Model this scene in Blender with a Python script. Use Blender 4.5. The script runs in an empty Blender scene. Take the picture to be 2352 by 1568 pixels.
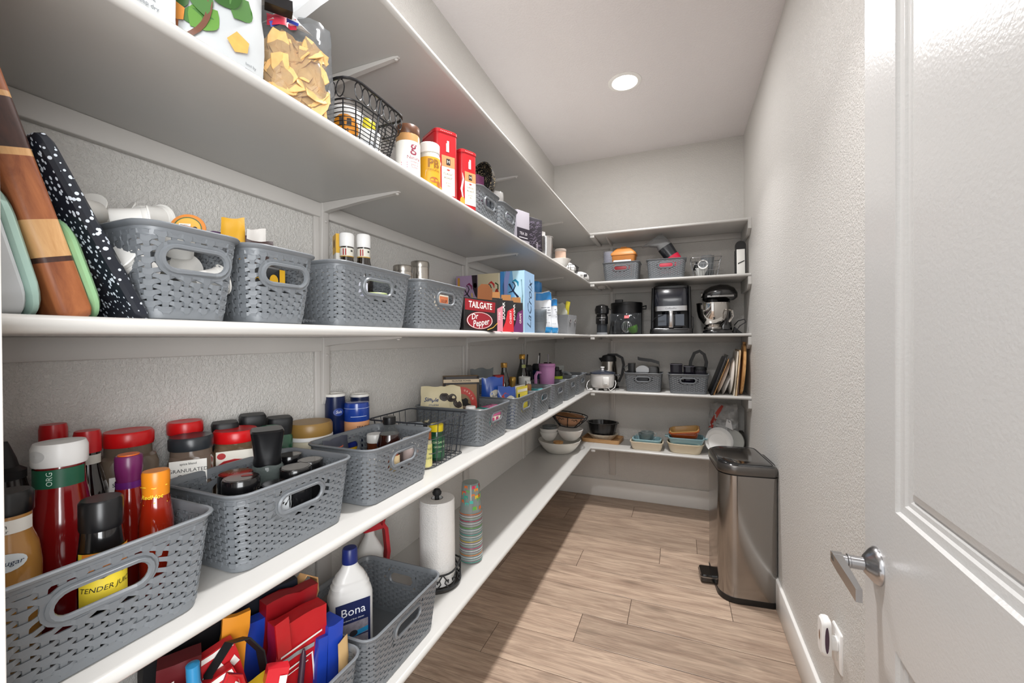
import bpy, math, random
from mathutils import Vector, Matrix, noise
S_ = bpy.context.scene
C = S_.collection
rnd = random.Random(7)
R = math.radians
pi = math.pi

# ---------------------------------------------------------------- camera
cd = bpy.data.cameras.new('camera'); cam = bpy.data.objects.new('camera', cd); C.objects.link(cam)
cd.sensor_width = 36.0; cd.lens = 955.0 / 2352 * 36.0; cd.clip_start = 0.01; cd.clip_end = 50
CF = Vector((-0.37424, 0.92731, -0.00615)); CR = Vector((0.92733, 0.37421, -0.00563)); CU = Vector((0.00292, 0.00781, 0.99997))
cam.matrix_world = Matrix(((CR.x, CU.x, -CF.x, 0.0), (CR.y, CU.y, -CF.y, 0.0), (CR.z, CU.z, -CF.z, 1.3425), (0, 0, 0, 1)))
S_.camera = cam
# ---------------------------------------------------------------- world, lamps, exposure
w = bpy.data.worlds.new('world'); S_.world = w; w.use_nodes = True
w.node_tree.nodes['Background'].inputs[0].default_value = (0.97, 0.985, 1.0, 1)
w.node_tree.nodes['Background'].inputs[1].default_value = 1.1
def lamp(name, loc, size, power, rot=(0, 0, 0), col=(1, 0.99, 0.99), shape='DISK', sy=None, spread=180):
    l = bpy.data.lights.new(name, 'AREA'); l.shape = shape; l.size = size; l.energy = power; l.color = col
    l.spread = R(spread)
    if sy: l.size_y = sy
    o = bpy.data.objects.new(name, l); o.location = loc; o.rotation_euler = rot; C.objects.link(o); return o
LIGHTS = ((-0.30, 2.56), (-0.30, 1.15))
for x, y in LIGHTS:
    lamp('downlight_lamp', (x, y, 2.855), 0.125, 8.2, spread=100)
    lamp('downlight_glow', (x, y, 2.858), 0.125, 8.0, spread=180)
lamp('kitchen_ceiling_lamp', (-0.1, -1.1, 2.75), 1.3, 16.0, (R(28), 0, 0), (1, 0.985, 0.97))
lamp('recess_fill_lamp', (1.15, -1.05, 1.55), 1.3, 58.0, (R(90), 0, R(48)), (0.97, 0.985, 1.0), 'RECTANGLE', 1.7)  # unseen fill lamp, added behind the camera to brighten the left shelf recesses
S_.view_settings.view_transform = 'Standard'; S_.view_settings.look = 'None'
S_.view_settings.exposure = 0.34; S_.view_settings.gamma = 1.0; S_.view_settings.use_curve_mapping = False

# ---------------------------------------------------------------- materials
def lin(h):
    h = h.lstrip('#'); o = []
    for i in (0, 2, 4):
        c = int(h[i:i+2], 16) / 255.0
        o.append(c / 12.92 if c <= 0.04045 else ((c + 0.055) / 1.055) ** 2.4)
    return (o[0], o[1], o[2], 1)
MC = {}
def m(h, rough=0.5, metal=0.0, var=0.06, bump=0.0, bscale=60, coat=0.0, clear=0.0, vscale=None, aniso=0, sss=0):
    k = (h, rough, metal, var, bump, bscale, coat, clear, vscale)
    if k in MC: return MC[k]
    a = bpy.data.materials.new('mat_' + h.strip('#')); a.use_nodes = True
    nt = a.node_tree; N = nt.nodes; L = nt.links; b = N['Principled BSDF']; c = lin(h)
    b.inputs['Roughness'].default_value = rough; b.inputs['Metallic'].default_value = metal
    if coat: b.inputs['Coat Weight'].default_value = coat; b.inputs['Coat Roughness'].default_value = 0.08
    tc = N.new('ShaderNodeTexCoord'); no = N.new('ShaderNodeTexNoise'); no.inputs['Scale'].default_value = vscale or 14; no.inputs['Detail'].default_value = 3
    L.new(tc.outputs['Object'], no.inputs['Vector'])
    mx = N.new('ShaderNodeMix'); mx.data_type = 'RGBA'
    mx.inputs['A'].default_value = (c[0]*(1-var), c[1]*(1-var), c[2]*(1-var), 1)
    mx.inputs['B'].default_value = (min(1, c[0]*(1+var)), min(1, c[1]*(1+var)), min(1, c[2]*(1+var)), 1)
    L.new(no.outputs['Fac'], mx.inputs['Factor']); L.new(mx.outputs['Result'], b.inputs['Base Color'])
    if bump:
        n2 = N.new('ShaderNodeTexNoise'); n2.inputs['Scale'].default_value = bscale; n2.inputs['Detail'].default_value = 2
        L.new(tc.outputs['Object'], n2.inputs['Vector'])
        bp = N.new('ShaderNodeBump'); bp.inputs['Strength'].default_value = bump; bp.inputs['Distance'].default_value = 0.004
        L.new(n2.outputs['Fac'], bp.inputs['Height']); L.new(bp.outputs['Normal'], b.inputs['Normal'])
    if clear:
        for q in ('A', 'B'): mx.inputs[q].default_value = [max(.12, 1.05-clear)*v for v in mx.inputs[q].default_value[:3]] + [1]
        tr = N.new('ShaderNodeBsdfTransparent'); tr.inputs['Color'].default_value = (0.4+0.6*c[0], 0.4+0.6*c[1], 0.4+0.6*c[2], 1)
        ms = N.new('ShaderNodeMixShader'); lw = N.new('ShaderNodeLayerWeight'); lw.inputs['Blend'].default_value = 0.35
        mr = N.new('ShaderNodeMapRange'); mr.inputs['To Min'].default_value = 1 - clear; mr.inputs['To Max'].default_value = min(1, 1.25 - clear * .6)
        L.new(lw.outputs['Facing'], mr.inputs['Value']); L.new(mr.outputs['Result'], ms.inputs['Fac'])
        L.new(tr.outputs['BSDF'], ms.inputs[1]); L.new(b.outputs['BSDF'], ms.inputs[2])
        L.new(ms.outputs['Shader'], N['Material Output'].inputs['Surface'])
    MC[k] = a; return a
def emis(h, s):
    a = bpy.data.materials.new('mat_glow'); a.use_nodes = True; b = a.node_tree.nodes['Principled BSDF']
    b.inputs['Base Color'].default_value = lin(h); b.inputs['Emission Color'].default_value = lin(h); b.inputs['Emission Strength'].default_value = s
    return a
def walltex(name, h, strength, scale, rough, dist=0.003):
    a = bpy.data.materials.new(name); a.use_nodes = True; nt = a.node_tree; N = nt.nodes; L = nt.links; b = N['Principled BSDF']
    tc = N.new('ShaderNodeTexCoord'); n1 = N.new('ShaderNodeTexNoise'); n1.inputs['Scale'].default_value = scale; n1.inputs['Detail'].default_value = 4; n1.inputs['Roughness'].default_value = .6
    n2 = N.new('ShaderNodeTexNoise'); n2.inputs['Scale'].default_value = scale * 2.3; n2.inputs['Detail'].default_value = 3
    L.new(tc.outputs['Object'], n1.inputs['Vector']); L.new(tc.outputs['Object'], n2.inputs['Vector'])
    ad = N.new('ShaderNodeMath'); ad.operation = 'ADD'; rp = N.new('ShaderNodeMapRange'); rp.inputs['From Min'].default_value = .42; rp.inputs['From Max'].default_value = .6
    L.new(n1.outputs['Fac'], rp.inputs['Value']); L.new(rp.outputs['Result'], ad.inputs[0]); L.new(n2.outputs['Fac'], ad.inputs[1])
    bp = N.new('ShaderNodeBump'); bp.inputs['Strength'].default_value = strength; bp.inputs['Distance'].default_value = dist
    L.new(ad.outputs[0], bp.inputs['Height']); L.new(bp.outputs['Normal'], b.inputs['Normal'])
    c = lin(h); mx = N.new('ShaderNodeMix'); mx.data_type = 'RGBA'; n3 = N.new('ShaderNodeTexNoise'); n3.inputs['Scale'].default_value = 1.3
    L.new(tc.outputs['Object'], n3.inputs['Vector']); L.new(n3.outputs['Fac'], mx.inputs['Factor'])
    mx.inputs['A'].default_value = (c[0]*.97, c[1]*.97, c[2]*.97, 1); mx.inputs['B'].default_value = (c[0]*1.03, c[1]*1.03, c[2]*1.03, 1)
    L.new(mx.outputs['Result'], b.inputs['Base Color']); b.inputs['Roughness'].default_value = rough
    return a
def woodmat(name, h1, h2, axis=0, stretch=9, scale=5.0, rough=0.45, knots=False, seed=0.0):
    a = bpy.data.materials.new(name); a.use_nodes = True; nt = a.node_tree; N = nt.nodes; L = nt.links; b = N['Principled BSDF']
    tc = N.new('ShaderNodeTexCoord'); mp = N.new('ShaderNodeMapping'); sc = [scale * stretch] * 3; sc[axis] = scale
    oi = N.new('ShaderNodeObjectInfo'); vm = N.new('ShaderNodeVectorMath'); vm.operation = 'SCALE'; vm.inputs['Scale'].default_value = 7.0
    cb = N.new('ShaderNodeCombineXYZ'); L.new(oi.outputs['Random'], cb.inputs[0]); L.new(oi.outputs['Random'], cb.inputs[1]); L.new(cb.outputs[0], vm.inputs[0])
    av = N.new('ShaderNodeVectorMath'); L.new(tc.outputs['Object'], av.inputs[0]); L.new(vm.outputs[0], av.inputs[1])
    mp.inputs['Scale'].default_value = sc; mp.inputs['Location'].default_value = (seed, seed * .7, 0); L.new(av.outputs[0], mp.inputs['Vector'])
    n1 = N.new('ShaderNodeTexNoise'); n1.inputs['Scale'].default_value = 1.0; n1.inputs['Detail'].default_value = 6; n1.inputs['Roughness'].default_value = .65; n1.inputs['Distortion'].default_value = 1.1
    L.new(mp.outputs[0], n1.inputs['Vector'])
    cr = N.new('ShaderNodeValToRGB'); cr.color_ramp.elements[0].position = .32; cr.color_ramp.elements[1].position = .68
    cr.color_ramp.elements[0].color = lin(h1); cr.color_ramp.elements[1].color = lin(h2); L.new(n1.outputs['Fac'], cr.inputs['Fac'])
    out = cr.outputs['Color']
    if knots:
        hs = N.new('ShaderNodeHueSaturation'); mr = N.new('ShaderNodeMapRange'); mr.inputs['To Min'].default_value = .82; mr.inputs['To Max'].default_value = 1.16
        L.new(oi.outputs['Random'], mr.inputs['Value']); L.new(mr.outputs[0], hs.inputs['Value']); L.new(out, hs.inputs['Color'])
        m2 = N.new('ShaderNodeMapping'); m2.inputs['Scale'].default_value = (3.2, 9.5, 1); L.new(av.outputs[0], m2.inputs['Vector'])
        wv = N.new('ShaderNodeTexVoronoi'); wv.inputs['Scale'].default_value = 1.0; L.new(m2.outputs[0], wv.inputs['Vector'])
        kr = N.new('ShaderNodeMapRange'); kr.inputs['From Min'].default_value = .02; kr.inputs['From Max'].default_value = .22; kr.inputs['To Min'].default_value = .62
        L.new(wv.outputs['Distance'], kr.inputs['Value'])
        mu = N.new('ShaderNodeMix'); mu.data_type = 'RGBA'; mu.blend_type = 'MULTIPLY'; mu.inputs['Factor'].default_value = 1
        m3 = N.new('ShaderNodeMapping'); m3.inputs['Scale'].default_value = (7, 170, 1); L.new(av.outputs[0], m3.inputs['Vector'])
        n3 = N.new('ShaderNodeTexNoise'); n3.inputs['Scale'].default_value = 1.0; n3.inputs['Detail'].default_value = 4; n3.inputs['Distortion'].default_value = .6; L.new(m3.outputs[0], n3.inputs['Vector'])
        fr = N.new('ShaderNodeMapRange'); fr.inputs['From Min'].default_value = .36; fr.inputs['From Max'].default_value = .58; fr.inputs['To Min'].default_value = .78; fr.inputs['To Max'].default_value = 1.06; L.new(n3.outputs['Fac'], fr.inputs['Value'])
        kk = N.new('ShaderNodeMath'); kk.operation = 'MULTIPLY'; L.new(kr.outputs[0], kk.inputs[0]); L.new(fr.outputs[0], kk.inputs[1])
        L.new(hs.outputs[0], mu.inputs['A']); L.new(kk.outputs[0], mu.inputs['B']); out = mu.outputs['Result']
        bp = N.new('ShaderNodeBump'); bp.inputs['Strength'].default_value = .15; bp.inputs['Distance'].default_value = .001
        L.new(n1.outputs['Fac'], bp.inputs['Height']); L.new(bp.outputs[0], b.inputs['Normal'])
    L.new(out, b.inputs['Base Color']); b.inputs['Roughness'].default_value = rough
    return a
def speckmat(name, base, spot, scale, cut, rough=.35):
    a = bpy.data.materials.new(name); a.use_nodes = True; nt = a.node_tree; N = nt.nodes; L = nt.links; b = N['Principled BSDF']
    tc = N.new('ShaderNodeTexCoord'); v = N.new('ShaderNodeTexVoronoi'); v.inputs['Scale'].default_value = scale; v.inputs['Randomness'].default_value = 1
    L.new(tc.outputs['Object'], v.inputs['Vector'])
    nz = N.new('ShaderNodeTexNoise'); nz.inputs['Scale'].default_value = scale * .22; L.new(tc.outputs['Object'], nz.inputs['Vector'])
    ml = N.new('ShaderNodeMath'); ml.operation = 'MULTIPLY'; ml.inputs[1].default_value = cut * 2; L.new(nz.outputs['Fac'], ml.inputs[0])
    lt = N.new('ShaderNodeMath'); lt.operation = 'LESS_THAN'; L.new(v.outputs['Distance'], lt.inputs[0]); L.new(ml.outputs[0], lt.inputs[1])
    mx = N.new('ShaderNodeMix'); mx.data_type = 'RGBA'; mx.inputs['A'].default_value = lin(base); mx.inputs['B'].default_value = lin(spot)
    L.new(lt.outputs[0], mx.inputs['Factor']); L.new(mx.outputs['Result'], b.inputs['Base Color']); b.inputs['Roughness'].default_value = rough
    return a

# ---------------------------------------------------------------- geometry helpers
def rr(wd, dp, r, n=3, ox=0.0, oy=0.0):
    r = max(1e-4, min(r, wd/2 - 1e-4, dp/2 - 1e-4)); P = []
    for (cx, cy, a0) in ((wd/2-r, -dp/2+r, -90), (wd/2-r, dp/2-r, 0), (-wd/2+r, dp/2-r, 90), (-wd/2+r, -dp/2+r, 180)):
        for i in range(n+1):
            a = R(a0 + 90.0*i/n); P.append((ox + cx + r*math.cos(a), oy + cy + r*math.sin(a)))
    return P
class G:
    def __init__(s): s.v = []; s.f = []
    def add(s, v, f, M=None):
        o = len(s.v)
        s.v += [tuple(M @ Vector(p)) for p in v] if M else [tuple(p) for p in v]
        s.f += [tuple(i+o for i in q) for q in f]; return s
    def loft(s, rings, c0=True, c1=True, M=None, closed=True):
        n = len(rings[0]); v = [p for r in rings for p in r]; f = []
        for k in range(len(rings)-1):
            for i in range(n if closed else n-1):
                j = (i+1) % n; f.append((k*n+i, k*n+j, (k+1)*n+j, (k+1)*n+i))
        if c0: f.append(tuple(range(n-1, -1, -1)))
        if c1: f.append(tuple((len(rings)-1)*n + i for i in range(n)))
        return s.add(v, f, M)
    def box(s, x0, x1, y0, y1, z0, z1, b=0.0, M=None, n=2):
        cx, cy, W, D = (x0+x1)/2, (y0+y1)/2, x1-x0, y1-y0
        if b <= 0:
            v = [(x, y, z) for z in (z0, z1) for x, y in ((x0, y0), (x1, y0), (x1, y1), (x0, y1))]
            return s.add(v, [(3, 2, 1, 0), (4, 5, 6, 7), (0, 1, 5, 4), (1, 2, 6, 5), (2, 3, 7, 6), (3, 0, 4, 7)], M)
        h = b * .3
        return s.rb([(z0, W-2*b, D-2*b, b*.6), (z0+h, W-2*h, D-2*h, b), (z0+b, W, D, b), (z1-b, W, D, b), (z1-h, W-2*h, D-2*h, b), (z1, W-2*b, D-2*b, b*.6)], n, M, cx, cy)
    def rb(s, prof, n=3, M=None, cx=0.0, cy=0.0, c0=True, c1=True):
        return s.loft([[(x, y, p[0]) for x, y in rr(p[1], p[2], p[3], n, cx + (p[4] if len(p) > 4 else 0), cy + (p[5] if len(p) > 5 else 0))] for p in prof], c0, c1, M)
    def lathe(s, prof, n=24, M=None, c0=True, c1=True, cx=0.0, cy=0.0, sx=1.0, sy=1.0, fl=None):
        rings = []
        for r, z in prof:
            rings.append([(cx + sx*r*(1 + (fl(i/n) if fl else 0))*math.cos(2*pi*i/n), cy + sy*r*(1 + (fl(i/n) if fl else 0))*math.sin(2*pi*i/n), z) for i in range(n)])
        return s.loft(rings, c0 and prof[0][0] > 1e-6, c1 and prof[-1][0] > 1e-6, M)
    def tube(s, pts, r, n=6, closed=False, M=None):
        P = [Vector(p) for p in pts]; k = len(P); rings = []; up = None
        for i in range(k):
            a = P[(i-1) % k] if (closed or i > 0) else P[i]; b = P[(i+1) % k] if (closed or i < k-1) else P[i]
            t = (b - a).normalized()
            if up is None:
                up = t.orthogonal().normalized()
            else:
                up = (up - t * up.dot(t)); up = up.normalized() if up.length > 1e-6 else t.orthogonal().normalized()
            q = t.cross(up); rad = r[i] if isinstance(r, (list, tuple)) else r
            rings.append([P[i] + (up*math.cos(2*pi*j/n) + q*math.sin(2*pi*j/n))*rad for j in range(n)])
        if closed: rings.append(rings[0])
        return s.loft(rings, not closed, not closed, M)
    def ribbon(s, pts, wv, th, M=None):
        P = [Vector(p) for p in pts]; wv = Vector(wv); rings = []
        for i in range(len(P)):
            t = (P[min(i+1, len(P)-1)] - P[max(i-1, 0)]).normalized(); nn = t.cross(wv).normalized()*th/2; h = wv/2
            rings.append([P[i]-h-nn, P[i]+h-nn, P[i]+h+nn, P[i]-h+nn])
        return s.loft(rings, True, True, M)
    def obj(s, name, mt, parent=None, loc=None, rot=None, smooth=40):
        me = bpy.data.meshes.new(name); me.from_pydata([tuple(p) for p in s.v], [], s.f); me.materials.append(mt)
        o = bpy.data.objects.new(name, me); C.objects.link(o)
        if smooth:
            me.polygons.foreach_set('use_smooth', [True]*len(me.polygons))
            try: me.set_sharp_from_angle(angle=R(smooth))
            except Exception: pass
        me.update()
        if parent is not None: o.parent = parent
        if loc is not None: o.location = loc
        if rot is not None: o.rotation_euler = rot
        return o
def T(name, label, cat, loc=(0, 0, 0), rz=0.0, group=None, rx=0.0, ry=0.0):
    o = bpy.data.objects.new(name, None); C.objects.link(o); o.empty_display_size = .05
    o.location = loc; o.rotation_euler = (R(rx), R(ry), R(rz)); return tag(o, label, cat, group)
def tag(o, label=None, cat=None, group=None, kind=None):
    if label: o['label'] = label
    if cat: o['category'] = cat
    if group: o['group'] = group
    if kind: o['kind'] = kind
    return o
def st(o, label=None):
    o['kind'] = 'structure'
    if label: o['label'] = label
    return o
def dup(o, loc=None, rz=None, label=None, parent=None):
    c = o.copy(); C.objects.link(c)
    if parent is not None: c.parent = parent
    if loc is not None: c.location = loc
    if rz is not None: c.rotation_euler = (c.rotation_euler[0], c.rotation_euler[1], R(rz))
    if label: c['label'] = label
    for k in list(o.children): dup(k, parent=c)
    return c
# surface maps: (x right, y up, d outwards) -> local point
def face(a, o):
    a = R(a); n = Vector((math.cos(a), math.sin(a), 0)); r = Vector((-math.sin(a), math.cos(a), 0)); o = Vector(o)
    return lambda x, y, d: o + r*x + Vector((0, 0, y)) + n*d
def flat(a, o):
    a = R(a); r = Vector((math.cos(a), math.sin(a), 0)); u = Vector((-math.sin(a), math.cos(a), 0)); o = Vector(o)
    return lambda x, y, d: o + r*x + u*y + Vector((0, 0, d))
def cyl(r, a, z0, cx=0.0, cy=0.0):
    return lambda x, y, d: Vector((cx + (r+d)*math.cos(R(a)+x/r), cy + (r+d)*math.sin(R(a)+x/r), z0+y))
def s_rect(x0, x1, y0, y1, nx=1, ny=1):
    v = [(x0+(x1-x0)*i/nx, y0+(y1-y0)*j/ny) for j in range(ny+1) for i in range(nx+1)]
    return v, [(j*(nx+1)+i, j*(nx+1)+i+1, (j+1)*(nx+1)+i+1, (j+1)*(nx+1)+i) for j in range(ny) for i in range(nx)]
def s_disc(cx, cy, rx, ry=None, n=20, rings=1, r0=0.0):
    ry = ry or rx; v = []; f = []
    ks = [r0 + (1-r0)*k/rings for k in range(rings+1)]
    for k in ks: v += [(cx+rx*k*math.cos(2*pi*i/n), cy+ry*k*math.sin(2*pi*i/n)) for i in range(n)]
    for k in range(rings):
        for i in range(n): f.append((k*n+i, k*n+(i+1) % n, (k+1)*n+(i+1) % n, (k+1)*n+i))
    if r0 == 0: f = [(q[0], q[2], q[3]) if q[0] < n else q for q in f]
    return v, [q[::-1] for q in f]
def s_poly(p): return list(p), [tuple(range(len(p)))]
def s_stroke(p, w):
    v = []; f = []
    for i, (x, y) in enumerate(p):
        a = p[max(0, i-1)]; b = p[min(len(p)-1, i+1)]; dx, dy = b[0]-a[0], b[1]-a[1]; l = math.hypot(dx, dy) or 1
        ww = w[i] if isinstance(w, (list, tuple)) else w
        v += [(x+dy/l*ww/2, y-dx/l*ww/2), (x-dy/l*ww/2, y+dx/l*ww/2)]
        if i: f.append((2*i-2, 2*i, 2*i+1, 2*i-1))
    return v, f
TX = {}
def s_text(s, size, cx=0.0, cy=0.0, rot=0.0, shear=0.0, bold=0.0, sx=1.0, al='CENTER'):
    k = (s, shear, bold, al)
    if k not in TX:
        cu = bpy.data.curves.new('t', 'FONT'); cu.body = s; cu.size = 1; cu.align_x = al; cu.align_y = 'CENTER'; cu.shear = shear; cu.resolution_u = 2; cu.offset = bold
        ob = bpy.data.objects.new('t', cu); C.objects.link(ob); bpy.context.view_layer.update()
        me = bpy.data.meshes.new_from_object(ob.evaluated_get(bpy.context.evaluated_depsgraph_get()))
        TX[k] = ([(p.co.x, p.co.y) for p in me.vertices], [tuple(p.vertices) for p in me.polygons])
        bpy.data.objects.remove(ob); bpy.data.curves.remove(cu); bpy.data.meshes.remove(me)
    v, f = TX[k]; c, q = math.cos(R(rot)), math.sin(R(rot))
    return [(cx + size*(sx*x*c - y*q), cy + size*(sx*x*q + y*c)) for x, y in v], f
def dec(parent, name, mt, mp, shapes, d=0.0006, label=None):
    g = G()
    for v, f in shapes: g.add([mp(x, y, d) for x, y in v], f)
    o = g.obj(name, mt, parent, smooth=60)
    if label: o['label'] = label
    return o
def wrap(parent, name, mt, r, a, z0, z1, half, d=0.0006, cx=0.0, cy=0.0, n=12):
    return dec(parent, name, mt, cyl(r, a, 0, cx, cy), [s_rect(-R(half)*r, R(half)*r, z0, z1, n, 1)], d)
def sheet(fn, nu, nv, th=0.0):
    # closed thin solid from a mid-surface fn(u,v)->Vector, u,v in 0..1
    g = G(); P = [[Vector(fn(i/nu, j/nv)) for i in range(nu+1)] for j in range(nv+1)]
    def nrm(i, j):
        a = P[j][min(i+1, nu)] - P[j][max(i-1, 0)]; b = P[min(j+1, nv)][i] - P[max(j-1, 0)][i]; c = a.cross(b)
        return c.normalized() if c.length > 1e-9 else Vector((0, 0, 1))
    v = []; f = []; W = nu+1; K = W*(nv+1)
    for sg in (1, -1): v += [P[j][i] + nrm(i, j)*th/2*sg for j in range(nv+1) for i in range(W)]
    for j in range(nv):
        for i in range(nu):
            q = (j*W+i, j*W+i+1, (j+1)*W+i+1, (j+1)*W+i); f.append(q); f.append(tuple(K+k for k in q[::-1]))
    bd = [i for i in range(W)] + [j*W+nu for j in range(1, nv+1)] + [nv*W+i for i in range(nu-1, -1, -1)] + [j*W for j in range(nv-1, 0, -1)]
    for a, b in zip(bd, bd[1:]+bd[:1]): f.append((b, a, K+a, K+b))
    return g.add(v, f)
def nz(x, y, z, s=0): return noise.noise(Vector((x+s*13.7, y-s*7.1, z+s*3.3)))
def pouch_map(a, o, wd, h, t, tilt=0.0, crump=0.004, seed=0, top=1.0):
    # filled bag: returns front map and a builder; x right, y up from base centre
    a = R(a); r = Vector((-math.sin(a), math.cos(a), 0)); nn = Vector((math.cos(a), math.sin(a), 0)); up = Vector((0, 0, 1)); o = Vector(o)
    up2 = up*math.cos(R(tilt)) - nn*math.sin(R(tilt)); n2 = nn*math.cos(R(tilt)) + up*math.sin(R(tilt))
    def prof(x, y):
        u = max(-1, min(1, 2*x/wd)); v = max(0, min(1, y/h))
        return t/2 * max(0, 1-abs(u)**2.6)**.7 * (min(1, (v+.03)/.16)**.5) * (1 - top*max(0, (v-.55)/.45)**1.3 * .97)
    def pt(x, y, d, sg):
        v = y/h; pf = prof(x, y); k = .3 + min(1, pf/(t*.3+1e-6))
        z = pf*sg + (abs(nz(x*30, y*30, sg, seed))-.22)*crump*2.2*k + nz(x*14, y*14, 5, seed)*crump*1.6
        xx = x*(1 + .06*nz(sg*0, y*22, 2, seed) - .07*v*v*top); yy = y + v*v*h*(.05*nz(x*28, 0, 7, seed) + .03*nz(x*60, 0, 9, seed))
        return o + r*xx + up2*yy + n2*(z + d*sg)
    def build(nu=12, nv=14):
        g = G(); W = nu+1; v = []; f = []
        for sg in (1, -1): v += [pt(-wd/2+wd*i/nu, h*j/nv, 0, sg) for j in range(nv+1) for i in range(W)]
        K = W*(nv+1)
        for j in range(nv):
            for i in range(nu):
                q = (j*W+i, j*W+i+1, (j+1)*W+i+1, (j+1)*W+i); f.append(q); f.append(tuple(K+k for k in q[::-1]))
        bd = [i for i in range(W)] + [j*W+nu for j in range(1, nv+1)] + [nv*W+i for i in range(nu-1, -1, -1)] + [j*W for j in range(nv-1, 0, -1)]
        for p, q in zip(bd, bd[1:]+bd[:1]): f.append((q, p, K+p, K+q))
        return g.add(v, f)
    return (lambda x, y, d: pt(x, y, d, 1)), build
def arc(cx, cy, r, a0, a1, n=10): return [(cx+r*math.cos(R(a0+(a1-a0)*i/n)), cy+r*math.sin(R(a0+(a1-a0)*i/n))) for i in range(n+1)]
# ---------------------------------------------------------------- the room
XL, XR, YB, YF, ZC = -1.0293, 0.4505, 3.5711, 0.17, 2.8688
WALLM = walltex('wall_paint', '#dad7d2', .55, 150, .42)
CEILM = walltex('ceiling_paint', '#ebe6e6', .35, 90, .55)
WH = m('#bfbdb9', .26, var=.02)
TRIM = m('#e6e4e0', .3, var=.02)
DOORM = m('#cbcac8', .27, var=.01, bump=.12, bscale=180)
st(G().box(XL-.1, XL, -.1, YB+.1, 0, ZC+.1).obj('wall_left', WALLM))
st(G().box(XL, XR, YB, YB+.1, 0, ZC+.1).obj('wall_back', WALLM))
st(G().box(XR, XR+.1, 0.05, YB+.1, 0, ZC+.1).obj('wall_right', WALLM))
g = G().box(XL, -.56, .05, YF, 0, ZC).box(.335, XR, .05, YF, 0, ZC).box(-.56, .335, .05, YF, 2.47, ZC)
st(g.obj('wall_front', WALLM))
st(G().box(XL-.1, XR+.1, 0.05, YB+.1, ZC, ZC+.1).obj('ceiling', CEILM))
fl = st(G().box(XL-.1, XR+.1, -1.6, YB+.1, -.04, -.0035).obj('floor', m('#4c3b2f', .7)))
PL = woodmat('plank_wood', '#957e6d', '#bfa893', 0, 8, 3.0, .42, True)
JO = {6: -.34, 5: -.81, 4: .097, 3: -.117, 2: -.572, 1: .23, 0: -.234, -1: -.4436, -2: -.80}
g0 = .0014
for k in range(-18, 8):
    y0 = 2.003 + .2035*k; y1 = min(y0+.2035, YB)
    if y1 - y0 < .02: continue
    j = JO.get(k, -.9 + ((k*0.437) % 1)*1.2); cuts = sorted(x for x in (j-2.44, j-1.22, j, j+1.22, j+2.44) if XL+.01 < x < XR-.01)
    xs = [XL] + cuts + [XR]
    for a, b in zip(xs, xs[1:]):
        q = []
        for z, i in ((-.0034, g0), (-.0006, g0), (0, g0+.0016)): q.append([(a+i, y0+i, z), (b-i, y0+i, z), (b-i, y1-i, z), (a+i, y1-i, z)])
        cx, cy = (a+b)/2, (y0+y1)/2
        G().loft([[(x-cx, y-cy, z) for x, y, z in r] for r in q], False).obj('plank', PL, fl, (cx, cy, 0), smooth=0)
def board(nm, x0, x1, y0, y1, h=.149):
    o = st(G().box(x0, x1, y0, y1, 0, h, .003).obj(nm, TRIM)); return o
board('baseboard_right', XR-.0145, XR, YF, YB-.0145); board('baseboard_back', XL+.0145, XR-.0005, YB-.0145, YB); board('baseboard_left', XL, XL+.0145, YF, YB)
st(G().box(-.56, -.545, .0, .1695, 0, 2.47, .002).obj('trim_1', TRIM))
st(G().box(-.545, .32, .0, .1695, 2.455, 2.47, .002).obj('trim_2', TRIM))
st(G().box(.32, .335, .0, .1695, 0, 2.47, .002).obj('trim_3', TRIM))
STM = m('#c9c5c0', .4, var=.02)
for i, y in enumerate((.97, 1.895, 2.755)):
    st(G().box(XL, XL+.010, y-.028, y+.028, .20, 2.13, .002).obj('trim_%d' % (4+i), STM))
st(G().box(-.556, -.503, YB-.010, YB, .192, 2.13, .002).obj('trim_7', STM))
# ---------------------------------------------------------------- ceiling lights
GL = emis('#fffaf4', 14)
for i, (x, y) in enumerate(LIGHTS):
    t = T('downlight', ('round recessed ceiling light glowing at the far half of the room', 'round recessed ceiling light over the door end of the room')[i], 'ceiling light', (x, y, ZC), group=None)
    G().lathe([(.070, -.001), (.074, -.006), (.090, -.0065), (.096, -.003), (.0965, 0)], 40, c0=False, c1=False).obj('trim_ring', m('#f4f2ee', .35), t)
    G().lathe([(.001, -.0022), (.0705, -.0020)], 40, c0=True, c1=False).obj('lens', GL, t)
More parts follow.
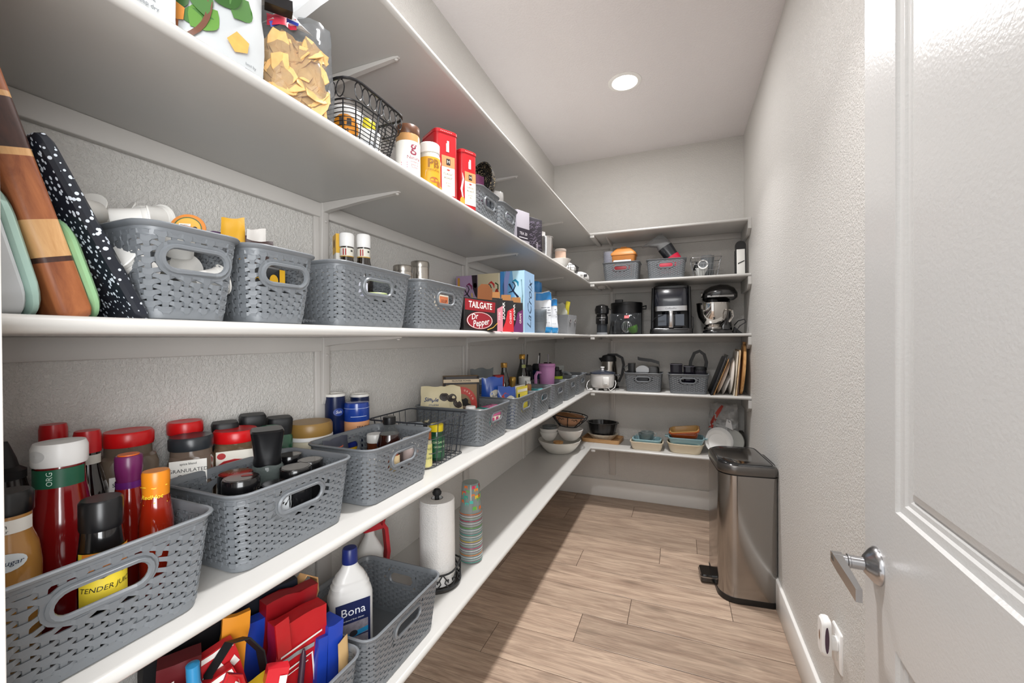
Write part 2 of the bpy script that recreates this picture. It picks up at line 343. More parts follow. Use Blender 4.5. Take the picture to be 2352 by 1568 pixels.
# ---------------------------------------------------------------- shelves
ZS = [.4807, .9184, 1.3508, 1.7597, 2.1365]; TH = .0212
ZT = [z + TH for z in ZS]; Z1, Z2, Z3, Z4, Z5 = ZT
XF, YS = -.64, 3.2117
SL = ['lowest white L-shaped shelf with towel roll and bowls', 'second white shelf from the floor, lined with grey baskets and spice jars',
      'middle white shelf at eye height with cutting boards and soda boxes', 'fourth white shelf from the floor with red tins and chip bag', 'topmost white L-shaped shelf with nothing on it']
for i, z in enumerate(ZS):
    t = T('corner_shelf', SL[i], 'shelf', (XL, YB, z), group=None)
    # left board: cross-section in x/z swept along y ; local origin at the room corner
    fx = XF - XL; r = TH/2; cs = [(0, 0), (fx-r, 0)] + [(fx-r + r*math.sin(R(a)), r - r*math.cos(R(a))) for a in (30, 60, 90, 120, 150)] + [(fx-r, TH), (0, TH)]
    G().loft([[(x, y, zz) for x, zz in cs] for y in (YF+.012-YB, -.0005)]).obj('left_board', WH, t)
    fy = YS - YB; cs2 = [(0, 0), (fy+r, 0)] + [(fy+r - r*math.sin(R(a)), r - r*math.cos(R(a))) for a in (30, 60, 90, 120, 150)] + [(fy+r, TH), (0, TH)]
    G().loft([[(x, y, zz) for y, zz in cs2][::-1] for x in (fx-.004, XR-XL-.001)]).obj('back_board', WH, t)
    G().box(0.0005, .018, YF+.014-YB, -.018, -.043, 0, .002).obj('wall_cleat', STM, t)
    G().box(.018, XR-XL-.021, -.018, -.0005, -.043, 0, .002).obj('wall_cleat', STM, t)
    g = G(); x0, x1 = XR-XL-.0205, XR-XL-.001
    v = [(x, y, zz) for x in (x0, x1) for y, zz in ((fy-.006, -.055), (fy-.006, .012 if i == 4 else -.002), (0, -.002), (0, -.085), (fy+.05, -.085))]
    g.loft([v[:5], v[5:]]).obj('side_cleat', WH, t)
    G().box(fx-.002, fx+.030, fy+.003, -.019, -.017, 0, .0015).obj('corner_cleat', WH, t)
    ys = (.97, 1.895, 2.755) if i else ()
    for y in ys:
        b = G(); yy = y - YB
        b.rb([(-.205, .006, .02, .001, .013, yy), (-.19, .012, .026, .002, .016, yy), (-.012, .016, .026, .002, .018, yy), (-.0005, .016, .026, .002, .018, yy)])
        arm = []
        for x, h, ww in ((.012, .030, .024), (.05, .024, .024), (.16, .014, .022), (.285, .006, .018), (.300, .004, .010)):
            arm.append([(x, yy-ww/2, -.0006), (x, yy+ww/2, -.0006), (x, yy+ww/2*.7, -h), (x, yy-ww/2*.7, -h)])
        b.loft(arm)
        o = b.obj('bracket', STM, t)
        G().lathe([(.0055, .0), (.0045, -.003), (.001, -.0045)], 10).obj('screw', STM, o, (.291, yy, -.006))
        G().lathe([(.005, .0), (.004, .0025), (.001, .004)], 10).obj('screw', STM, o, (.0255, yy, -.055), (0, R(90), 0))
    if i:
        xx = -.529 - XL; b = G()
        b.rb([(-.17, .02, .006, .001, xx, -.0135), (-.15, .024, .012, .002, xx, -.016), (-.0005, .024, .016, .002, xx, -.018)])
        arm = [[(xx-ww/2, -y, -.0006), (xx+ww/2, -y, -.0006), (xx+ww/2*.7, -y, -h), (xx-ww/2*.7, -y, -h)] for y, h, ww in ((.012, .030, .022), (.05, .022, .022), (.16, .013, .02), (.27, .005, .012))]
        b.loft(arm).obj('bracket', STM, t)
# ---------------------------------------------------------------- door
def make_door():
    t = bpy.data.objects.new('door_1', None); C.objects.link(t); t.location = (.303, .225, .012); t.rotation_euler = (0, 0, R(90-2.1)); st(t, 'white panelled door standing open against the right wall')
    Wd, Hd, th = .775, 2.43, .035; s = .135
    def rail(nm, x0, x1, z0, z1): G().box(x0, x1, -th, 0, z0, z1).obj(nm, DOORM, t, smooth=0)
    zr = [0, .24, .815, 1.043, Hd-.13, Hd]
    g = G()
    for x0, x1, z0, z1 in ((0, s, 0, Hd), (Wd-s, Wd, 0, Hd), (s, Wd-s, zr[0], zr[1]), (s, Wd-s, zr[2], zr[3]), (s, Wd-s, zr[4], zr[5])): g.box(x0, x1, -th, 0, z0, z1)
    g.obj('door_frame', DOORM, t, smooth=0)
    for z0, z1 in ((zr[1], zr[2]), (zr[3], zr[4])):
        def ring(i, y): return [(s+i, y, z0+i), (s+i, y, z1-i), (Wd-s-i, y, z1-i), (Wd-s-i, y, z0+i)]
        G().loft([ring(0, -.001), ring(.003, -.0055), ring(.016, -.0065), ring(.019, -.010), ring(.026, -.0105), ring(.030, -.013), ring(.034, -.010), ring(.046, -.0065)], False, True).obj('door_panel', DOORM, t, smooth=0)
        G().box(s, Wd-s, -th+.006, -.0135, z0, z1).obj('door_panel', DOORM, t, smooth=0)
    CH = m('#b4b4b6', .22, 1.0, var=.02)
    h = G().lathe([(.033, 0), (.033, .003), (.028, .009), (.016, .019), (.0125, .021)], 32).obj('lever_rose', CH, t, (Wd-.062, 0, .918), (R(-90), 0, 0))
    G().lathe([(.0115, .018), (.0115, .040), (.0125, .041), (.0125, .044), (.0105, .045), (.0105, .066), (.003, .068)], 24).obj('lever_neck', CH, h)
    # bar runs from the neck towards the hinge (local -x), flat
    bx = G(); bx.loft([[(x, y, zz) for y, zz in ((-hh, z0), (hh, z0), (hh, z1), (-hh, z1))] for x, hh, z0, z1 in ((.012, .0095, .050, .0665), (-.03, .0105, .053, .0665), (-.095, .0105, .0555, .0655), (-.122, .0105, .0565, .0655))])
    bx.obj('lever_bar', CH, h, smooth=0)
make_door()

# ---------------------------------------------------------------- grey woven-look baskets
BK = m('#6e7276', .36, var=.03)
def basket_proto(W, D, H, taper, slots, r=.028):
    def dims(z): k = (1 - z/H)*taper; return W-k, D-k
    sl = [W-2*r, pi*r/2, D-2*r, pi*r/2]*2; Lp = sum(sl)
    def pos(s, z):
        w_, d_ = dims(z); s = (s % 1.0)*Lp; k = 0
        while s > sl[k] and k < 7: s -= sl[k]; k += 1
        f = s/sl[k]; side = k//2; a0 = (-90, 0, 90, 180)[side]
        if k % 2 == 0:
            hx, hy = w_/2-r, d_/2-r
            x, y = [(-hx+2*hx*f, -d_/2), (w_/2, -hy+2*hy*f), (hx-2*hx*f, d_/2), (-w_/2, hy-2*hy*f)][side]; a = R(a0)
            loc = (f-.5)*[2*hx, 2*hy, 2*hx, 2*hy][side]
        else:
            cx, cy = [(w_/2-r, -d_/2+r), (w_/2-r, d_/2-r), (-w_/2+r, d_/2-r), (-w_/2+r, -d_/2+r)][side]; a = R(a0+90*f); loc = 9; x, y = cx+r*math.cos(a), cy+r*math.sin(a); side = -1
        return x, y, math.cos(a), math.sin(a), side, loc
    zc = H-.047
    hl = {'long': {0: .046, 2: .046}, 'short': {1: .040, 3: .040}, 'both': {0: .05, 2: .05, 1: .04, 3: .04}}[slots]; hb = .0135
    def inslot(s, z, e):
        _, _, _, _, sd, loc = pos(s, z)
        if sd not in hl: return False
        return math.hypot(max(0, abs(loc)-(hl[sd]-hb)), z-zc) < hb+e
    nc = 2*round(Lp/.0165/2); dx = Lp/nc; q = .0148; zb, zt = .015, H-.016
    a, o_ = .0033, [(-.0034, -.0138, -.0006), (.0034, -.0138, -.0006), (.0038, -.0050, .0013), (.0060, -.0028, .0013), (.0168, .0010, -.0014), (.0168, .0072, -.0014), (.0056, .0036, .0013), (0, .0021, .0014), (-.0056, .0036, .0013), (-.0168, .0072, -.0014), (-.0168, .0010, -.0014), (-.0060, -.0028, .0013), (-.0038, -.0050, .0013)]
    top = [(0, 1, 2, 12), (12, 2, 3, 11), (11, 3, 6, 8), (8, 6, 7), (3, 4, 5, 6), (11, 8, 9, 10)]
    g = G(); nrow = int((zt-zb)/q)+2
    for c in range(nc):
        for k in range(nrow):
            z0 = zb + q*(k + (.5 if c % 2 else 0)); s0 = c*dx/Lp
            if any(inslot(s0 + o_[i][0]/Lp, z0+o_[i][1], .001) for i in (0, 2, 4, 5, 7, 9, 10)) or inslot(s0, z0, .004): continue
            V = []
            for lay in (0, 1):
                for x, y, h in o_:
                    e = 1.0 if lay == 0 else 1.12
                    zz = min(max(z0 + y, .006), zt+.004); X, Y, nx, ny, _, _ = pos(s0 + x*e/Lp*(dx/.0165), zz); hh = h if lay == 0 else h-.0022
                    V.append((X+nx*hh, Y+ny*hh, zz))
            f = list(top) + [tuple(13+i for i in t[::-1]) for t in top] + [(i, 13+i, 13+(i+1) % 13, (i+1) % 13) for i in range(13)]
            g.add(V, f)
    P = {'weave': g}
    def ring(z, off): w_, d_ = dims(z); return [(x, y, z) for x, y in rr(w_+2*off, d_+2*off, r+off, 5)]
    pr = [(H-.019, .0005), (H-.008, .0012), (H-.005, .0060), (H-.002, .0068), (H, .0048), (H, .001), (H-.003, -.0018), (H-.019, -.0018)]
    P['rim'] = G().loft([ring(z, o) for z, o in pr + pr[:1]], False, False)
    pb = [(0, -.003), (.0025, 0), (.0155, .0004), (.0155, -.002), (.005, -.0025)]
    P['base'] = G().loft([ring(z, o) for z, o in pb])
    P['grips'] = []
    for sd, a_ in hl.items():
        w_, d_ = dims(zc); gg = G(); an = R((-90, 0, 90, 180)[sd]); n = Vector((math.cos(an), math.sin(an), 0)); t = Vector((-n.y, n.x, 0))
        dd = (d_ if sd % 2 == 0 else w_)/2
        def sp(rad, off):
            pts = [(a_-hb + rad*math.cos(x), rad*math.sin(x)) for x in [R(-90+180*i/8) for i in range(9)]] + [(-a_+hb - rad*math.cos(x), -rad*math.sin(x)) for x in [R(-90+180*i/8) for i in range(9)]]
            return [t*u + n*(dd + off + v*taper/2/H) + Vector((0, 0, zc+v)) for u, v in pts]
        gg.tube(sp(hb+.004, .0008), .0042, 6, True)
        gg.loft([sp(hb+.001, .0), sp(hb+.0125, .0004), sp(hb+.0125, -.0015), sp(hb+.001, -.002), sp(hb+.001, .0)], False, False)
        P['grips'].append(gg)
    return P
PROTO = {}
def basket(kind, label, loc, rz, group='grey woven-look plastic baskets'):
    if kind not in PROTO:
        W, D, H, tp, sl = {'M': (.268, .205, .142, .026, 'long'), 'S': (.25, .137, .134, .026, 'short'), 'L': (.305, .275, .155, .03, 'both'), 'D': (.272, .300, .142, .026, 'long'), 'T': (.205, .182, .112, .02, 'both')}[kind]
        P = basket_proto(W, D, H, tp, sl); t = T('storage_basket', label, 'basket', loc, rz, group)
        P['weave'].obj('woven_side', BK, t, smooth=0); P['rim'].obj('rim', BK, t); P['base'].obj('base', BK, t)
        for gg in P['grips']: gg.obj('handle_grip', BK, t)
        PROTO[kind] = t; return t
    return dup(PROTO[kind], loc, rz, label)
for lb, x, y in (('grey basket at the near end, full of sauce bottles', -.768, .290), ('grey basket holding black-lidded shaker jars beside the pepper grinder', -.788, .601), ('grey basket holding the dark syrup bottle and white-lidded jars', -.778, .914),
              ('grey basket with blue snack bags and yellow cards standing in it', -.768, 1.832), ('grey basket with a white scoop, teal pot and gold-necked bottle in it', -.768, 2.110),
              ('grey basket under the pink tumbler', -.768, 2.425), ('grey basket with the lime-banded shaker bottle in it', -.768, 2.745), ('grey basket at the far left corner with a grey coil on it', -.768, 3.05)):
    basket('M', lb, (x, y, Z2), 90)
basket('D', 'deep grey basket with cookie pouch, pancake box and pink carton in it', (-.824, 1.512, Z2), 90)
for lb, y in (('wide grey basket with two white-capped extract bottles in it', .810), ('wide grey basket next to the dark soda carton', 1.122)): basket('M', lb, (-.772, y, Z3), 90)
basket('S', 'narrow grey basket heaped with coffee pods beside the speckled cutting board', (-.782, .396, Z3), 0)
basket('S', 'narrow grey basket with snack wrappers sticking out of it', (-.782, .546, Z3), 0)
basket('L', 'deep grey bin packed with folded shopping bags on the lowest shelf', (-.792, .572, Z1), 90)
basket('L', 'deep grey bin holding only a white cleaner bottle', (-.792, .900, Z1), 90)
basket('T', 'small grey basket with a black colander leaning in it, beside the red tins', (-.757, 1.415, Z4), 0)
basket('T', 'small grey basket with a clear bag in it on the upper left shelf', (-.757, 1.612, Z4), 0)
basket('M', 'grey basket with stacked clear cups and an orange tub in it', (-.415, 3.335, Z4), 0)
basket('M', 'grey basket with a red and clear hand vacuum in it', (-.092, 3.335, Z4), 0)
basket('M', 'grey basket with black and silver appliance parts in it', (-.257, 3.345, Z2), 0)
basket('M', 'grey basket with clear blender cups in it beside the upright trays', (.055, 3.335, Z2), 0)
o = [k for k in C.objects if k.get('label', '').startswith('narrow grey basket with snack')][0]
dec(o, 'lettering', m('#5a5d60', .5), face(0, (.1135, .052, .0)), [s_text('brightroom', .0085, 0, .0085)])
# ---------------------------------------------------------------- bottle / jar makers
def clamp(p): return [(max(r, .0008), z) for r, z in p]
def vessel(name, label, cat, loc, body, bm, cap=None, cm=None, rz=0, group=None, n=28, extra=None, capname='cap', sx=1, sy=1, ribs=0):
    t = T(name, label, cat, loc, rz, group)
    G().lathe([(.0008, body[0][1])] + clamp(body) + ([(.0008, body[-1][1])] if body[-1][0] > .002 else []), n, sx=sx, sy=sy).obj('body', bm, t)
    if cap:
        fl = (lambda u: .012*(1 if int(u*ribs*2+.01) % 2 else -1)) if ribs else None
        G().lathe([(.0008, cap[0][1])] + clamp(cap) + ([(.0008, cap[-1][1])] if cap[-1][0] > .002 else []), n if not ribs else ribs*2, fl=fl).obj(capname, cm, t)
    for e in extra or (): e(t)
    return t
def L_(nm, mt, r, a, z0, z1, half, tx=None, ink='#222222', shapes=None):
    def go(t):
        o = wrap(t, nm, mt, r, a, z0, z1, half, n=14)
        if tx: dec(o, 'lettering', m(ink, .5), cyl(r, a, 0), [s_text(*q[:2], **q[2]) if isinstance(q[-1], dict) else s_text(*q) for q in tx], .0011)
        if shapes:
            for nm2, hx, sh in shapes: dec(o, nm2, m(hx, .5), cyl(r, a, 0), sh, .0009)
    return go
BLACK = m('#141416', .28); BLKM = m('#17181a', .5); WHT = m('#f1f0ee', .35); REDC = m('#c8141c', .3); CLR = m('#dfe6e8', .06, clear=.82); PAPER = m('#f2efe8', .5)
ZB = Z2 + .006
# ---- first basket
vessel('mustard_jar', 'slim tan mustard jar with a black lid and oval white sticker', 'jar', (-.752, .236, ZB), [(.022, 0), (.0255, .004), (.027, .05), (.0275, .125), (.025, .150), (.0195, .168), (.0195, .192)], m('#b98545', .2, coat=.5), [(.0205, .190), (.0215, .192), (.0215, .213), (.019, .217)], BLACK, extra=[
    L_('neck_label', PAPER, .0198, -45, .170, .186, 95, [('Dijon', .008, 0, .1795), ('no sugar', .0055, 0, .1735)], '#3a3a3a'),
    lambda t: (lambda o: dec(o, 'lettering', m('#23324e', .5), cyl(.0278, -28, 0), [s_text('No Sugar', .0085, 0, .139, shear=.2)], .0014))(dec(t, 'oval_sticker', m('#e7eef2', .4), cyl(.0276, -28, 0), [s_disc(0, .139, .020, .011, 20, 2)], .0006))])
vessel('ketchup_bottle', 'big red ketchup bottle with a white flip cap and green neck band', 'bottle', (-.808, .303, ZB), [(.030, 0), (.034, .004), (.0355, .05), (.035, .12), (.031, .165), (.0255, .205), (.0245, .228)], m('#7d1013', .12, coat=.8), [(.0275, .226), (.0285, .229), (.0285, .250), (.026, .257), (.012, .259)], WHT, extra=[
    L_('neck_band', m('#1c5a41', .4), .0262, -60, .198, .223, 100, [('ORG', .009, .008, .211, 90)], '#cfe3d6'),
    lambda t: dec(t, 'thumb_notch', m('#d9d9d8', .4), cyl(.0287, -72, 0), [s_disc(0, .242, .011, .008, 18, 2)], .0004)])
vessel('sauce_jar', 'small dark sauce jar with a black lid at the near end of the first basket', 'jar', (-.828, .207, ZB), [(.02, 0), (.023, .004), (.023, .13), (.019, .15), (.018, .17)], m('#3a2a20', .15, coat=.6), [(.0205, .168), (.021, .19), (.019, .194)], m('#3c3d40', .3), extra=[L_('label', m('#c9b88a', .5), .0233, -45, .05, .12, 80)])
vessel('squeeze_bottle', 'black squeeze bottle with a pointed black cone tip', 'bottle', (-.945, .292, Z2), [(.026, 0), (.028, .005), (.028, .17), (.024, .188), (.0225, .198)], m('#1b1614', .25, coat=.5), [(.024, .196), (.024, .208), (.016, .214), (.0135, .226), (.0075, .245), (.005, .252)], BLKM)
for lb, x, y, h in (('tall soy sauce bottle with a red cap nearest the wall', -.992, .364, .262), ('dark soy sauce bottle with a red cap in front of its twin', -.932, .383, .252)):
    vessel('soy_sauce_bottle', lb, 'bottle', (x, y, Z2), [(.026, 0), (.029, .004), (.029, h*.48), (.024, h*.62), (.0165, h*.76), (.015, h*.86)], m('#150d0c', .08, coat=1), [(.0172, h*.855), (.0172, h*.97), (.0155, h)], REDC, ribs=18, extra=[
        L_('neck_band', m('#d9d4ca', .4), .0162, -50, h*.78, h*.84, 100), L_('label', m('#c7281f', .4), .0293, -40, h*.1, h*.42, 70)])
vessel('hot_sauce_bottle', 'hot sauce bottle with a purple foil neck and orange cap top', 'bottle', (-.812, .383, ZB), [(.0175, 0), (.0205, .004), (.0215, .10), (.0205, .135), (.015, .175), (.0135, .186)], m('#8c1a10', .1, coat=1), [(.0150, .176), (.0165, .19), (.0172, .196), (.0172, .214), (.0155, .2165)], m('#6d2258', .3), capname='foil_neck', extra=[
    lambda t: G().lathe([(.0008, .2166), (.0135, .2166), (.013, .2182), (.0008, .2184)], 20).obj('cap_top', m('#e0691c', .4), t),
    lambda t: G().lathe([(.0153, .150), (.0163, .1765), (.0166, .1765), (.0157, .150)], 24, c0=False, c1=False).obj('neck_sleeve', m('#7a2a86', .3, clear=.25), t)])
vessel('hot_sauce_bottle', 'hot sauce bottle with an orange foil neck printed in yellow', 'bottle', (-.745, .385, ZB), [(.0185, 0), (.0215, .004), (.0222, .095), (.021, .125), (.0162, .165), (.0155, .178)], m('#8e200c', .1, coat=1), [(.0163, .150), (.0168, .176), (.0172, .180), (.0172, .196), (.0158, .199)], m('#e1861c', .3), capname='foil_neck', extra=[
    lambda t: dec(t, 'lettering', m('#f7d23a', .4), cyl(.0169, -48, 0), [s_text('RedHot', .0085, 0, .163, shear=.25, bold=.02), s_stroke([(-.022, .176), (-.01, .178), (.004, .1755), (.02, .178)], .0012), s_stroke([(-.022, .1535), (-.01, .1515), (.004, .154), (.02, .152)], .0012)], .0010)])
vessel('sauce_bottle', 'dark bottle with a wide black cap and yellow label near the basket handle', 'bottle', (-.715, .307, ZB), [(.021, 0), (.0235, .004), (.024, .115), (.022, .135), (.020, .16)], m('#0f0e0f', .12, coat=1), [(.0215, .150), (.0222, .153), (.0222, .186), (.020, .189)], BLACK, extra=[
    L_('label', m('#e9cf3d', .45), .0243, -8, .052, .125, 75, [('TENDER JUICY', .009, 0, .078, 0, .2)], '#1d1d1d', [('band', '#e58a2b', [s_rect(-.026, .026, .095, .125, 8, 1)]), ('rule', '#1d1d1d', [s_stroke([(-.026+.0052*i, .093+.002*math.sin(i*1.3)) for i in range(11)], .0015)])])])
vessel('pickle_jar', 'short jar of green pickles low in the first basket', 'jar', (-.712, .192, ZB), [(.02, 0), (.023, .004), (.023, .065), (.02, .075)], m('#4d6b33', .1, var=.5, vscale=120, coat=1), [(.021, .074), (.021, .088), (.019, .09)], m('#d7d5cf', .4))
# ---- spice jars along the wall behind the first two baskets
def spice(label, x, y, h, hw, lr, lid, body, fill, rz=-25, lb=None, tall=.84, lidh=.022, group=None):
    t = T('spice_jar', label, 'jar', (x, y, Z2), rz, group)
    sh = h*tall; W = hw*2
    G().rb([(0, W*.9, W*.9, .014), (.005, W, W, .016), (sh*.90, W, W, .016), (sh*.96, W*.92, W*.92, hw*.5), (sh*.975, lr*1.9, lr*1.9, lr*.9), (h-lidh, lr*1.86, lr*1.86, lr*.9)], 5).obj('body', m(body, .12, clear=.45), t)
    G().rb([(.003, W*.86, W*.86, .012), (.006, W*.94, W*.94, .014), (sh*.62, W*.94, W*.94, .014), (sh*.64, W*.93, W*.93, .014)], 5).obj('spice_fill', m(fill, .8, var=.12, vscale=60), t)
    G().lathe([(.0008, h-lidh-.004), (lr, h-lidh-.004), (lr*1.03, h-lidh), (lr*1.03, h-.005), (lr*.95, h), (lr*.82, h-.0012), (.0008, h-.0012)], 36).obj('lid', m(lid, .3), t)
    for e in lb or (): e(t)
    return t
def garlic_label(t):
    mp = face(0, (.0363, 0, .016)); o = dec(t, 'label', PAPER, mp, [s_rect(-.030, .030, .03, .150)], .0015)
    I = m('#1e1e1e', .5)
    dec(o, 'lettering', I, mp, [s_text("spice blend", .006, 0, .143, bold=.01), s_text('GRANULATED', .0098, 0, .130), s_text('GARLIC', .0115, .002, .118), s_rect(-.028, .028, .1085, .1093), s_text('Nutrition Facts', .0088, -.001, .1015, bold=.02),
        s_text('Serving size 1/4 tsp', .0042, 0, .094), s_rect(-.028, .028, .0895, .0915), s_text('Calories', .0078, -.010, .083, bold=.02), s_text('0', .011, .022, .083, bold=.02), s_rect(-.028, .028, .0765, .0772), s_text('Total Fat 0g', .0045, -.008, .072), s_text('Sodium 0mg', .0045, -.008, .064), s_text('Protein 0g', .0045, -.008, .056)], .002)
def tones_label(t):
    mp = face(0, (.0433, 0, .020)); o = dec(t, 'label', m('#efe9dc', .5), mp, [s_rect(-.034, .036, .02, .140)], .0015)
    dec(o, 'red_panel', m('#b3161b', .4), mp, [s_poly([(-.030, .088), (.030, .088), (.030, .112), (.02, .119), (0, .122), (-.02, .119), (-.030, .112)])], .002)
    dec(o, 'orange_band', m('#e2892e', .4), mp, [s_rect(-.030, .036, .080, .088)], .002)
    dec(o, 'pepper_dot', m('#b91f24', .4), mp, [s_disc(-.024, .130, .008, .007, 16)], .002)
    dec(o, 'lettering', m('#f7f5ef', .4), mp, [s_text('Tone’s', .0185, 0, .1035, bold=.015, sx=.92)], .0026)
    dec(o, 'lettering', m('#1e1e1e', .5), mp, [s_text('TACO', .014, 0, .068, bold=.02), s_text('SEASONING', .008, 0, .054)], .0026)
def plain_label(hw):
    def go(t):
        mp = face(0, (hw+.0005, 0, .022)); o = dec(t, 'label', m('#e8e6e2', .5), mp, [s_rect(-.026, .026, .03, .140)], .0012)
        dec(o, 'lettering', m('#23262b', .5), mp, [s_text('SEASONED', .009, 0, .126), s_text('SALT', .011, 0, .112), s_rect(-.022, .022, .098, .1), s_text('Nutrition Facts', .006, 0, .09)], .0018)
    return go
spice('big spice jar with a red lid nearest the ketchup bottle', -.958, .452, .236, .042, .036, '#cc1518', '#a5917e', '#8a6a50', -25, [plain_label(.042)])
spice('spice jar with a red lid at the wall, behind the dark-lidded garlic jar', -.996, .570, .229, .025, .031, '#cc1518', '#9a8d80', '#7d5a3c', -25)
spice('granulated garlic jar with a dark grey lid and white nutrition label', -.935, .546, .208, .036, .037, '#2f3236', '#b39c8b', '#b8906c', -38, [garlic_label])
spice('spice jar with a red lid and red panelled label, orange powder inside', -.948, .648, .200, .043, .043, '#cf1519', '#a98a6a', '#a3551c', -38, [tones_label])
def sq_black(label, x, y, h, w_, body, bh):
    t = T('spice_shaker', label, 'shaker', (x, y, Z2), -30)
    G().rb([(0, w_*.9, w_*.8, .01), (.004, w_, w_*.9, .012), (bh, w_, w_*.9, .012), (bh+.012, w_*.8, w_*.75, .015)], 4).obj('body', m(body, .2, coat=.4), t)
    G().rb([(bh+.006, w_*.92, w_*.85, .014), (h-.022, w_*1.0, w_*.92, .016), (h-.006, w_*1.04, w_*.95, .016), (h, w_*.94, w_*.86, .014)], 4).obj('lid', BLKM, t)
    return t
sq_black('square black-lidded spice shaker touching the wall, nearest of the rear three', -.996, .655, .211, .056, '#3a3634', .16)
sq_black('square black-lidded spice shaker in the middle of the rear three', -.994, .722, .218, .060, '#5b5145', .165)
sq_black('square black-lidded spice shaker at the far end of the rear three', -.985, .790, .200, .062, '#26583f', .15)
vessel('seasoning_jar', 'seasoning jar with a green collar beside the pepper grinder', 'jar', (-.935, .722, Z2), [(.021, 0), (.024, .004), (.024, .15), (.021, .165)], m('#6c5a43', .2, coat=.4), [(.0225, .150), (.0235, .152), (.0235, .188), (.021, .192)], m('#14694a', .35), extra=[L_('label', PAPER, .0243, -35, .03, .13, 75)])
t = T('pepper_grinder', 'clear pepper grinder with a tall black square head', 'grinder', (-.820, .628, ZB), -35)
G().lathe([(.0008, 0), (.026, 0), (.029, .005), (.029, .10), (.031, .115), (.031, .126), (.026, .136), (.0008, .137)], 28).obj('glass_body', m('#b9c8c4', .05, clear=.6), t)
G().lathe([(.0008, .004), (.024, .004), (.024, .115), (.0008, .118)], 20).obj('peppercorns', m('#3b3a36', .7, var=.5, vscale=160), t)
G().rb([(.130, .050, .050, .02), (.138, .054, .054, .02), (.150, .050, .050, .018), (.195, .062, .060, .016), (.204, .066, .062, .014), (.208, .060, .056, .012)], 4).obj('grinder_head', BLACK, t)
# ---- second basket: black lids
LIDS = [(-.748, .520, .146, .0305), (-.815, .556, .136, .0305), (-.735, .580, .118, .027), (0, 0, 0, 0), (-.745, .634, .133, .031), (-.835, .695, .134, .026), (-.768, .692, .130, .027)]
LN = ['black shaker jar with a red mark on its lid at the basket corner', 'black shaker jar with a brown lid print, behind the nearest one', 'black shaker jar against the handle of the second basket', 'black shaker jar between the grinder and the basket handle', 'black shaker jar with a plain glossy lid right of the grinder',
      'black shaker jar at the back far corner of the second basket', 'black shaker jar at the front far corner of the second basket']
for i, (x, y, h, r) in enumerate(LIDS):
    if i == 3: continue
    def top(t, i=i, h=h, r=r):
        dec(t, 'lid_panel', m(['#3a2f2b', '#4a3a30', '#2c2c2c', '#333', '#454340', '#4a4844', '#4c4a46'][i] if i != 3 else '#333333', .12, coat=.6), flat(40, (0, 0, h)), [s_disc(0, 0, r*.82, None, 28)], .0004)
        if i == 0: dec(t, 'red_mark', m('#9a141a', .3), flat(40, (0, 0, h)), [s_disc(.008, .006, .010, .006, 14)], .0009)
        if i == 1: dec(t, 'lettering', m('#9a6a48', .3), flat(60, (0, 0, h)), [s_text('SALT', .010, -.002, -.003), s_rect(-.014, .014, .006, .0072)], .0009)
    ex = [top]
    if i == 2: ex.append(L_('label', m('#cfd3d6', .35), r*.985, -5, .050, .108, 70, [('KIND', .026, .010, .082, -38, 0, .02)], '#161616'))
    vessel('shaker_jar', LN[i], 'jar', (x, y, ZB), [(r*.93, 0), (r*.98, .004), (r*.98, h-.024)], m('#19191b', .2, coat=.3), [(r*.98, h-.026), (r, h-.024), (r, h-.003), (r*.94, h)], m('#0e0e10', .18, coat=.4), extra=ex, n=32)
# ---- wall row further on
t = vessel('supplement_tub', 'wide cream tub with a gold screw lid by the wall', 'tub', (-.962, .868, Z2), [(.053, 0), (.056, .004), (.056, .125), (.053, .135), (.053, .142)], m('#d8cfb6', .4), [(.0565, .140), (.058, .143), (.058, .168), (.054, .175)], m('#96743c', .38), n=44, capname='lid', extra=[lambda t: G().lathe([(.0538, .128), (.0585, .130), (.0585, .139), (.0538, .141)], 40, c0=False, c1=False).obj('seal_ring', WHT, t)])
for lb, x, y, h in (('dark blue salt canister with a white top against the wall', -1.0, .997, .236), ('dark blue salt canister with a white top behind the salmon-banded one', -.995, 1.10, .222)):
    vessel('salt_canister', lb, 'canister', (x, y, Z2), [(.028, 0), (.0295, .002), (.0295, h-.007)], m('#0d1d45', .3), [(.0302, h-.008), (.0302, h), (.0285, h), (.028, h-.003)], m('#e9e6df', .4), n=36, capname='top', extra=[
        lambda t, h=h: (lambda o: dec(o, 'lettering', m('#e8e8e8', .4), cyl(.0297, -25, 0), [s_text('Salt', .012, 0, h-.055, shear=.2)], .0012))(dec(t, 'oval_badge', m('#27408a', .4), cyl(.0297, -25, 0), [s_disc(0, h-.055, .016, .012, 20, 2), ], .0006))])
vessel('salt_canister', 'blue capped canister with a salmon band lettered SEA', 'canister', (-.948, 1.034, Z2), [(.034, 0), (.037, .002), (.037, .150)], m('#13235c', .3), [(.0375, .150), (.038, .152), (.038, .196), (.037, .205), (.034, .207)], m('#1c3f97', .22, coat=.4), n=36, extra=[
    lambda t: G().lathe([(.0376, .108), (.0376, .150)], 36, c0=False, c1=False).obj('salmon_band', m('#e0a070', .5), t),
    lambda t: dec(t, 'lettering', m('#1a1a1e', .5), cyl(.0378, -28, 0), [s_text('SEA SALT', .012, .012, .132, bold=.02), s_text('iodized mineral salt', .005, -.005, .116)], .0006),
    lambda t: dec(t, 'stripe', m('#c9d6ee', .4), cyl(.0381, -45, 0), [s_rect(-.02, .03, .165, .1665, 8, 1), s_rect(-.06, .06, .190, .191, 12, 1)], .0005)])
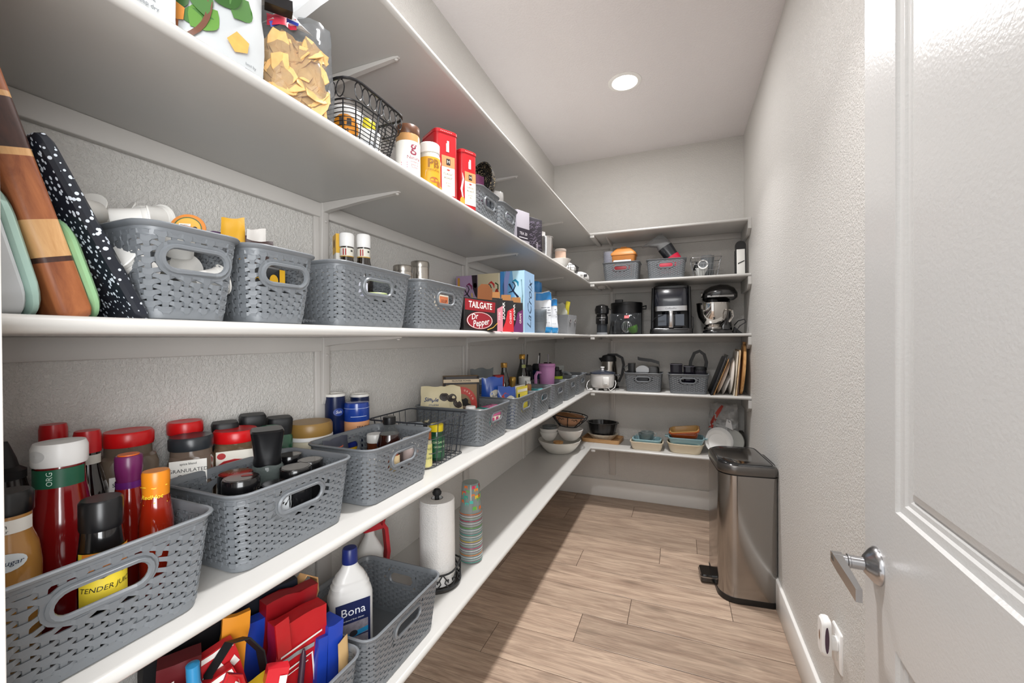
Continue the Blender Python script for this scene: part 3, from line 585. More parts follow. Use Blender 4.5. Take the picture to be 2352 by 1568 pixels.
vessel('yellow_jar', 'yellow jar with a wide blue screw lid', 'jar', (-.926, .956 , Z2), [(.040, 0), (.043, .004), (.044, .07), (.041, .085), (.040, .092)], m('#d9ab1e', .35), [(.0425, .090), (.0445, .093), (.0445, .114), (.041, .119)], m('#23307a', .3), n=40, capname='lid')
# ---- third basket: syrup and white-lidded jars
t = T('syrup_bottle', 'clear glass bottle of dark syrup with a black cap', 'bottle', (-.765, .962, ZB), 0)
SB = [(.030, 0), (.034, .006), (.036, .06), (.0345, .105), (.027, .132), (.0155, .146), (.0138, .152), (.0160, .154), (.0160, .158), (.013, .160)]
G().lathe([(.0275, .1305)] + SB[5:] + [(.0008, .16)], 28, c0=False).obj('glass', m('#cfd4d4', .03, clear=.8), t)
G().lathe([(.0008, 0), (.030, 0), (.034, .006), (.036, .06), (.0345, .105), (.0273, .131), (.0008, .1312)], 28).obj('syrup', m('#2a0f08', .05, coat=1), t)
G().lathe([(.0008, .158), (.0175, .158), (.0178, .160), (.0178, .177), (.016, .179), (.0008, .179)], 24).obj('cap', BLACK, t)
for lb, x, y, h, r, c in (('white-lidded jar right of the syrup bottle', -.722, 1.004, .112, .026, '#eceae6'), ('low white-lidded tub at the near front of the syrup basket', -.735, .845, .098, .030, '#dedad0'), ('brown glass jar behind the syrup bottle', -.835, .985, .12, .024, '#e9e7e2')):
    vessel('white_lidded_jar', lb, 'jar', (x, y, ZB), [(r*.9, 0), (r*.97, .004), (r*.97, h-.022)], m('#c9b6b0' if c != '#e9e7e2' else '#5a2d1a', .25), [(r*.98, h-.024), (r, h-.022), (r, h-.003), (r*.92, h)], m(c, .3), n=28, ribs=0)
vessel('spice_bottle', 'orange-brown bottle seen through the handle of the syrup basket', 'bottle', (-.715, .908, ZB), [(.018, 0), (.020, .004), (.020, .08), (.016, .095)], m('#7a2d12', .2, coat=.5), [(.017, .094), (.017, .108), (.015, .11)], m('#d8d4cc', .4), extra=[L_('label', m('#cdb68c', .5), .0203, -10, .02, .09, 60)])
mp_, bd = pouch_map(-20, (-.845, .850, ZB), .075, .135, .02, 4, .006, 11)
o = bd(8, 10).obj('snack_pouch', m('#3a3c48', .3), None); tag(o, 'crumpled grey and orange pouch behind the syrup bottle', 'pouch')
dec(o, 'orange_print', m('#c4502a', .4), mp_, [s_poly([(-.02, .06), (.02, .06), (.025, .115), (-.015, .105)])], .001)
# ---- wire basket with spices
GW = m('#4a4e55', .35, .6)
t = T('wire_basket', 'grey wire basket holding spice bottles between two plastic baskets', 'basket', (-.825, 1.200, Z2), 0)
def wire_basket(t, W, D, H, tp, mt, nv, nu, nh, r=.0016, rr_=.018, rim=.0026):
    def dm(z): k = (1-z/H)*tp; return W-k, D-k
    def ring(z, n=5): w_, d_ = dm(z); return [(x, y, z) for x, y in rr(w_, d_, rr_, n)]
    g = G(); g.tube(ring(H), rim, 6, True); g.obj('rim', mt, t)
    g = G()
    for k in range(nh): g.tube(ring(.003 + (H-.006)*k/nh), r, 5, True)
    for i in range(nu):
        x = -.5 + (i+.5)/nu
        for sg in (-1, 1): g.tube([(x*(dm(z)[0]-.03), sg*dm(z)[1]/2, z) for z in (H, .003)], r, 5)
        g.tube([(x*(dm(.003)[0]-.03), -dm(.003)[1]/2, .003), (x*(dm(.003)[0]-.03), dm(.003)[1]/2, .003)], r, 5)
    for i in range(nv):
        y = -.5 + (i+.5)/nv
        for sg in (-1, 1): g.tube([(sg*dm(z)[0]/2, y*(dm(z)[1]-.03), z) for z in (H, .003)], r, 5)
        g.tube([(-dm(.003)[0]/2, y*(dm(.003)[1]-.03), .003), (dm(.003)[0]/2, y*(dm(.003)[1]-.03), .003)], r, 5)
    g.obj('wires', mt, t)
wire_basket(t, .25, .235, .142, .03, GW, 6, 7, 3, .0013)
vessel('spice_bottle', 'spice bottle with an orange-brown cap and pale yellow label', 'bottle', (-.738, 1.103, Z2+.005), [(.0165, 0), (.019, .003), (.019, .078), (.0165, .088)], m('#cfc6a4', .12, clear=.2), [(.0168, .086), (.0175, .088), (.0175, .106), (.016, .108)], m('#9a5427', .4), extra=[L_('label', m('#cfc77e', .5), .0193, -30, .004, .072, 100, [('SPICE', .009, 0, .058), ('BLEND', .008, 0, .030)], '#4a5a2a')])
vessel('spice_bottle', 'dark green bottle with a yellow cap in the wire basket', 'bottle', (-.752, 1.188, Z2+.005), [(.023, 0), (.025, .003), (.025, .086), (.022, .096)], m('#17402a', .2, coat=.4), [(.0235, .094), (.0245, .096), (.0245, .114), (.021, .117)], m('#d8c01e', .35), extra=[L_('label', m('#1d5334', .4), .0253, -35, .01, .08, 90, [('ORGANIC', .010, 0, .060), ('OREGANO', .008, 0, .045), ('16 oz', .006, 0, .030)], '#c9d8b0')])
vessel('spice_bottle', 'small jar with a pale label at the back of the wire basket', 'bottle', (-.83, 1.215, Z2+.005), [(.02, 0), (.022, .003), (.022, .08), (.019, .09)], m('#2c2f30', .2), [(.02, .088), (.02, .108), (.018, .11)], BLACK)
mp_, bd = pouch_map(-30, (-.80, 1.115, Z2+.006), .085, .13, .03, 0, .006, 5)
tag(bd(8, 9).obj('plastic_pouch', m('#aab2ba', .1, clear=.35), None), 'crumpled clear pouch at the near end of the wire basket', 'pouch')
vessel('jar', 'white-lidded jar with a pinkish tint inside the wire basket', 'jar', (-.885, 1.125, Z2+.005), [(.028, 0), (.031, .004), (.031, .088)], m('#d8c4c2', .3), [(.032, .086), (.033, .088), (.033, .108), (.030, .112)], WHT, capname='lid')
# basket behind the wire one, cookie pouch and pancake box
mp_, bd = pouch_map(-50, (-.872, 1.424, Z2+.012), .17, .205, .05, 14, .007, 3, 1.0)
o = tag(bd(12, 14).obj('cookie_pouch', m('#d9cda9', .45), None), 'cream snack pouch printed with dark cookies, leaning in a basket', 'pouch')
for cx, cy in ((.010, .160), (.042, .152), (.062, .128)):
    c = dec(o, 'cookie_print', m('#37302e', .6), mp_, [s_disc(cx, cy, .020, .016, 20, 2)], .002)
    dec(c, 'cookie_ring', m('#6b625c', .6), mp_, [s_disc(cx, cy, .016, .0125, 20, 1, .88)], .003)
dec(o, 'lettering', m('#27406e', .5), mp_, [s_text('Simple', .022, -.045, .150, shear=.3, bold=.02), s_text('cookies', .013, -.035, .130, shear=.2)], .002)
t = T('pancake_mix_box', 'brown pancake mix box with a red ring and bear picture', 'box', (-.872, 1.570, Z2+.006), -55)
BW, BD, BH = .15, .058, .240
G().box(-BD/2, BD/2, -BW/2, BW/2, 0, BH, .001).obj('carton', m('#8a7050', .6), t)
mp = face(0, (BD/2, 0, 0)); DKB = m('#241a16', .5)
dec(t, 'dark_frame', DKB, mp, [s_rect(-BW/2, BW/2, BH-.034, BH), s_rect(-BW/2, -BW/2+.010, 0, BH), s_rect(BW/2-.010, BW/2, 0, BH)], .0006)
dec(t, 'pale_strip', m('#c7b394', .5), mp, [s_rect(-BW/2, BW/2, BH-.026, BH-.012)], .0011)
dec(t, 'lettering', DKB, mp, [s_text('FRONTIER POWER', .0095, 0, BH-.019, bold=.02)], .0016)
dec(t, 'red_ring', m('#b8352a', .5), mp, [s_disc(0, .118, .066, .078, 40, 1, .62)], .0008)
dec(t, 'lettering', m('#efe3cf', .5), mp, [s_text(c, .011, .052*math.cos(R(150-12.5*i)), .118+.0645*math.sin(R(150-12.5*i)), rot=60-12.5*i) for i, c in enumerate('WHOLE GRAIN')], .0014)
dec(t, 'bear_picture', m('#1a1614', .7), mp, [s_poly([(.004+(.034+.006*math.sin(i*2.3))*math.cos(2*pi*i/22), .108+(.040+.006*math.cos(i*1.7))*math.sin(2*pi*i/22)) for i in range(22)])], .0014)
dec(t, 'bear_muzzle', m('#8c7868', .7), mp, [s_disc(.010, .100, .012, .016, 16)], .0019); dec(t, 'bear_mouth', m('#120c0a', .7), mp, [s_disc(.011, .096, .006, .009, 14)], .0024)
dec(t, 'name_band', m('#17110f', .5), mp, [s_rect(-BW/2+.010, BW/2-.010, .030, .060)], .0026); dec(t, 'lettering', m('#f0e9da', .5), mp, [s_text('KODIAK', .030, .0, .045, bold=.02)], .0032)
mp2 = face(90, (0, BW/2, 0)); dec(t, 'side_panel', DKB, mp2, [s_rect(-BD/2, BD/2, .15, BH)], .0006); dec(t, 'side_text', m('#d8c29a', .5), mp2, [s_rect(-.022, .022, .02+i*.011, .026+i*.011) for i in range(10)] , .0008)
dec(t, 'side_text', m('#b8352a', .5), mp2, [s_rect(-.020, .020, .16+i*.02, .17+i*.02) for i in range(3)], .0012)
# pink/teal carton + white bottle in the D5 basket
t = T('drink_mix_box', 'pink and teal carton lying in a grey basket', 'box', (-.722, 1.530, Z2+.0905), 82, rx=0)
G().box(-.062, .062, -.022, .022, 0, .038, .001, ).obj('carton', m('#e3dcd6', .5), t)
dec(t, 'pink_print', m('#c33d78', .5), flat(0, (0, 0, .038)), [s_rect(-.025, .06, -.021, .021)], .0006); dec(t, 'teal_print', m('#1f8a80', .5), flat(0, (0, 0, .038)), [s_rect(-.062, -.030, -.021, .021)], .0006)
dec(t, 'lettering', m('#f6eef0', .5), flat(0, (0, 0, .038)), [s_text('MIX 10', .020, .016, 0, bold=.02)], .0012)
dec(t, 'teal_print', m('#1f8a80', .5), face(-90, (0, -.022, 0)), [s_rect(-.062, -.03, 0, .038)], .0006); dec(t, 'pink_print', m('#d06a94', .5), face(-90, (0, -.022, 0)), [s_rect(-.03, .062, 0, .038)], .0006)
t = T('pale_carton', 'pale carton under the pink and teal one', 'box', (-.724, 1.530, Z2+.006), 82); G().box(-.06, .06, -.024, .024, 0, .084, .001).obj('carton', m('#e8e0c8', .5), t)
dec(t, 'print', m('#39a08f', .5), face(-90, (0, -.024, 0)), [s_rect(-.055, -.02, .03, .08)], .0006); dec(t, 'print', m('#d25d86', .5), face(-90, (0, -.024, 0)), [s_rect(-.01, .01, .04, .08), s_rect(.02, .04, .04, .08)], .0006)
vessel('white_capped_bottle', 'small bottle with a ribbed white cap at the basket corner', 'bottle', (-.745, 1.418, ZB), [(.018, 0), (.021, .004), (.021, .10), (.018, .112)], m('#e6e4e0', .35), [(.0185, .108), (.0195, .110), (.0195, .138), (.017, .141)], WHT, ribs=16)
# ---------------------------------------------------------------- rest of the second shelf
def pouch(name, label, cat, a, o, wd, h, t, mt, tilt=0, crump=.005, seed=1, top=1.0, nu=9, nv=10, group=None):
    mp_, bd = pouch_map(a, o, wd, h, t, tilt, crump, seed, top); ob = tag(bd(nu, nv).obj(name, mt, None), label, cat, group); return ob, mp_
SNK = m('#2350a8', .3, coat=.3)
for lb, a, o, wd, h, sd in (('taller blue snack bag leaning against clear zip bag', -50, (-.805, 1.752, Z2+.01), .105, .215, 21), ('lower blue snack bag showing a cream oval and red print', -40, (-.742, 1.772, Z2+.01), .095, .175, 22)):
    ob, mp_ = pouch('snack_bag', lb, 'bag', a, o, wd, h, .045, SNK, 2, .006, sd, .9)
    dec(ob, 'oval_print', m('#dcd6c4', .4), mp_, [s_disc(.012, h*.62, .030, .024, 22, 2)], .002)
    dec(ob, 'lettering', m('#b8382c' if sd == 22 else '#22396e', .4), mp_, [s_text('Goldfish', .015, .012, h*.62, 10, .2, .01, .8)], .004)
    if sd == 22: dec(ob, 'red_print', m('#c23a2a', .4), mp_, [s_poly([(-.035, h*.72), (-.015, h*.84), (.005, h*.80), (-.02, h*.70)])], .002)
ob, mp_ = pouch('zip_bag', 'clear zip-top bag standing up behind the blue snack bags', 'bag', -45, (-.935, 1.905, Z2+.001), .125, .250, .02, m('#c3ccd0', .1, clear=.7), 0, .008, 8, .6)
dec(ob, 'zip_strip', m('#e3e8ea', .2), mp_, [s_rect(-.055, .055, .195, .203, 6, 1), s_rect(-.055, .055, .168, .171, 6, 1)], .002)
t = T('red_carton', 'small red carton between the zip bag and dark oil bottle', 'box', (-.90, 2.030, Z2+.006), -40); G().box(-.02, .02, -.026, .026, 0, .205, .001).obj('carton', m('#a8151e', .45), t)
dec(t, 'side_print', m('#c8454a', .45), face(0, (.02, 0, 0)), [s_rect(-.02, .02, .03, .17)], .0005)
t = T('card_bundle', 'bundle of yellow and white packets standing upright in a grey basket', 'packets', (-.722, 1.888, Z2+.006), -8)
for i in range(7):
    G().box(-.012+.004*i, -.0085+.004*i, -.055 + .004*(i % 3), .050 - .003*(i % 2), 0, .158+.014*((i*5) % 4)/3, .0006).obj('packet', m('#e9e4cf' if i < 6 else '#e2cf4a', .45), t)
mp = face(0, (.0156, 0, 0)); dec(t, 'print', m('#2c3b3a', .5), mp, [s_rect(-.045, -.030, .098, .135), s_text('JUICE', .015, .008, .115, 0, .2), s_text('lemon', .012, .01, .095)], .0006)
dec(t, 'print', m('#f0ead8', .5), mp, [s_rect(-.052, .045, .142, .155)], .0006)
def winebot(label, x, y, h, r, glass, capc, gold=True):
    t = T('oil_bottle', label, 'bottle', (x, y, Z2+.006), 0)
    G().lathe([(.0008, 0), (r*.9, 0), (r, .006), (r, h*.50), (r*.92, h*.58), (r*.52, h*.76), (r*.40, h*.83), (r*.38, h*.93), (.0008, h*.935)], 26).obj('glass', m(glass, .06, coat=1), t)
    G().lathe([(.0008, h*.90), (r*.46, h*.90), (r*.48, h*.91), (r*.48, h*.99), (r*.42, h), (.0008, h)], 24).obj('cap', m(capc, .3, .6), t)
    wrap(t, 'label', m('#2a2b22', .4), r*1.0, -50, h*.1, h*.42, 70)
    return t
winebot('dark oil bottle with a gold cap behind the gold-necked bottle', -.905, 2.122, .265, .038, '#0e0c0a', '#b98c45')
winebot('taller dark green oil bottle with a gold cap by the wall post', -.918, 2.445, .300, .040, '#13180f', '#c09342')
t = [k for k in C.objects if k.get('label', '').startswith('taller dark green oil')][0]
dec(t, 'round_label', m('#4b5238', .4), cyl(.040, -50, 0), [s_disc(0, .13, .03, .034, 22, 2)], .002); dec(t, 'neck_label', m('#a8b06a', .4), cyl(.021, -45, 0), [s_rect(-.012, .012, .216, .236, 4, 1)], .004)
t = T('gold_bottle', 'small bottle with a long gold foil neck among the snack bags', 'bottle', (-.812, 1.992, Z2+.006), 0, rx=-8)
G().lathe([(.0008, 0), (.024, 0), (.026, .005), (.026, .09), (.0155, .13), (.0008, .131)], 22).obj('glass', m('#15110c', .1, coat=1), t)
G().lathe([(.0155, .120), (.0165, .128), (.0155, .170), (.018, .176), (.018, .196), (.0155, .200), (.0008, .200)], 22).obj('foil_neck', m('#a2813f', .35, .7), t)
t = T('scoop', 'white plastic measuring cup scoop with a thumb hole standing in the basket', 'scoop', (-.800, 2.165, Z2+.006), -45)
G().lathe([(.028, 0), (.03, .003), (.032, .10), (.033, .185), (.031, .187), (.029, .18), (.027, .01), (.0008, .006)], 26).obj('cup', m('#cfd0cc', .35), t)
G().loft([[(.035+x*.3, -.012, z) for x, z in ((0, .10), (.06, .11), (.065, .165), (.0, .17))], [(.035+x*.3, .012, z) for x, z in ((0, .10), (.06, .11), (.065, .165), (.0, .17))]]).obj('handle', m('#d6d7d3', .35), t)
dec(t, 'thumb_hole', m('#8e8f8c', .5), face(0, (.0545, 0, 0)), [s_disc(0, .150, .006, .006, 14)], .0006)
vessel('corked_bottle', 'small dark bottle with a tan cap seen behind yellow packets', 'bottle', (-.755, 2.105, Z2+.006), [(.018, 0), (.02, .004), (.02, .085), (.013, .115)], m('#17130f', .15, coat=.6), [(.0145, .112), (.0155, .114), (.0155, .150), (.0135, .153)], m('#a9743f', .4))
vessel('teal_tin', 'low teal lidded pot in the basket with the scoop', 'pot', (-.728, 2.165, Z2+.006), [(.03, 0), (.032, .004), (.032, .10)], m('#2d6f78', .3), [(.033, .098), (.034, .10), (.034, .122), (.031, .125)], m('#4fa3a6', .25), capname='lid')
vessel('lidded_cup', 'black lidded cup lying low near the pink tumbler', 'cup', (-.735, 2.335, Z2+.006), [(.03, 0), (.034, .10), (.034, .105)], m('#37393d', .3), [(.035, .103), (.036, .106), (.036, .120), (.03, .124)], m('#2c2e33', .3))
PK = m('#c78bbd', .4); t = T('pink_tumbler', 'big pink tumbler with a side handle and clear straw', 'tumbler', (-.772, 2.495, Z2+.006), -35)
G().lathe([(.0008, 0), (.038, 0), (.041, .006), (.044, .10), (.050, .20), (.0505, .218), (.0008, .219)], 36).obj('body', PK, t)
G().lathe([(.0515, .216), (.0525, .219), (.0525, .236), (.050, .241), (.0008, .242)], 36).obj('lid', m('#bd80b3', .4), t)
G().lathe([(.0520, .2265), (.0532, .2275), (.0532, .2285), (.0520, .2295)], 36, c0=False, c1=False).obj('seam', m('#8c5f86', .4), t)
G().tube([(.0, -.046, .185), (.0, -.075, .190), (.0, -.088, .170), (.0, -.088, .09), (.0, -.084, .06), (0, -.083, .045)], [.009, .0095, .010, .010, .009, .006], 8).obj('handle', PK, t)
G().tube([(0, .01, .235), (.002, .008, .300)], .0035, 8).obj('straw', m('#c9c2cc', .2, clear=.4), t)
def tumb(label, x, y, h, r, col, straw, sc, rz=0):
    t = T('black_tumbler', label, 'tumbler', (x, y, Z2+.006), rz)
    G().lathe([(.0008, 0), (r*.75, 0), (r*.8, .006), (r, h*.7), (r, h*.8), (.0008, h*.805)], 26).obj('body', m(col, .25), t)
    G().lathe([(r*1.02, h*.79), (r*1.05, h*.80), (r*1.05, h*.90), (r*.8, h*.96), (.0008, h*.965)], 26).obj('lid', BLKM, t)
    if straw: G().tube([(.0, .0, h*.9), (.004, .006, straw)], .005, 7).obj('straw', m(sc, .3), t)
    return t
tumb('black tumbler with a wide black straw by the wall', -.930, 2.560, .235, .036, '#111417', .295, '#16171a')
tumb('black and navy tumbler with a thin white straw', -.880, 2.640, .240, .038, '#1f3556', .285, '#d8d8d8')
tumb('dark tumbler with a slim black straw behind the pink one', -.905, 2.740, .215, .037, '#1b1c20', .298, '#131316')
t = T('shaker_bottle', 'black shaker bottle with a lime green band', 'bottle', (-.785, 2.760, Z2+.006), -30)
G().lathe([(.0008, 0), (.034, 0), (.036, .005), (.039, .10), (.039, .118), (.0008, .119)], 28).obj('body', m('#1d2733', .1, clear=.25), t)
G().lathe([(.040, .113), (.042, .115), (.042, .140), (.040, .142), (.0008, .142)], 28).obj('lime_band', m('#c3d82c', .35), t)
G().lathe([(.0395, .141), (.040, .16), (.033, .178), (.020, .183), (.018, .200), (.014, .205), (.0008, .205)], 28).obj('lid', BLKM, t)
G().tube([(.03, 0, .175), (.045, 0, .185), (.045, 0, .165), (.036, 0, .158)], .004, 6).obj('loop', BLKM, t)
G().lathe([(.0008, .0), (.030, .0), (.032, .07), (.0008, .075)], 22, M=Matrix.Translation((0, 0, .008))).obj('contents', m('#2a4260', .4), t)
t = T('travel_mug', 'black travel mug with a flip lid behind the shaker bottle', 'mug', (-.895, 2.965, Z2+.006), 0)
G().lathe([(.0008, 0), (.032, 0), (.034, .006), (.038, .17), (.0008, .171)], 24).obj('body', m('#1a1b1f', .3), t); G().lathe([(.039, .168), (.040, .19), (.03, .205), (.0008, .207)], 24).obj('lid', BLKM, t)
G().box(-.045, .012, -.012, .012, .200, .222, .004).obj('flip_spout', BLKM, t)
t = T('grey_coil', 'coil of grey ribbed hose resting in the far left basket', 'hose', (-.800, 3.060, Z2+.05), 0)
pts = []
for i in range(90):
    a = i*2*pi/18; pts.append((.045*math.cos(a), .062*math.sin(a)*0 + .02*(i/90-.5)*2, .055+.045*math.sin(a)))
G().tube(pts, .0075, 7).obj('hose', m('#9aa0a2', .45), t)
t = T('acrylic_sheet', 'pale clear-edged sheet behind the grey coil', 'sheet', (-.86, 3.120, Z2+.006), -20); G().box(-.004, .004, -.05, .05, 0, .19, .003).obj('lid_plate', m('#b9bdbb', .3), t); G().box(.004, .008, -.04, .04, .02, .175, .002).obj('lid_ridge', m('#aeb2b0', .3), t)

# ---------------------------------------------------------------- middle shelf: boards, pods, boxes
def slab(name, label, x0, x1, y0, th, h, lean, mt, rc=.02, cat='cutting board', parts=None, z0=Z3, hole=False):
    # upright slab in the x/z plane, thickness along y, leaning back towards -y about its lower far edge
    o = T(name, label, cat, (x1, y0, z0+.001), 0, rx=lean)
    W = x1-x0; g = G(); b = min(.004, th*.3); M = Matrix.Translation((-W/2, -th/2, h/2)) @ Matrix.Rotation(R(90), 4, 'X')
    g.rb([(-th/2, W-2*b, h-2*b, rc), (-th/2+b, W, h, rc), (th/2-b, W, h, rc), (th/2, W-2*b, h-2*b, rc)], 5, M)
    g.obj('board', mt, o); return o
slab('cutting_board', 'light grey cutting board nearest the door jamb', -.97, -.672, .194, .018, .13, 2, m('#a9abac', .5), .03)
slab('cutting_board', 'thick pale grey cutting board between its grey twin and the mint one', -.975, -.672, .233, .026, .142, 13, m('#b4b7b9', .5), .03)
slab('cutting_board', 'mint green cutting board behind the thick grey one', -.965, -.675, .2465, .012, .150, 13, m('#a9c8bd', .45), .035)
t = T('cutting_board', 'thick wooden block cutting board in dark and light striped woods', 'cutting board', (-.673, .288, Z3+.001), 0, rx=16)
W1 = woodmat('wood_red', '#7d4223', '#a9663c', 2, 6, 9); W2 = woodmat('wood_pale', '#b98752', '#d7ab78', 2, 6, 9); W3 = woodmat('wood_dark', '#2a1712', '#4a2a20', 2, 6, 9)
z = 0
for hh, mt_ in ((.070, W1), (.006, W3), (.042, W2), (.068, W1), (.008, W2), (.052, W3), (.006, W2), (.048, W1)):
    b = G(); r_ = .008
    if z == 0: b.rb([(0, .285, .018, .004), (.004, .295, .028, .007), (.012, .30, .0325, r_), (hh, .30, .0325, r_)], 3, None, -.15, -.01625)
    else: b.rb([(z, .30, .0325, r_), (z+hh, .30, .0325, r_)], 3, None, -.15, -.01625)
    b.obj('wood_strip', mt_, t); z += hh
slab('cutting_board', 'sage green cutting board pressed against the wooden block', -.955, -.678, .3005, .0105, .125, 16, m('#8fb98a', .45), .03)
BAM = woodmat('bamboo', '#8a5f26', '#b98a45', 0, 9, 7)
slab('cutting_board', 'bamboo cutting board behind the speckled black one', -.985, -.72, .315, .012, .11, 17, BAM, .02)
slab('cutting_board', 'black cutting board flecked with white, leaning to the left', -.985, -.672, .347, .015, .235, 25.2, speckmat('speckled_black', '#1c2029', '#cfd8e2', 150, .30), .012)
# coffee pods
PODW = m('#e6e4df', .4); 
def pod(label, loc, rx, ry, lid=None, rz=0, sc=1.0):
    t = T('coffee_pod', label, 'coffee pod', loc, rz, None, rx, ry)
    G().lathe([(.0008, 0), (.0165*sc, 0), (.018*sc, .002), (.0205*sc, .036*sc), (.0215*sc, .037*sc), (.0225*sc, .043*sc)], 24, c1=False).obj('cup', PODW, t)
    G().lathe([(.0225*sc, .0428*sc), (.0252*sc, .043*sc), (.0255*sc, .0442*sc), (.0250*sc, .0452*sc), (.0008, .0455*sc)], 28).obj('foil_lid', m(lid or '#efede8', .4), t)
    return t
zc_ = Z3+.134
PD = [('big white coffee pod lying on its side at the near back of the heap', (-.925, .335, zc_+.040), 82, -15, None, 60), ('white coffee pod leaning lid-up near the speckled board', (-.865, .335, zc_+.012), 60, 20, None, 0),
      ('white coffee pod standing lid forward at the top of the heap', (-.885, .392, zc_+.030), 15, 62, None, -40), ('ribbed white coffee pod lying across the front of the heap', (-.772, .345, zc_+.012), -82, 8, None, -25),
      ('white coffee pod tipped towards the wall at the top right of the heap', (-.878, .452, zc_+.034), 50, -38, None, 20), ('white coffee pod with its lid facing right, at the top of the heap', (-.850, .418, zc_+.048), -80, -12, None, 12),
      ('white coffee pod at the far right of the heap beside the orange one', (-.835, .470, zc_+.004), -50, -20, None, 0), ('white coffee pod showing its rounded bottom at the near front of the heap', (-.805, .345, zc_+.026), 100, 40, None, 30)]
for lb, l, a, b, c, z in PD: pod(lb, l, a, b, c, z)
t = pod('coffee pod with a copper rim face-up at the front rim', (-.735, .415, zc_-.030), 12, 22, '#c0632c')
t = pod('coffee pod with an orange lid and white label facing out', (-.775, .468, zc_+.012), 0, 80, '#cf8138', -50)
mp = flat(90+0, (0, 0, .0456)); dec(t, 'lid_ring', m('#3d6b4a', .5), mp, [s_disc(0, 0, .020, None, 26, 1, .93)], .0004); dec(t, 'lid_print', m('#dca94a', .5), mp, [s_disc(0, 0, .0182, None, 24)], .0004)
dec(t, 'label', m('#eceae4', .5), mp, [s_rect(-.012, .004, -.0075, .008)], .0009); dec(t, 'lettering', m('#33343a', .5), mp, [s_text('BREAKFAST', .0024, -.004, .0055), s_text('BLEND', .0030, -.004, .001), s_text('decaf', .0024, -.004, -.003)], .0013)
dec(t, 'picture', m('#23262b', .5), mp, [s_disc(.010, -.002, .0045, .006, 14)], .0009)
for i, (lb, l, a, b) in enumerate((('white coffee pod seen through the handle at the left', (-.715, .365, Z3+.066), 60, 20), ('white coffee pod seen through the handle at the right', (-.72, .425, Z3+.06), -70, 30), ('white coffee pod deep in the middle of the pod basket', (-.80, .395, Z3+.05), 30, 40), ('white coffee pod deep at the back of the pod basket', (-.86, .40, Z3+.06), -30, 20), ('white coffee pod under the heap at the near side', (-.80, .360, Z3+.085), 80, 0), ('white coffee pod under the heap at the far side', (-.79, .432, Z3+.085), 0, 85))):
    pod(lb, l, a, b)
# wrappers in the second narrow basket
pouch('wrapper', 'yellow snack wrapper sticking up from the narrow basket', 'wrapper', -35, (-.80, .545, Z3+.075), .04, .135, .012, m('#d6a12c', .4), 4, .006, 31)
pouch('wrapper', 'purple snack wrapper behind the yellow one', 'wrapper', -40, (-.845, .560, Z3+.075), .085, .115, .014, m('#553a5c', .4), 8, .008, 32)
pouch('wrapper', 'white paper wrapper leaning right at the rim', 'wrapper', -30, (-.80, .590, Z3+.075), .035, .120, .008, m('#cfcac4', .5), -10, .006, 33)
pouch('wrapper', 'brown wrapper low between the yellow and white ones', 'wrapper', -30, (-.76, .57, Z3+.06), .05, .105, .014, m('#3a2420', .4), 0, .006, 34)
t = T('bottle_pack', 'black and yellow pack seen through the handle of the narrow basket', 'pack', (-.745, .546, Z3+.006), 0); G().box(-.03, .03, -.045, .045, 0, .105, .006).obj('pack_body', m('#1d1f22', .35), t)
dec(t, 'yellow_print', m('#d9a728', .4), face(0, (.03, 0, 0)), [s_disc(.018, .078, .009, .011, 14), s_rect(.03, .042, .06, .10), s_text('BAR', .014, -.015, .08)], .0006)
# wide basket: extract box and two bottles
t = T('extract_carton', 'yellow and white carton behind the extract bottles', 'box', (-.865, .895, Z3+.006), -35); G().box(-.022, .022, -.022, .022, 0, .252, .001).obj('carton', m('#d8d4cc', .5), t)
for a, o in ((0, (.022, 0, 0)), (-90, (0, -.022, 0))):
    dec(t, 'yellow_print', m('#d8a718', .45), face(a, o), [s_rect(-.022, .022, .20, .252)], .0005); dec(t, 'round_print', m('#5a3a10', .5), face(a, o), [s_disc(0, .228, .008, .011, 16)], .001)
    dec(t, 'lettering', m('#2a2a2a', .5), face(a, o), [s_text('PURE EXTRACT', .008, 0, .15, 90), s_text('vanilla', .007, -.012, .15, 90)], .0009)
for lb, x, y, h in (('dark extract bottle with a white cap, left of two', -.838, .893-.012, .252), ('taller dark extract bottle with a white cap, right of two', -.822, .936-.008, .258)):
    vessel('extract_bottle', lb, 'bottle', (x, y, Z3+.006), [(.024, 0), (.026, .004), (.026, h*.55), (.0235, h*.62), (.0172, h*.72), (.0165, h*.87)], m('#1d130c', .08, coat=1), [(.0182, h*.855), (.0190, h*.86), (.0190, h*.985), (.0165, h)], WHT, ribs=20, extra=[
        L_('neck_label', m('#e4e0d4', .5), .0170, -40, h*.745, h*.84, 95, None, '#222', [('red_print', '#a01f22', [s_rect(-.012, -.009, h*.76, h*.83), s_rect(-.006, -.003, h*.76, h*.83)]), ('dark_print', '#3a3a34', [s_rect(.008, .014, h*.80, h*.82)]), ('gold_band', '#c79a3a', [s_rect(-.027, .027, h*.745, h*.755, 10, 1)])])])
STL = m('#b9b4ad', .25, 1.0, var=.04)
for lb, x, y, h, rb in (('shorter stainless canister top showing over the basket rim', -.840, .866+.265, .205, 0), ('taller stainless canister with a round button, right of its twin', -.845, 1.285 - .05, .236, 1)):
    t = vessel('steel_canister', lb, 'canister', (x, y, Z3+.006), [(.029, 0), (.031, .003), (.031, h-.006), (.030, h-.002)], STL, [(.0312, h-.022), (.0316, h-.021), (.0316, h-.003), (.030, h)], m('#a7a29b', .3, 1.0), n=34, capname='lid')
    if rb: dec(t, 'button', m('#8b8782', .3, 1.0), cyl(.0313, -60, 0), [s_disc(0, h-.045, .006, .009, 16)], .001)
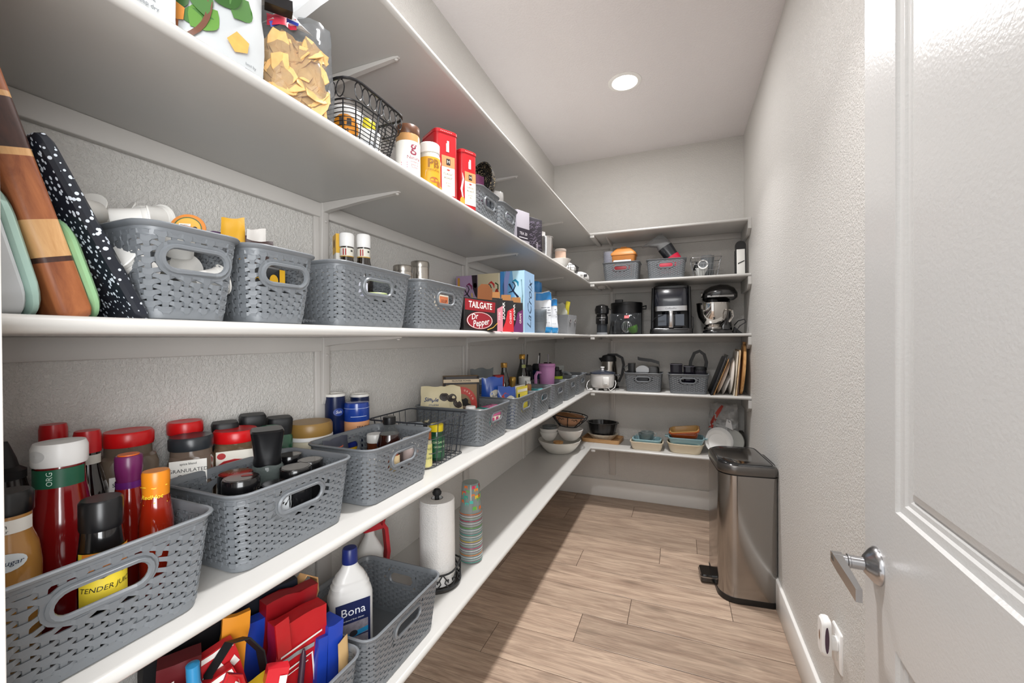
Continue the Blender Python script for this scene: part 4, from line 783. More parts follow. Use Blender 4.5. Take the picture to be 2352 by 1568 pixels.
ob, mp_ = pouch('wipes_pack', 'white pack with a blue end lying behind the basket rim', 'pack', -20, (-.80, 1.022-.02, Z3+.06), .10, .085, .03, m('#dfe3e8', .4), 5, .003, 44, .5); dec(ob, 'blue_print', m('#5a86b8', .4), mp_, [s_rect(.01, .045, .045, .078)], .002)
t = T('label_carton', 'pale carton with blue print seen through a basket handle', 'box', (-.712, .775, Z3+.006), 0); G().box(-.02, .02, -.02, .02, 0, .10, .001).obj('carton', m('#c9cbd6', .5), t); dec(t, 'lettering', m('#4a5aa0', .5), face(0, (.02, 0, 0)), [s_text('organic', .008, 0, .085), s_text('nutrition', .007, 0, .072)], .0006)
vessel('olive_jar', 'dark jar with a green band seen through a basket handle', 'jar', (-.715, .850, Z3+.006), [(.026, 0), (.028, .004), (.028, .07)], m('#181a14', .2, coat=.5), [(.029, .068), (.029, .080), (.027, .082)], m('#b7c48a', .35))
t = T('label_carton', 'cream and orange carton seen through the far basket handle', 'box', (-.715, 1.125, Z3+.006), 0); G().box(-.02, .02, -.05, .05, 0, .105, .001).obj('carton', m('#c9bfae', .5), t); dec(t, 'orange_print', m('#d27a52', .5), face(0, (.02, 0, 0)), [s_rect(-.005, .045, .03, .10)], .0006); dec(t, 'lettering', m('#5a3a2c', .5), face(0, (.02, 0, 0)), [s_text('SOUP', .014, .02, .085)], .0012)
# sparkling water boxes
def swirl(cx, cy, k):
    return [s_stroke([(cx-.020*k, cy+.030*k), (cx-.004*k, cy+.002*k), (cx+.022*k, cy-.030*k)], [.008*k, .004*k, .009*k]), s_stroke([(cx-.022*k, cy-.008*k), (cx-.002*k, cy-.002*k), (cx+.008*k, cy+.020*k), (cx+.002*k, cy+.034*k), (cx-.006*k, cy+.036*k)], [.003*k, .005*k, .005*k, .004*k, .003*k])]
def water(label, x, y, a, W, D, H, base, cap2, ink, extras):
    t = T('water_carton', label, 'box', (x, y, Z3), a)
    G().box(-D/2, D/2, -W/2, W/2, 0, H, .001).obj('carton', m(base, .4), t)
    mp = face(0, (D/2, 0, 0)); mq = face(-90, (0, -W/2, 0))
    for nm, hx, sh, f in extras: dec(t, nm, m(hx, .4), (mp, mq, face(90, (0, W/2, 0)))[f], sh, .0006)
    dec(t, 'swirl_logo', m(cap2, .4), mp, [s_stroke([(.000, H*.68+.040), (.014, H*.68+.048), (.027, H*.68+.036), (.029, H*.68+.020)], [.003, .010, .009, .003])], .0016)
    dec(t, 'lettering', m(ink, .4), mp, swirl(.006, H*.68, 1.05) + [s_text('LaCro', .058, -.012, H*.26, 62, .25, .005, .75)], .0018)
    return t
water('lilac fruit-print drink carton, left of three', -.946, 1.824, -90, .114, .115, .274, '#a98fae', '#7a1f52', '#1d1620', [('dark_berries', '#231420', [s_poly([(.028, .274), (.057, .274), (.057, .16), (.045, .18), (.034, .21)])], 0), ('berry', '#7d2440', [s_disc(.046, .225, .009, .012, 14)], 0), ('gold_script', '#c08a2e', [s_rect(-.048, -.036, .12, .265)], 0), ('yellow_print', '#d6b45a', [s_stroke([(.028, .19), (.040, .10), (.046, .05)], [.006, .012, .006])], 0)])
water('cream drink carton with a red cherry swirl, middle of three', -.829, 1.838, -90, .116, .145, .277, '#cdc0a0', '#c22a2a', '#15161a', [('red_print', '#a83018', [s_disc(.042, .155, .013, .05, 20)], 0), ('yellow_print', '#d8a818', [s_disc(.03, .10, .018, .025, 18)], 0), ('green_print', '#2e4a22', [s_stroke([(.034, .232), (.048, .222), (.048, .20)], .006)], 0), ('edge_strip', '#e8e2cc', [s_rect(.052, .0575, .01, .275)], 0)])
t = water('tall light blue drink carton, right of three, its end panel in view', -.711, 1.838, -88, .118, .150, .281, '#6fa8d8', '#1c86a8', '#10183a', [('pale_panel', '#b9dff0', [s_poly([(.0, .28), (.059, .28), (.059, 0), (-.01, 0), (.015, .14)])], 0), ('blue_panel', '#3f86c8', [s_rect(-.059, -.040, 0, .28)], 0), ('pale_swoosh', '#8f9ad0', [s_stroke([(-.02, .28), (-.036, .21), (-.03, .12)], [.02, .026, .012])], 0), ('teal_print', '#3aa9b8', [s_stroke([(.044, .24), (.050, .17), (.044, .10)], .006)], 0), ('end_panel', '#9fc4e8', [s_rect(-.075, .075, 0, .281)], 2), ('end_lettering', '#10183a', [s_text('LaCroix', .085, 0, .13, 84, .25, .008, .8)], 2)])

# soda cartons at the front edge
t = T('soda_carton', 'black and maroon soda carton with an open brown top flap', 'box', (-.705, 1.345, Z3), -18)
G().box(-.055, .055, -.085, .085, 0, .115, .001).obj('carton', m('#171415', .35), t); mp = face(0, (.055, 0, 0))
dec(t, 'torn_flap', m('#7d4a26', .6), mp, [s_poly([(-.02, .112), (.055, .112), (.058, .150), (.035, .168), (.0, .166), (-.018, .150)])], .0012)
dec(t, 'flap_back', m('#93602f', .6), mp, [s_poly([(-.02, .112), (-.018, .150), (.0, .166), (.035, .168), (.058, .150), (.055, .112)])], .0004)
dec(t, 'red_banner', m('#8e1420', .4), mp, [s_poly([(-.080, .072), (.070, .066), (.074, .104), (-.080, .110)])], .0006); dec(t, 'lettering', m('#f1ece4', .4), mp, [s_text('TAILGATE', .031, -.004, .0885, -2, 0, .02, .84)], .0012)
o = dec(t, 'oval_logo', m('#8f1a28', .4), mp, [s_disc(-.008, .036, .066, .031, 30)], .0014); dec(o, 'oval_ring', m('#efe6e0', .4), mp, [s_disc(-.008, .036, .064, .029, 30, 1, .95)], .0019)
dec(o, 'lettering', m('#f3eee8', .4), mp, [s_text('Dr', .028, -.036, .049, 8, .2, .01), s_text('Pepper', .032, -.004, .028, 8, .2, .01, .9)], .0022)
dec(t, 'gold_rule', m('#d8a848', .4), mp, [s_stroke([(.03, .004), (.06, .012), (.085, .030)], .003)], .0012)
for i, (lb, y, base, name) in enumerate((('soda carton with a pink lower half and black top, left of three', 1.478, '#d98a98', 'PINK'), ('soda carton with a red lower half and black top, middle of three', 1.592, '#cf2a33', 'CHERRY'), ('soda carton with a purple lower half and black top, right of three', 1.705, '#6a2a62', 'GRAPE'))):
    t = T('soda_carton', lb, 'box', (-.706, y, Z3), -28); W, D, H = .088, .10, .150
    G().box(-D/2, D/2, -W/2, W/2, 0, H*.86, .001).obj('carton', m('#18181a', .35), t); mp = face(0, (D/2, 0, 0)); mq = face(-90, (0, -W/2, 0))
    for k, mm_ in ((0, mp), (1, mq)):
        dec(t, 'colour_panel', m(base, .4), mm_, [s_poly([(-.02, 0), (W/2, 0), (W/2, .10), (.012, .085), (.0, .04)]) if not k else s_rect(-D/2, D/2, 0, .05)], .0006)
    dec(t, 'lettering', m('#f0eeea', .4), mp, [s_text('ZERO', .030, -.030, .072, 90, 0, .02), s_text('SUGAR', .022, -.010, .085, 90, 0, .02)], .0012); dec(t, 'lettering', m('#f0e0e0', .4), mp, [s_text(name, .015, .028, .06, 90, 0, .01)], .0012)
    dec(t, 'lettering', m('#f0eeea', .4), mq, [s_text('ZERO SUGAR', .022, 0, .09, 0, 0, .02, .85)], .0012)
    f = G(); f.loft([[(D/2-.003, -.02, H*.80), (D/2-.003, .035, H*.80), (D/2-.006, .035, H*.80), (D/2-.006, -.02, H*.80)], [(D/2-.001, -.018, H), (D/2-.001, .03, H*1.02), (D/2-.004, .03, H*1.02), (D/2-.004, -.018, H)]]); f.obj('torn_flap', m('#b07a48', .6), t)
# blue packs and cup stacks further on
ob, mp_ = pouch('plastic_pack', 'large bright blue plastic pack at the back of the middle shelf', 'pack', -50, (-.845, 2.325, Z3+.004), .20, .300, .13, m('#1f7fc4', .25, coat=.5), 0, .010, 51, .35, 14, 14)
dec(ob, 'white_print', m('#cfe2f0', .4), mp_, [s_rect(-.03, .06, .14+.012*i, .145+.012*i, 4, 1) for i in range(4)], .004)
def cup_stack(name, label, cat, x, y, z0, r, n, step, ch, mt, tint=None, par=None):
    t = T(name, label, cat, (x, y, z0), 0)
    for i in range(n):
        zz = i*step; G().lathe([(r*.72, zz), (r*.97, zz+ch-.004), (r, zz+ch-.003), (r*1.02, zz+ch), (r*.98, zz+ch)], 24, c0=(i == 0), c1=False).obj('cup', tint[i % len(tint)] if tint else mt, t)
    return t
CUPM = m('#dfe8ee', .08, clear=.62)
cup_stack('cup_stack', 'stack of clear plastic cups beside the blue drink carton', 'cups', -.700, 2.130, Z3, .040, 9, .0085, .06, CUPM)
for lb, a, o, wd, h, sd in (('tall white and blue paper bag, left of two', -45, (-.735, 2.300, Z3+.002), .115, .240, 61), ('white and blue paper bag folded at the top, right of two', -40, (-.742, 2.455, Z3+.002), .115, .215, 62)):
    ob, mp_ = pouch('paper_bag', lb, 'bag', a, o, wd, h, .075, m('#dfe3e8', .45), 0, .005, sd, .5, 10, 12)
    dec(ob, 'blue_base', m('#1f8fd0', .4), mp_, [s_rect(-.055, .055, .004, .035, 6, 2)], .003); dec(ob, 'blue_top', m('#2a86cc', .4), mp_, [s_rect(-.052, .052, h*.80, h*.98, 6, 3)], .003)
    dec(ob, 'lettering', m('#33404e', .5), mp_, [s_text('net wt 5 lb', .010, 0, .06), s_rect(-.035, .035, .10, .103), s_rect(-.035, .035, .115, .118), s_rect(-.035, .035, .13, .133), s_rect(-.03, .03, .145, .148)], .004)
t = T('fabric_bin', 'small grey box with round grommet holes beside the paper bags', 'bin', (-.745, 2.700, Z3), -6)
G().rb([(0, .17, .15, .006), (.125, .185, .165, .006), (.125, .179, .159, .005), (.004, .166, .146, .005)], 3).obj('bin_body', m('#85878a', .8, bump=.4, bscale=300), t)
for y in (-.045, .045): G().lathe([(.009, 0), (.014, 0), (.014, .003), (.009, .003), (.009, 0)], 20, c0=False, c1=False).obj('grommet', m('#d6d6d4', .25, .8), t, (.0905, y, .085), (0, R(86), 0))
for y in (-.045, .045): G().lathe([(.0008, .0), (.009, .0), (.0008, .0005)], 16).obj('grommet_hole', m('#2a2330', .8), t, (.0908, y, .085), (0, R(86), 0))
pouch('chip_bag', 'clear and yellow snack bag poking out of the grey box', 'bag', -30, (-.745, 2.72, Z3+.02), .12, .185, .05, m('#cfd0c2', .2, clear=.3), 0, .010, 71, .5)
pouch('wrapper', 'yellow wrapper standing at the far side of the grey box', 'wrapper', -30, (-.720, 2.765, Z3+.02), .04, .20, .012, m('#d9cc3a', .35), -6, .008, 72)
# ---------------------------------------------------------------- upper left shelf
ob, mp_ = pouch('food_pouch', 'plain white pouch at the near end of the upper shelf', 'pouch', -22, (-.705, .325, Z4), .125, .30, .05, m('#c6c8c8', .35, coat=.3), 0, .003, 81, .8)
dec(ob, 'lettering', m('#7d8186', .5), mp_, [s_text('12 oz', .008, .03, .035), s_text('keep dry', .007, .03, .025)], .002)
ob, mp_ = pouch('food_pouch', 'white pouch printed with green leaves and crackers', 'pouch', -24, (-.708, .447, Z4), .155, .30, .05, m('#b9bcbd', .28, coat=.4), 0, .003, 82, .8)
LEAF = [m('#3f6b2c', .35), m('#5d8a3a', .35), m('#2f5522', .35)]
def leafpts(cx, cy, a, l, wd): return [(cx + l*u*math.cos(R(a)) - wd*math.sin(pi*u)*sg*math.sin(R(a)), cy + l*u*math.sin(R(a)) + wd*math.sin(pi*u)*sg*math.cos(R(a))) for sg, us in ((1, [i/8 for i in range(9)]), (-1, [i/8 for i in range(7, 0, -1)])) for u in us]
for i, q in enumerate(((-.040, .055, 20, .045, .016), (-.028, .045, 50, .055, .020), (-.055, .06, 70, .05, .018), (.028, .085, 60, .05, .018), (-.065, .09, 20, .05, .016), (.0, .10, 30, .05, .016), (-.01, .068, 100, .05, .016), (.02, .12, 80, .05, .018))):
    dec(ob, 'leaf_print', LEAF[i % 3], mp_, [s_poly(leafpts(*q))], .002+.0004*i)
dec(ob, 'bowl_print', m('#6b4534', .35), mp_, [s_stroke([(-.068+.065*math.sin(R(a)), .095-.080*math.cos(R(a))) for a in range(0, 100, 10)], .007)], .005)
for cx, cy, hx in ((.034, .050, '#d39a4a'), (-.058, .040, '#8a4a20'), (-.05, .062, '#c77f2c')): dec(ob, 'cracker_print', m(hx, .5, var=.2, vscale=80), mp_, [s_poly([(cx-.016, cy-.004), (cx-.004, cy-.018), (cx+.014, cy-.012), (cx+.016, cy+.006), (cx-.002, cy+.016)])], .0056)
dec(ob, 'lettering', m('#70757a', .5), mp_, [s_text('best by', .006, .055, .024), s_rect(.046, .062, .014, .0165), s_rect(.046, .062, .010, .0115)], .003)
t = T('chip_bag', 'clear bag of tortilla chips gathered at the top', 'bag', (-.712, .605, Z4), 0)
mp_, bd = pouch_map(-35, (0, 0, 0), .155, .205, .085, 0, .008, 83, .8); bd(14, 14).obj('clear_bag', m('#e9edf0', .08, clear=.8), t)
g = G(); rr2 = random.Random(3)
FN = Vector((math.cos(R(-35)), math.sin(R(-35)), 0)); FR = Vector((-FN.y, FN.x, 0))
for i in range(130):
    yy = .008 + .125*rr2.random(); u = (rr2.random()*2-1)*.050*(1 - .25*(yy/.13)); P0 = Vector(mp_(u, yy, -.012 - .026*rr2.random()*(1-abs(u)/.08)))
    M_ = Matrix.Translation(P0) @ Matrix(((FR.x, 0, FN.x, 0), (FR.y, 0, FN.y, 0), (0, 1, 0, 0), (0, 0, 0, 1))) @ Matrix.Rotation((rr2.random()-.5)*1.3, 4, 'X') @ Matrix.Rotation((rr2.random()-.5)*1.3, 4, 'Y') @ Matrix.Rotation(rr2.random()*6.28, 4, 'Z')
    s = .024 + .008*rr2.random(); rv = [(s*(.86+.14*math.cos(3*R(40*k)))*math.cos(R(40*k)), s*(.86+.14*math.cos(3*R(40*k)))*math.sin(R(40*k))) for k in range(9)]; g.loft([[(x_*k_, y_*k_, .004 - 9*(x_*k_)**2 + dz) for x_, y_ in rv] for k_, dz in ((.4, 0), (1, 0), (1, .0016), (.4, .0016))], True, True, M_)
tag(g.obj('chips', m('#e6b878', .6, var=.22, vscale=70), t, smooth=0), kind='stuff')
G().loft([[Vector(mp_(x*wd_ + max(0, y_-.19)*.55 - .012, y_, 0)) + Vector((math.cos(R(-35)), math.sin(R(-35)), 0))*d_ for x, d_ in ((-1, 0), (-.5, .008), (0, .002), (.5, .009), (1, 0), (.5, -.006), (0, -.002), (-.5, -.007))] for y_, wd_ in ((.160, .050), (.178, .026), (.190, .020), (.205, .028), (.235, .044), (.262, .048), (.272, .040))]).obj('gathered_neck', m('#f2f4f5', .2, clear=.22), t)
dec(t, 'printed_label', m('#c8344a', .4), mp_, [s_rect(-.045, .005, .150, .178, 5, 2)], .008); dec(t, 'printed_label', m('#2b3c9a', .4), mp_, [s_stroke([(-.04, .150), (-.01, .164), (.008, .160)], .008)], .010)
t = T('binder_clip', 'black binder clip with wire loops on the chip bag', 'clip', (-.672, .545, Z4+.170), -35, rx=0)
G().loft([[(-.004, y, .012), (.004, y, .012), (.011, y, -.012), (-.011, y, -.012)] for y in (-.022, .022)]).obj('clip_body', BLACK, t, smooth=0)
for sg in (1, -1): G().tube([(sg*.006, -.010, .010), (sg*.014, -.012, .040), (sg*.016, 0, .052), (sg*.014, .012, .040), (sg*.006, .010, .010)], .0012, 6).obj('wire_loop', m('#b7b7b7', .25, 1), t)
t = T('wire_basket', 'black wire basket with a rim of open circles, on the upper shelf', 'basket', (-.755, .812, Z4), 0)
BW_ = m('#17171a', .35)
def ring_basket(t, W, D, H, tp, hb):
    def dm(z): k = (1-z/H)*tp; return W-k, D-k
    def rg(z): w_, d_ = dm(z); return [(x, y, z) for x, y in rr(w_, d_, .035, 4)]
    g = G(); g.tube(rg(H), .0035, 7, True); g.tube(rg(H-hb), .0022, 6, True); g.obj('rim', BW_, t)
    g = G()
    for i in range(11): g.tube(rg(.004+(H-hb-.004)*i/11), .0011, 4, True)
    P0, P1 = rg(H-hb), rg(.004)
    for i in range(0, len(P0), 1):
        if i % 5 in (1, 3): g.tube([P0[i], P1[i]], .0016, 5)
    for sg in (1, -1):
        for x in (-.06, -.02, .02, .06):
            g.tube([(sg*dm(H-hb)[0]/2, x*.9, H-hb), (sg*dm(.004)[0]/2, x*.8, .004)], .0011, 4); 
        g.tube([(0, sg*dm(H)[1]/2, H), (0, sg*dm(.004)[1]/2, .004)], .0026, 6); g.tube([(sg*dm(H)[0]/2, 0, H), (sg*dm(.004)[0]/2, 0, .004)], .0026, 6)
    for i in range(9): x = -.5+(i+.5)/9; g.tube([(x*.15, -dm(.004)[1]/2, .004), (x*.15, dm(.004)[1]/2, .004)], .0011, 4)
    g.obj('wires', BW_, t)
    g = G(); r = hb/2-.001; zc = H-hb/2; w_, d_ = dm(zc)
    def circ(cx, cy, nx, ny):
        g.tube([(cx - ny*r*.62*math.cos(R(a)), cy + nx*r*.62*math.cos(R(a)), zc + r*math.sin(R(a))) for a in range(0, 360, 30)], .0013, 5, True)
    n1 = max(3, int((d_-.03)/(r*1.2))); n2 = max(3, int((w_-.03)/(r*1.2)))
    for i in range(n1):
        y = (-.5+(i+.5)/n1)*(d_-.03)
        for sg in (1, -1): circ(sg*w_/2, y, 1, 0)
    for i in range(n2):
        x = (-.5+(i+.5)/n2)*(w_-.03)
        for sg in (1, -1): circ(x, sg*d_/2, 0, 1)
    g.obj('circle_band', BW_, t)
ring_basket(t, .185, .205, .138, .055, .040)
for lb, x, y, z, h, r in (('white tub with a round orange label in the circle-rimmed basket', -.735, .775, .006, .085, .036), ('second white tub beside the orange-labelled one', -.742, .852, .006, .07, .034)):
    vessel('food_tub', lb, 'tub', (x, y, Z4+z), [(r*.92, 0), (r*.97, .004), (r, h)], m('#e3e2df', .35), [(r*1.04, h-.002), (r*1.05, h+.008), (r*.98, h+.011)], WHT, capname='lid', extra=[
        (lambda t, r=r: (dec(t, 'orange_label', m('#d98a20', .45), cyl(r, -50, 0), [s_disc(0, .045, .030, .030, 22, 2)], .002), dec(t, 'emblem', m('#2c2320', .5), cyl(r, -50, 0), [s_rect(-.012, .012, .048, .066), s_text('M', .018, 0, .035)], .004))) if y < .8 else (lambda t, r=r: dec(t, 'grey_label', m('#b8bcc0', .5), cyl(r, -50, 0), [s_rect(-.03, .03, .015, .05, 8, 1)], .001))])
for lb, x, y in (('dark jar with a yellow lid at the far side of the circle-rimmed basket', -.765, .878), ('dark jar with a yellow lid at the back of the circle-rimmed basket', -.795, .815)):
    vessel('yellow_lidded_jar', lb, 'jar', (x, y, Z4+.006), [(.018, 0), (.021, .004), (.021, .105)], m('#29241c', .15, coat=.6), [(.022, .103), (.0225, .105), (.0225, .128), (.020, .131)], m('#d2c323', .35), capname='lid', extra=[L_('label', m('#8d6a2a', .5), .0213, -30, .02, .09, 80)])
vessel('nut_butter_jar', 'nut butter jar with a brown lid and white label', 'jar', (-.695, .962, Z4), [(.030, 0), (.0325, .004), (.0325, .115), (.029, .124)], m('#b98a58', .3), [(.030, .118), (.0315, .121), (.0315, .142), (.029, .145)], m('#5d3a26', .35), ribs=22, capname='lid', extra=[
    L_('label', PAPER, .0327, -35, .006, .098, 105, [('g', .042, .004, .082, 0, 0, .01), ('Natural', .013, .006, .052), ('creamy', .008, .008, .042), ('peanut', .008, .008, .034), ('butter', .008, .008, .027)], '#8e2a44', [('pink_print', '#d98a9a', [s_rect(-.03, -.012, .012+.006*i, .015+.006*i) for i in range(5)])])])
vessel('powder_jar', 'yellow powder jar with a white ribbed lid lettered PB', 'jar', (-.688, 1.058, Z4), [(.028, 0), (.031, .004), (.031, .100), (.028, .108)], m('#d9d4c6', .12, clear=.15), [(.0288, .108), (.0300, .110), (.0300, .134), (.027, .137)], m('#ece9e4', .35), ribs=24, capname='lid', extra=[
    L_('label', m('#d39b1d', .45), .0312, -38, .006, .092, 105, [('PB', .034, .002, .072, 0, 0, .03), ('ORIGINAL', .0085, .004, .054)], '#8a5a12', [('white_swoosh', '#efe9dc', [s_poly([(-.05, .006), (-.028, .006), (-.020, .05), (0, .092), (-.05, .092)])]), ('nut_print', '#a9602a', [s_disc(.004, .026, .014, .008, 18), s_disc(.02, .016, .008, .009, 14)])])])
RT = m('#b01720', .32, coat=.2)
def coffee_tin(label, x, y, h, w_, rz):
    t = T('coffee_tin', label, 'tin', (x, y, Z4), rz)
    G().rb([(0, w_, w_*.8, .016), (h-.010, w_, w_*.8, .016)], 5).obj('tin_body', RT, t); G().rb([(h-.012, w_+.003, w_*.8+.003, .017), (h-.003, w_+.003, w_*.8+.003, .017), (h, w_-.004, w_*.8-.004, .015)], 5).obj('tin_lid', RT, t)
    dd = [(0, (w_/2, 0, 0), w_*.8), (-90, (0, -w_*.4, 0), w_)]
    for a, o, wd in dd:
        mp = face(a, o)
        dec(t, 'white_dots', m('#f0d8d4', .4), mp, [s_rect(-wd/2+.016+i*.006, -wd/2+.019+i*.006, h-.0085, h-.0072) for i in range(int((wd-.034)/.006))], .0021)
    mp = face(0, (w_/2, 0, 0)); L0 = m('#efe6d6', .45)
    o = dec(t, 'label', L0, mp, [s_rect(-.020, .026, .012, h*.62)], .0006); dec(o, 'tan_band', m('#c98a5a', .45), mp, [s_rect(-.020, .026, h*.46, h*.62)], .0010); dec(o, 'emblem', m('#241a18', .5), mp, [s_rect(-.004, .010, h*.49, h*.58)], .0014); dec(o, 'emblem_letter', L0, mp, [s_text('H', .014, .003, h*.535)], .0018)
    dec(o, 'lettering', m('#2c2422', .5), mp, [s_text('CLASSIC', .009, .003, h*.36), s_text('ROAST', .009, .003, h*.30), s_text('ground', .006, .003, h*.23), s_text('coffee', .006, .003, h*.19)], .0014); dec(o, 'red_mark', m('#b02a2a', .4), mp, [s_disc(.003, h*.42, .006, .002, 12)], .0014)
    dec(t, 'flame_swirl', m('#f3e4e0', .4), mp, [s_stroke([(-.026, h*.12), (-.034, h*.30), (-.026, h*.48), (-.030, h*.58)], [.002, .008, .006, .001]), s_rect(-.004, .006, h*.68, h*.80), s_rect(-.001, .006, h*.80, h*.84)], .0008)
    dec(t, 'gold_print', m('#d8963a', .4), mp, [s_disc(-.030, h*.10, .010, .014, 16)], .0009)
coffee_tin('taller red coffee tin with rounded corners, left of two', -.715, 1.158, .215, .100, -30)
coffee_tin('shorter red coffee tin with rounded corners, right of two', -.695, 1.266, .196, .088, -24)
t = T('colander', 'round black speckled colander standing on edge behind small grey baskets', 'colander', (-.715, 1.535, Z4+.165), 0)
M_ = Matrix.Rotation(R(66), 4, 'Z') @ Matrix.Rotation(R(-96), 4, 'X')
CP = [(.0008, 0), (.045, .004), (.075, .028), (.088, .055), (.092, .056)]
G().lathe(CP + [(.092, .058), (.0865, .058), (.073, .031), (.044, .007), (.0008, .003)], 36, M=Matrix.Rotation(R(-28), 4, 'Z') @ Matrix.Rotation(R(82), 4, 'X') @ Matrix.Translation((0, 0, 0))).obj('bowl', speckmat('colander_speck', '#101013', '#c9b68e', 190, .28, .3), t)
pouch('zip_bag', 'purple tinted clear bag standing in front of the colander', 'bag', -35, (-.722, 1.400, Z4+.006), .12, .185, .03, m('#6a3a58', .15, clear=.35), 3, .008, 91, .7)
pouch('zip_bag', 'pale clear bag with blue print slumped over the small basket rim', 'bag', -40, (-.72, 1.462, Z4+.02), .08, .13, .03, m('#c2cad6', .12, clear=.4), 0, .009, 92, .7)
ob, mp_ = pouch('bread_bag', 'clear bag with tan contents in the farther small basket', 'bag', -35, (-.740, 1.606, Z4+.006), .13, .185, .07, m('#e3e0dc', .1, clear=.5), 0, .010, 93, .8)
G().rb([(.01, .05, .07, .02), (.11, .055, .075, .02), (.125, .04, .05, .02)], 4).obj('tan_contents', m('#c99a6c', .7), ob, (-.740, 1.606, Z4))
def carton(name, label, x, y, z0, a, W, D, H, hx, cat='box', prints=(), rough=.45):
    t = T(name, label, cat, (x, y, z0), a); G().box(-D/2, D/2, -W/2, W/2, 0, H, .001).obj('carton', m(hx, rough), t)
    F = [face(0, (D/2, 0, 0)), face(-90, (0, -W/2, 0)), flat(90, (0, 0, H))]
    for nm, h2, f, sh, d in prints: dec(t, nm, m(h2, .45), F[f], sh, d)
    return t
carton('tea_carton', 'slim silver and lilac carton beside the small grey basket', -.725, 1.835, Z4, -20, .09, .11, .155, '#b9b4bd', prints=[('lilac_print', '#a792b2', 1, [s_rect(-.055, .02, 0, .155)], .0005), ('dark_print', '#2a2530', 0, [s_rect(-.045, .045, .02, .075)], .0005), ('lettering', '#e9e4ea', 0, [s_text('TEA 20', .018, 0, .05), s_rect(-.03, .03, .03, .033)], .001)])
rr3 = random.Random(5)
carton('patterned_carton', 'dark carton covered in pale leaf line pattern', -.712, 1.985, Z4, -22, .10, .105, .160, '#2b2630', prints=[('line_pattern', '#9a8fa6', 0, [s_stroke([(x0-.010, y0-.006), (x0, y0+.002*math.sin(k)), (x0+.010, y0+.008*math.cos(k))], .0012) for k in range(60) for x0, y0 in [((rr3.random()-.5)*.08, .012+rr3.random()*.135)]], .0006), ('lettering', '#d8d0da', 0, [s_text('CHAI', .020, .01, .02, 90)], .001), ('line_pattern', '#6a6074', 1, [s_stroke([(x0-.010, y0-.006), (x0+.010, y0+.006)], .0012) for k in range(30) for x0, y0 in [((rr3.random()-.5)*.08, .012+rr3.random()*.135)]], .0006)])
t = T('steel_pail', 'small polished white and steel pail past the patterned carton', 'pail', (-.692, 2.225, Z4), 0)
G().lathe([(.0008, 0), (.030, 0), (.032, .004), (.040, .120), (.042, .122), (.042, .126), (.039, .126), (.030, .006), (.0008, .005)], 30).obj('pail_body', m('#d2d0ce', .18, .85), t)
carton('white_carton', 'white carton with a red dot behind the pail', -.775, 2.300, Z4, -18, .09, .07, .185, '#e4e2df', prints=[('red_dot', '#c02026', 1, [s_disc(.01, .13, .012, .016, 16)], .0006), ('red_dot', '#c02026', 0, [s_disc(-.01, .13, .012, .016, 16)], .0006)])
vessel('round_tin', 'round pinkish tin on top of the white bowl', 'tin', (-.695, 2.545, Z4+.058), [(.032, 0), (.034, .002), (.034, .050)], m('#c7a996', .4), [(.035, .048), (.036, .050), (.036, .062), (.033, .064)], m('#b5a79c', .4), capname='lid')
t = T('white_bowl', 'white shallow bowl under the round tin', 'bowl', (-.695, 2.540, Z4), 0); G().lathe([(.0008, 0), (.03, 0), (.032, .003), (.060, .045), (.068, .056), (.066, .057), (.055, .045), (.0008, .036)], 30).obj('bowl_body', m('#e6e4e0', .25, coat=.3), t)
t = T('wire_basket', 'little black wire basket near the corner of the upper shelf', 'basket', (-.715, 2.800, Z4), 0); wire_basket(t, .13, .15, .055, .02, BW_, 6, 6, 3, .0014, .015, .002)
t = T('cloth_bundle', 'crumpled white cloth in the little black wire basket', 'cloth', (-.715, 2.800, Z4+.006), 0)
G().lathe([(.0008, 0), (.045, 0), (.055, .03), (.045, .055), (.02, .075), (.0008, .08)], 22, fl=lambda u: .12*math.sin(u*2*pi*5)).obj('cloth', m('#dedbd6', .8), t)
t = T('hand_mixer', 'white hand mixer lying at the shelf corner', 'mixer', (-.675, 3.06, Z4), 80)
G().rb([(0, .17, .055, .02), (.012, .19, .065, .03), (.035, .17, .06, .03), (.05, .11, .04, .02)], 5).obj('mixer_body', m('#e6e4e1', .3), t); G().box(-.085, -.055, -.033, .033, .012, .03, .004).obj('vent', m('#b5b5b3', .5), t); G().lathe([(.0008, 0), (.010, 0), (.010, .02), (.0008, .021)], 14).obj('dial', m('#444547', .4), t, (-.03, -.032, .022), (R(90), 0, 0))
t = T('puck_light', 'small domed puck light under the upper shelf corner', 'light', (-.585, 3.37, ZS[3]), 0)
G().lathe([(.040, 0), (.040, -.006), (.030, -.016), (.012, -.021), (.0008, -.022)], 28, c0=True).obj('dome', m('#b9b5b0', .25), t); G().lathe([(.004, 0), (.004, -.004), (.0008, -.005)], 10).obj('switch', m('#efefec', .3), t, (.028, -.005, -.014))
# ---------------------------------------------------------------- back wall, upper shelf
cup_stack('cup_stack', 'tall stack of clear cups in the left grey basket on the back shelf', 'cups', -.515, 3.325, Z4+.006, .042, 16, .0105, .075, m('#dfe1ee', .1, clear=.4))
t = T('orange_tub', 'orange lidded tub with slanted corners', 'tub', (-.405, 3.355, Z4+.006), 0)
G().rb([(0, .14, .10, .02), (.19, .185, .13, .02), (.198, .19, .135, .02)], 3).obj('tub_body', m('#c57f3e', .45), t); G().rb([(.198, .195, .14, .02), (.212, .195, .14, .02), (.255, .11, .08, .02), (.258, .10, .07, .02)], 3).obj('tub_lid', m('#cf8842', .45), t); G().rb([(.256, .05, .03, .01), (.270, .045, .025, .01)], 3).obj('knob', m('#cf8842', .45), t)
t = T('paper_roll', 'white paper roll lying on the basket in front of the orange tub', 'roll', (-.405, 3.262, Z4+.146), 0)
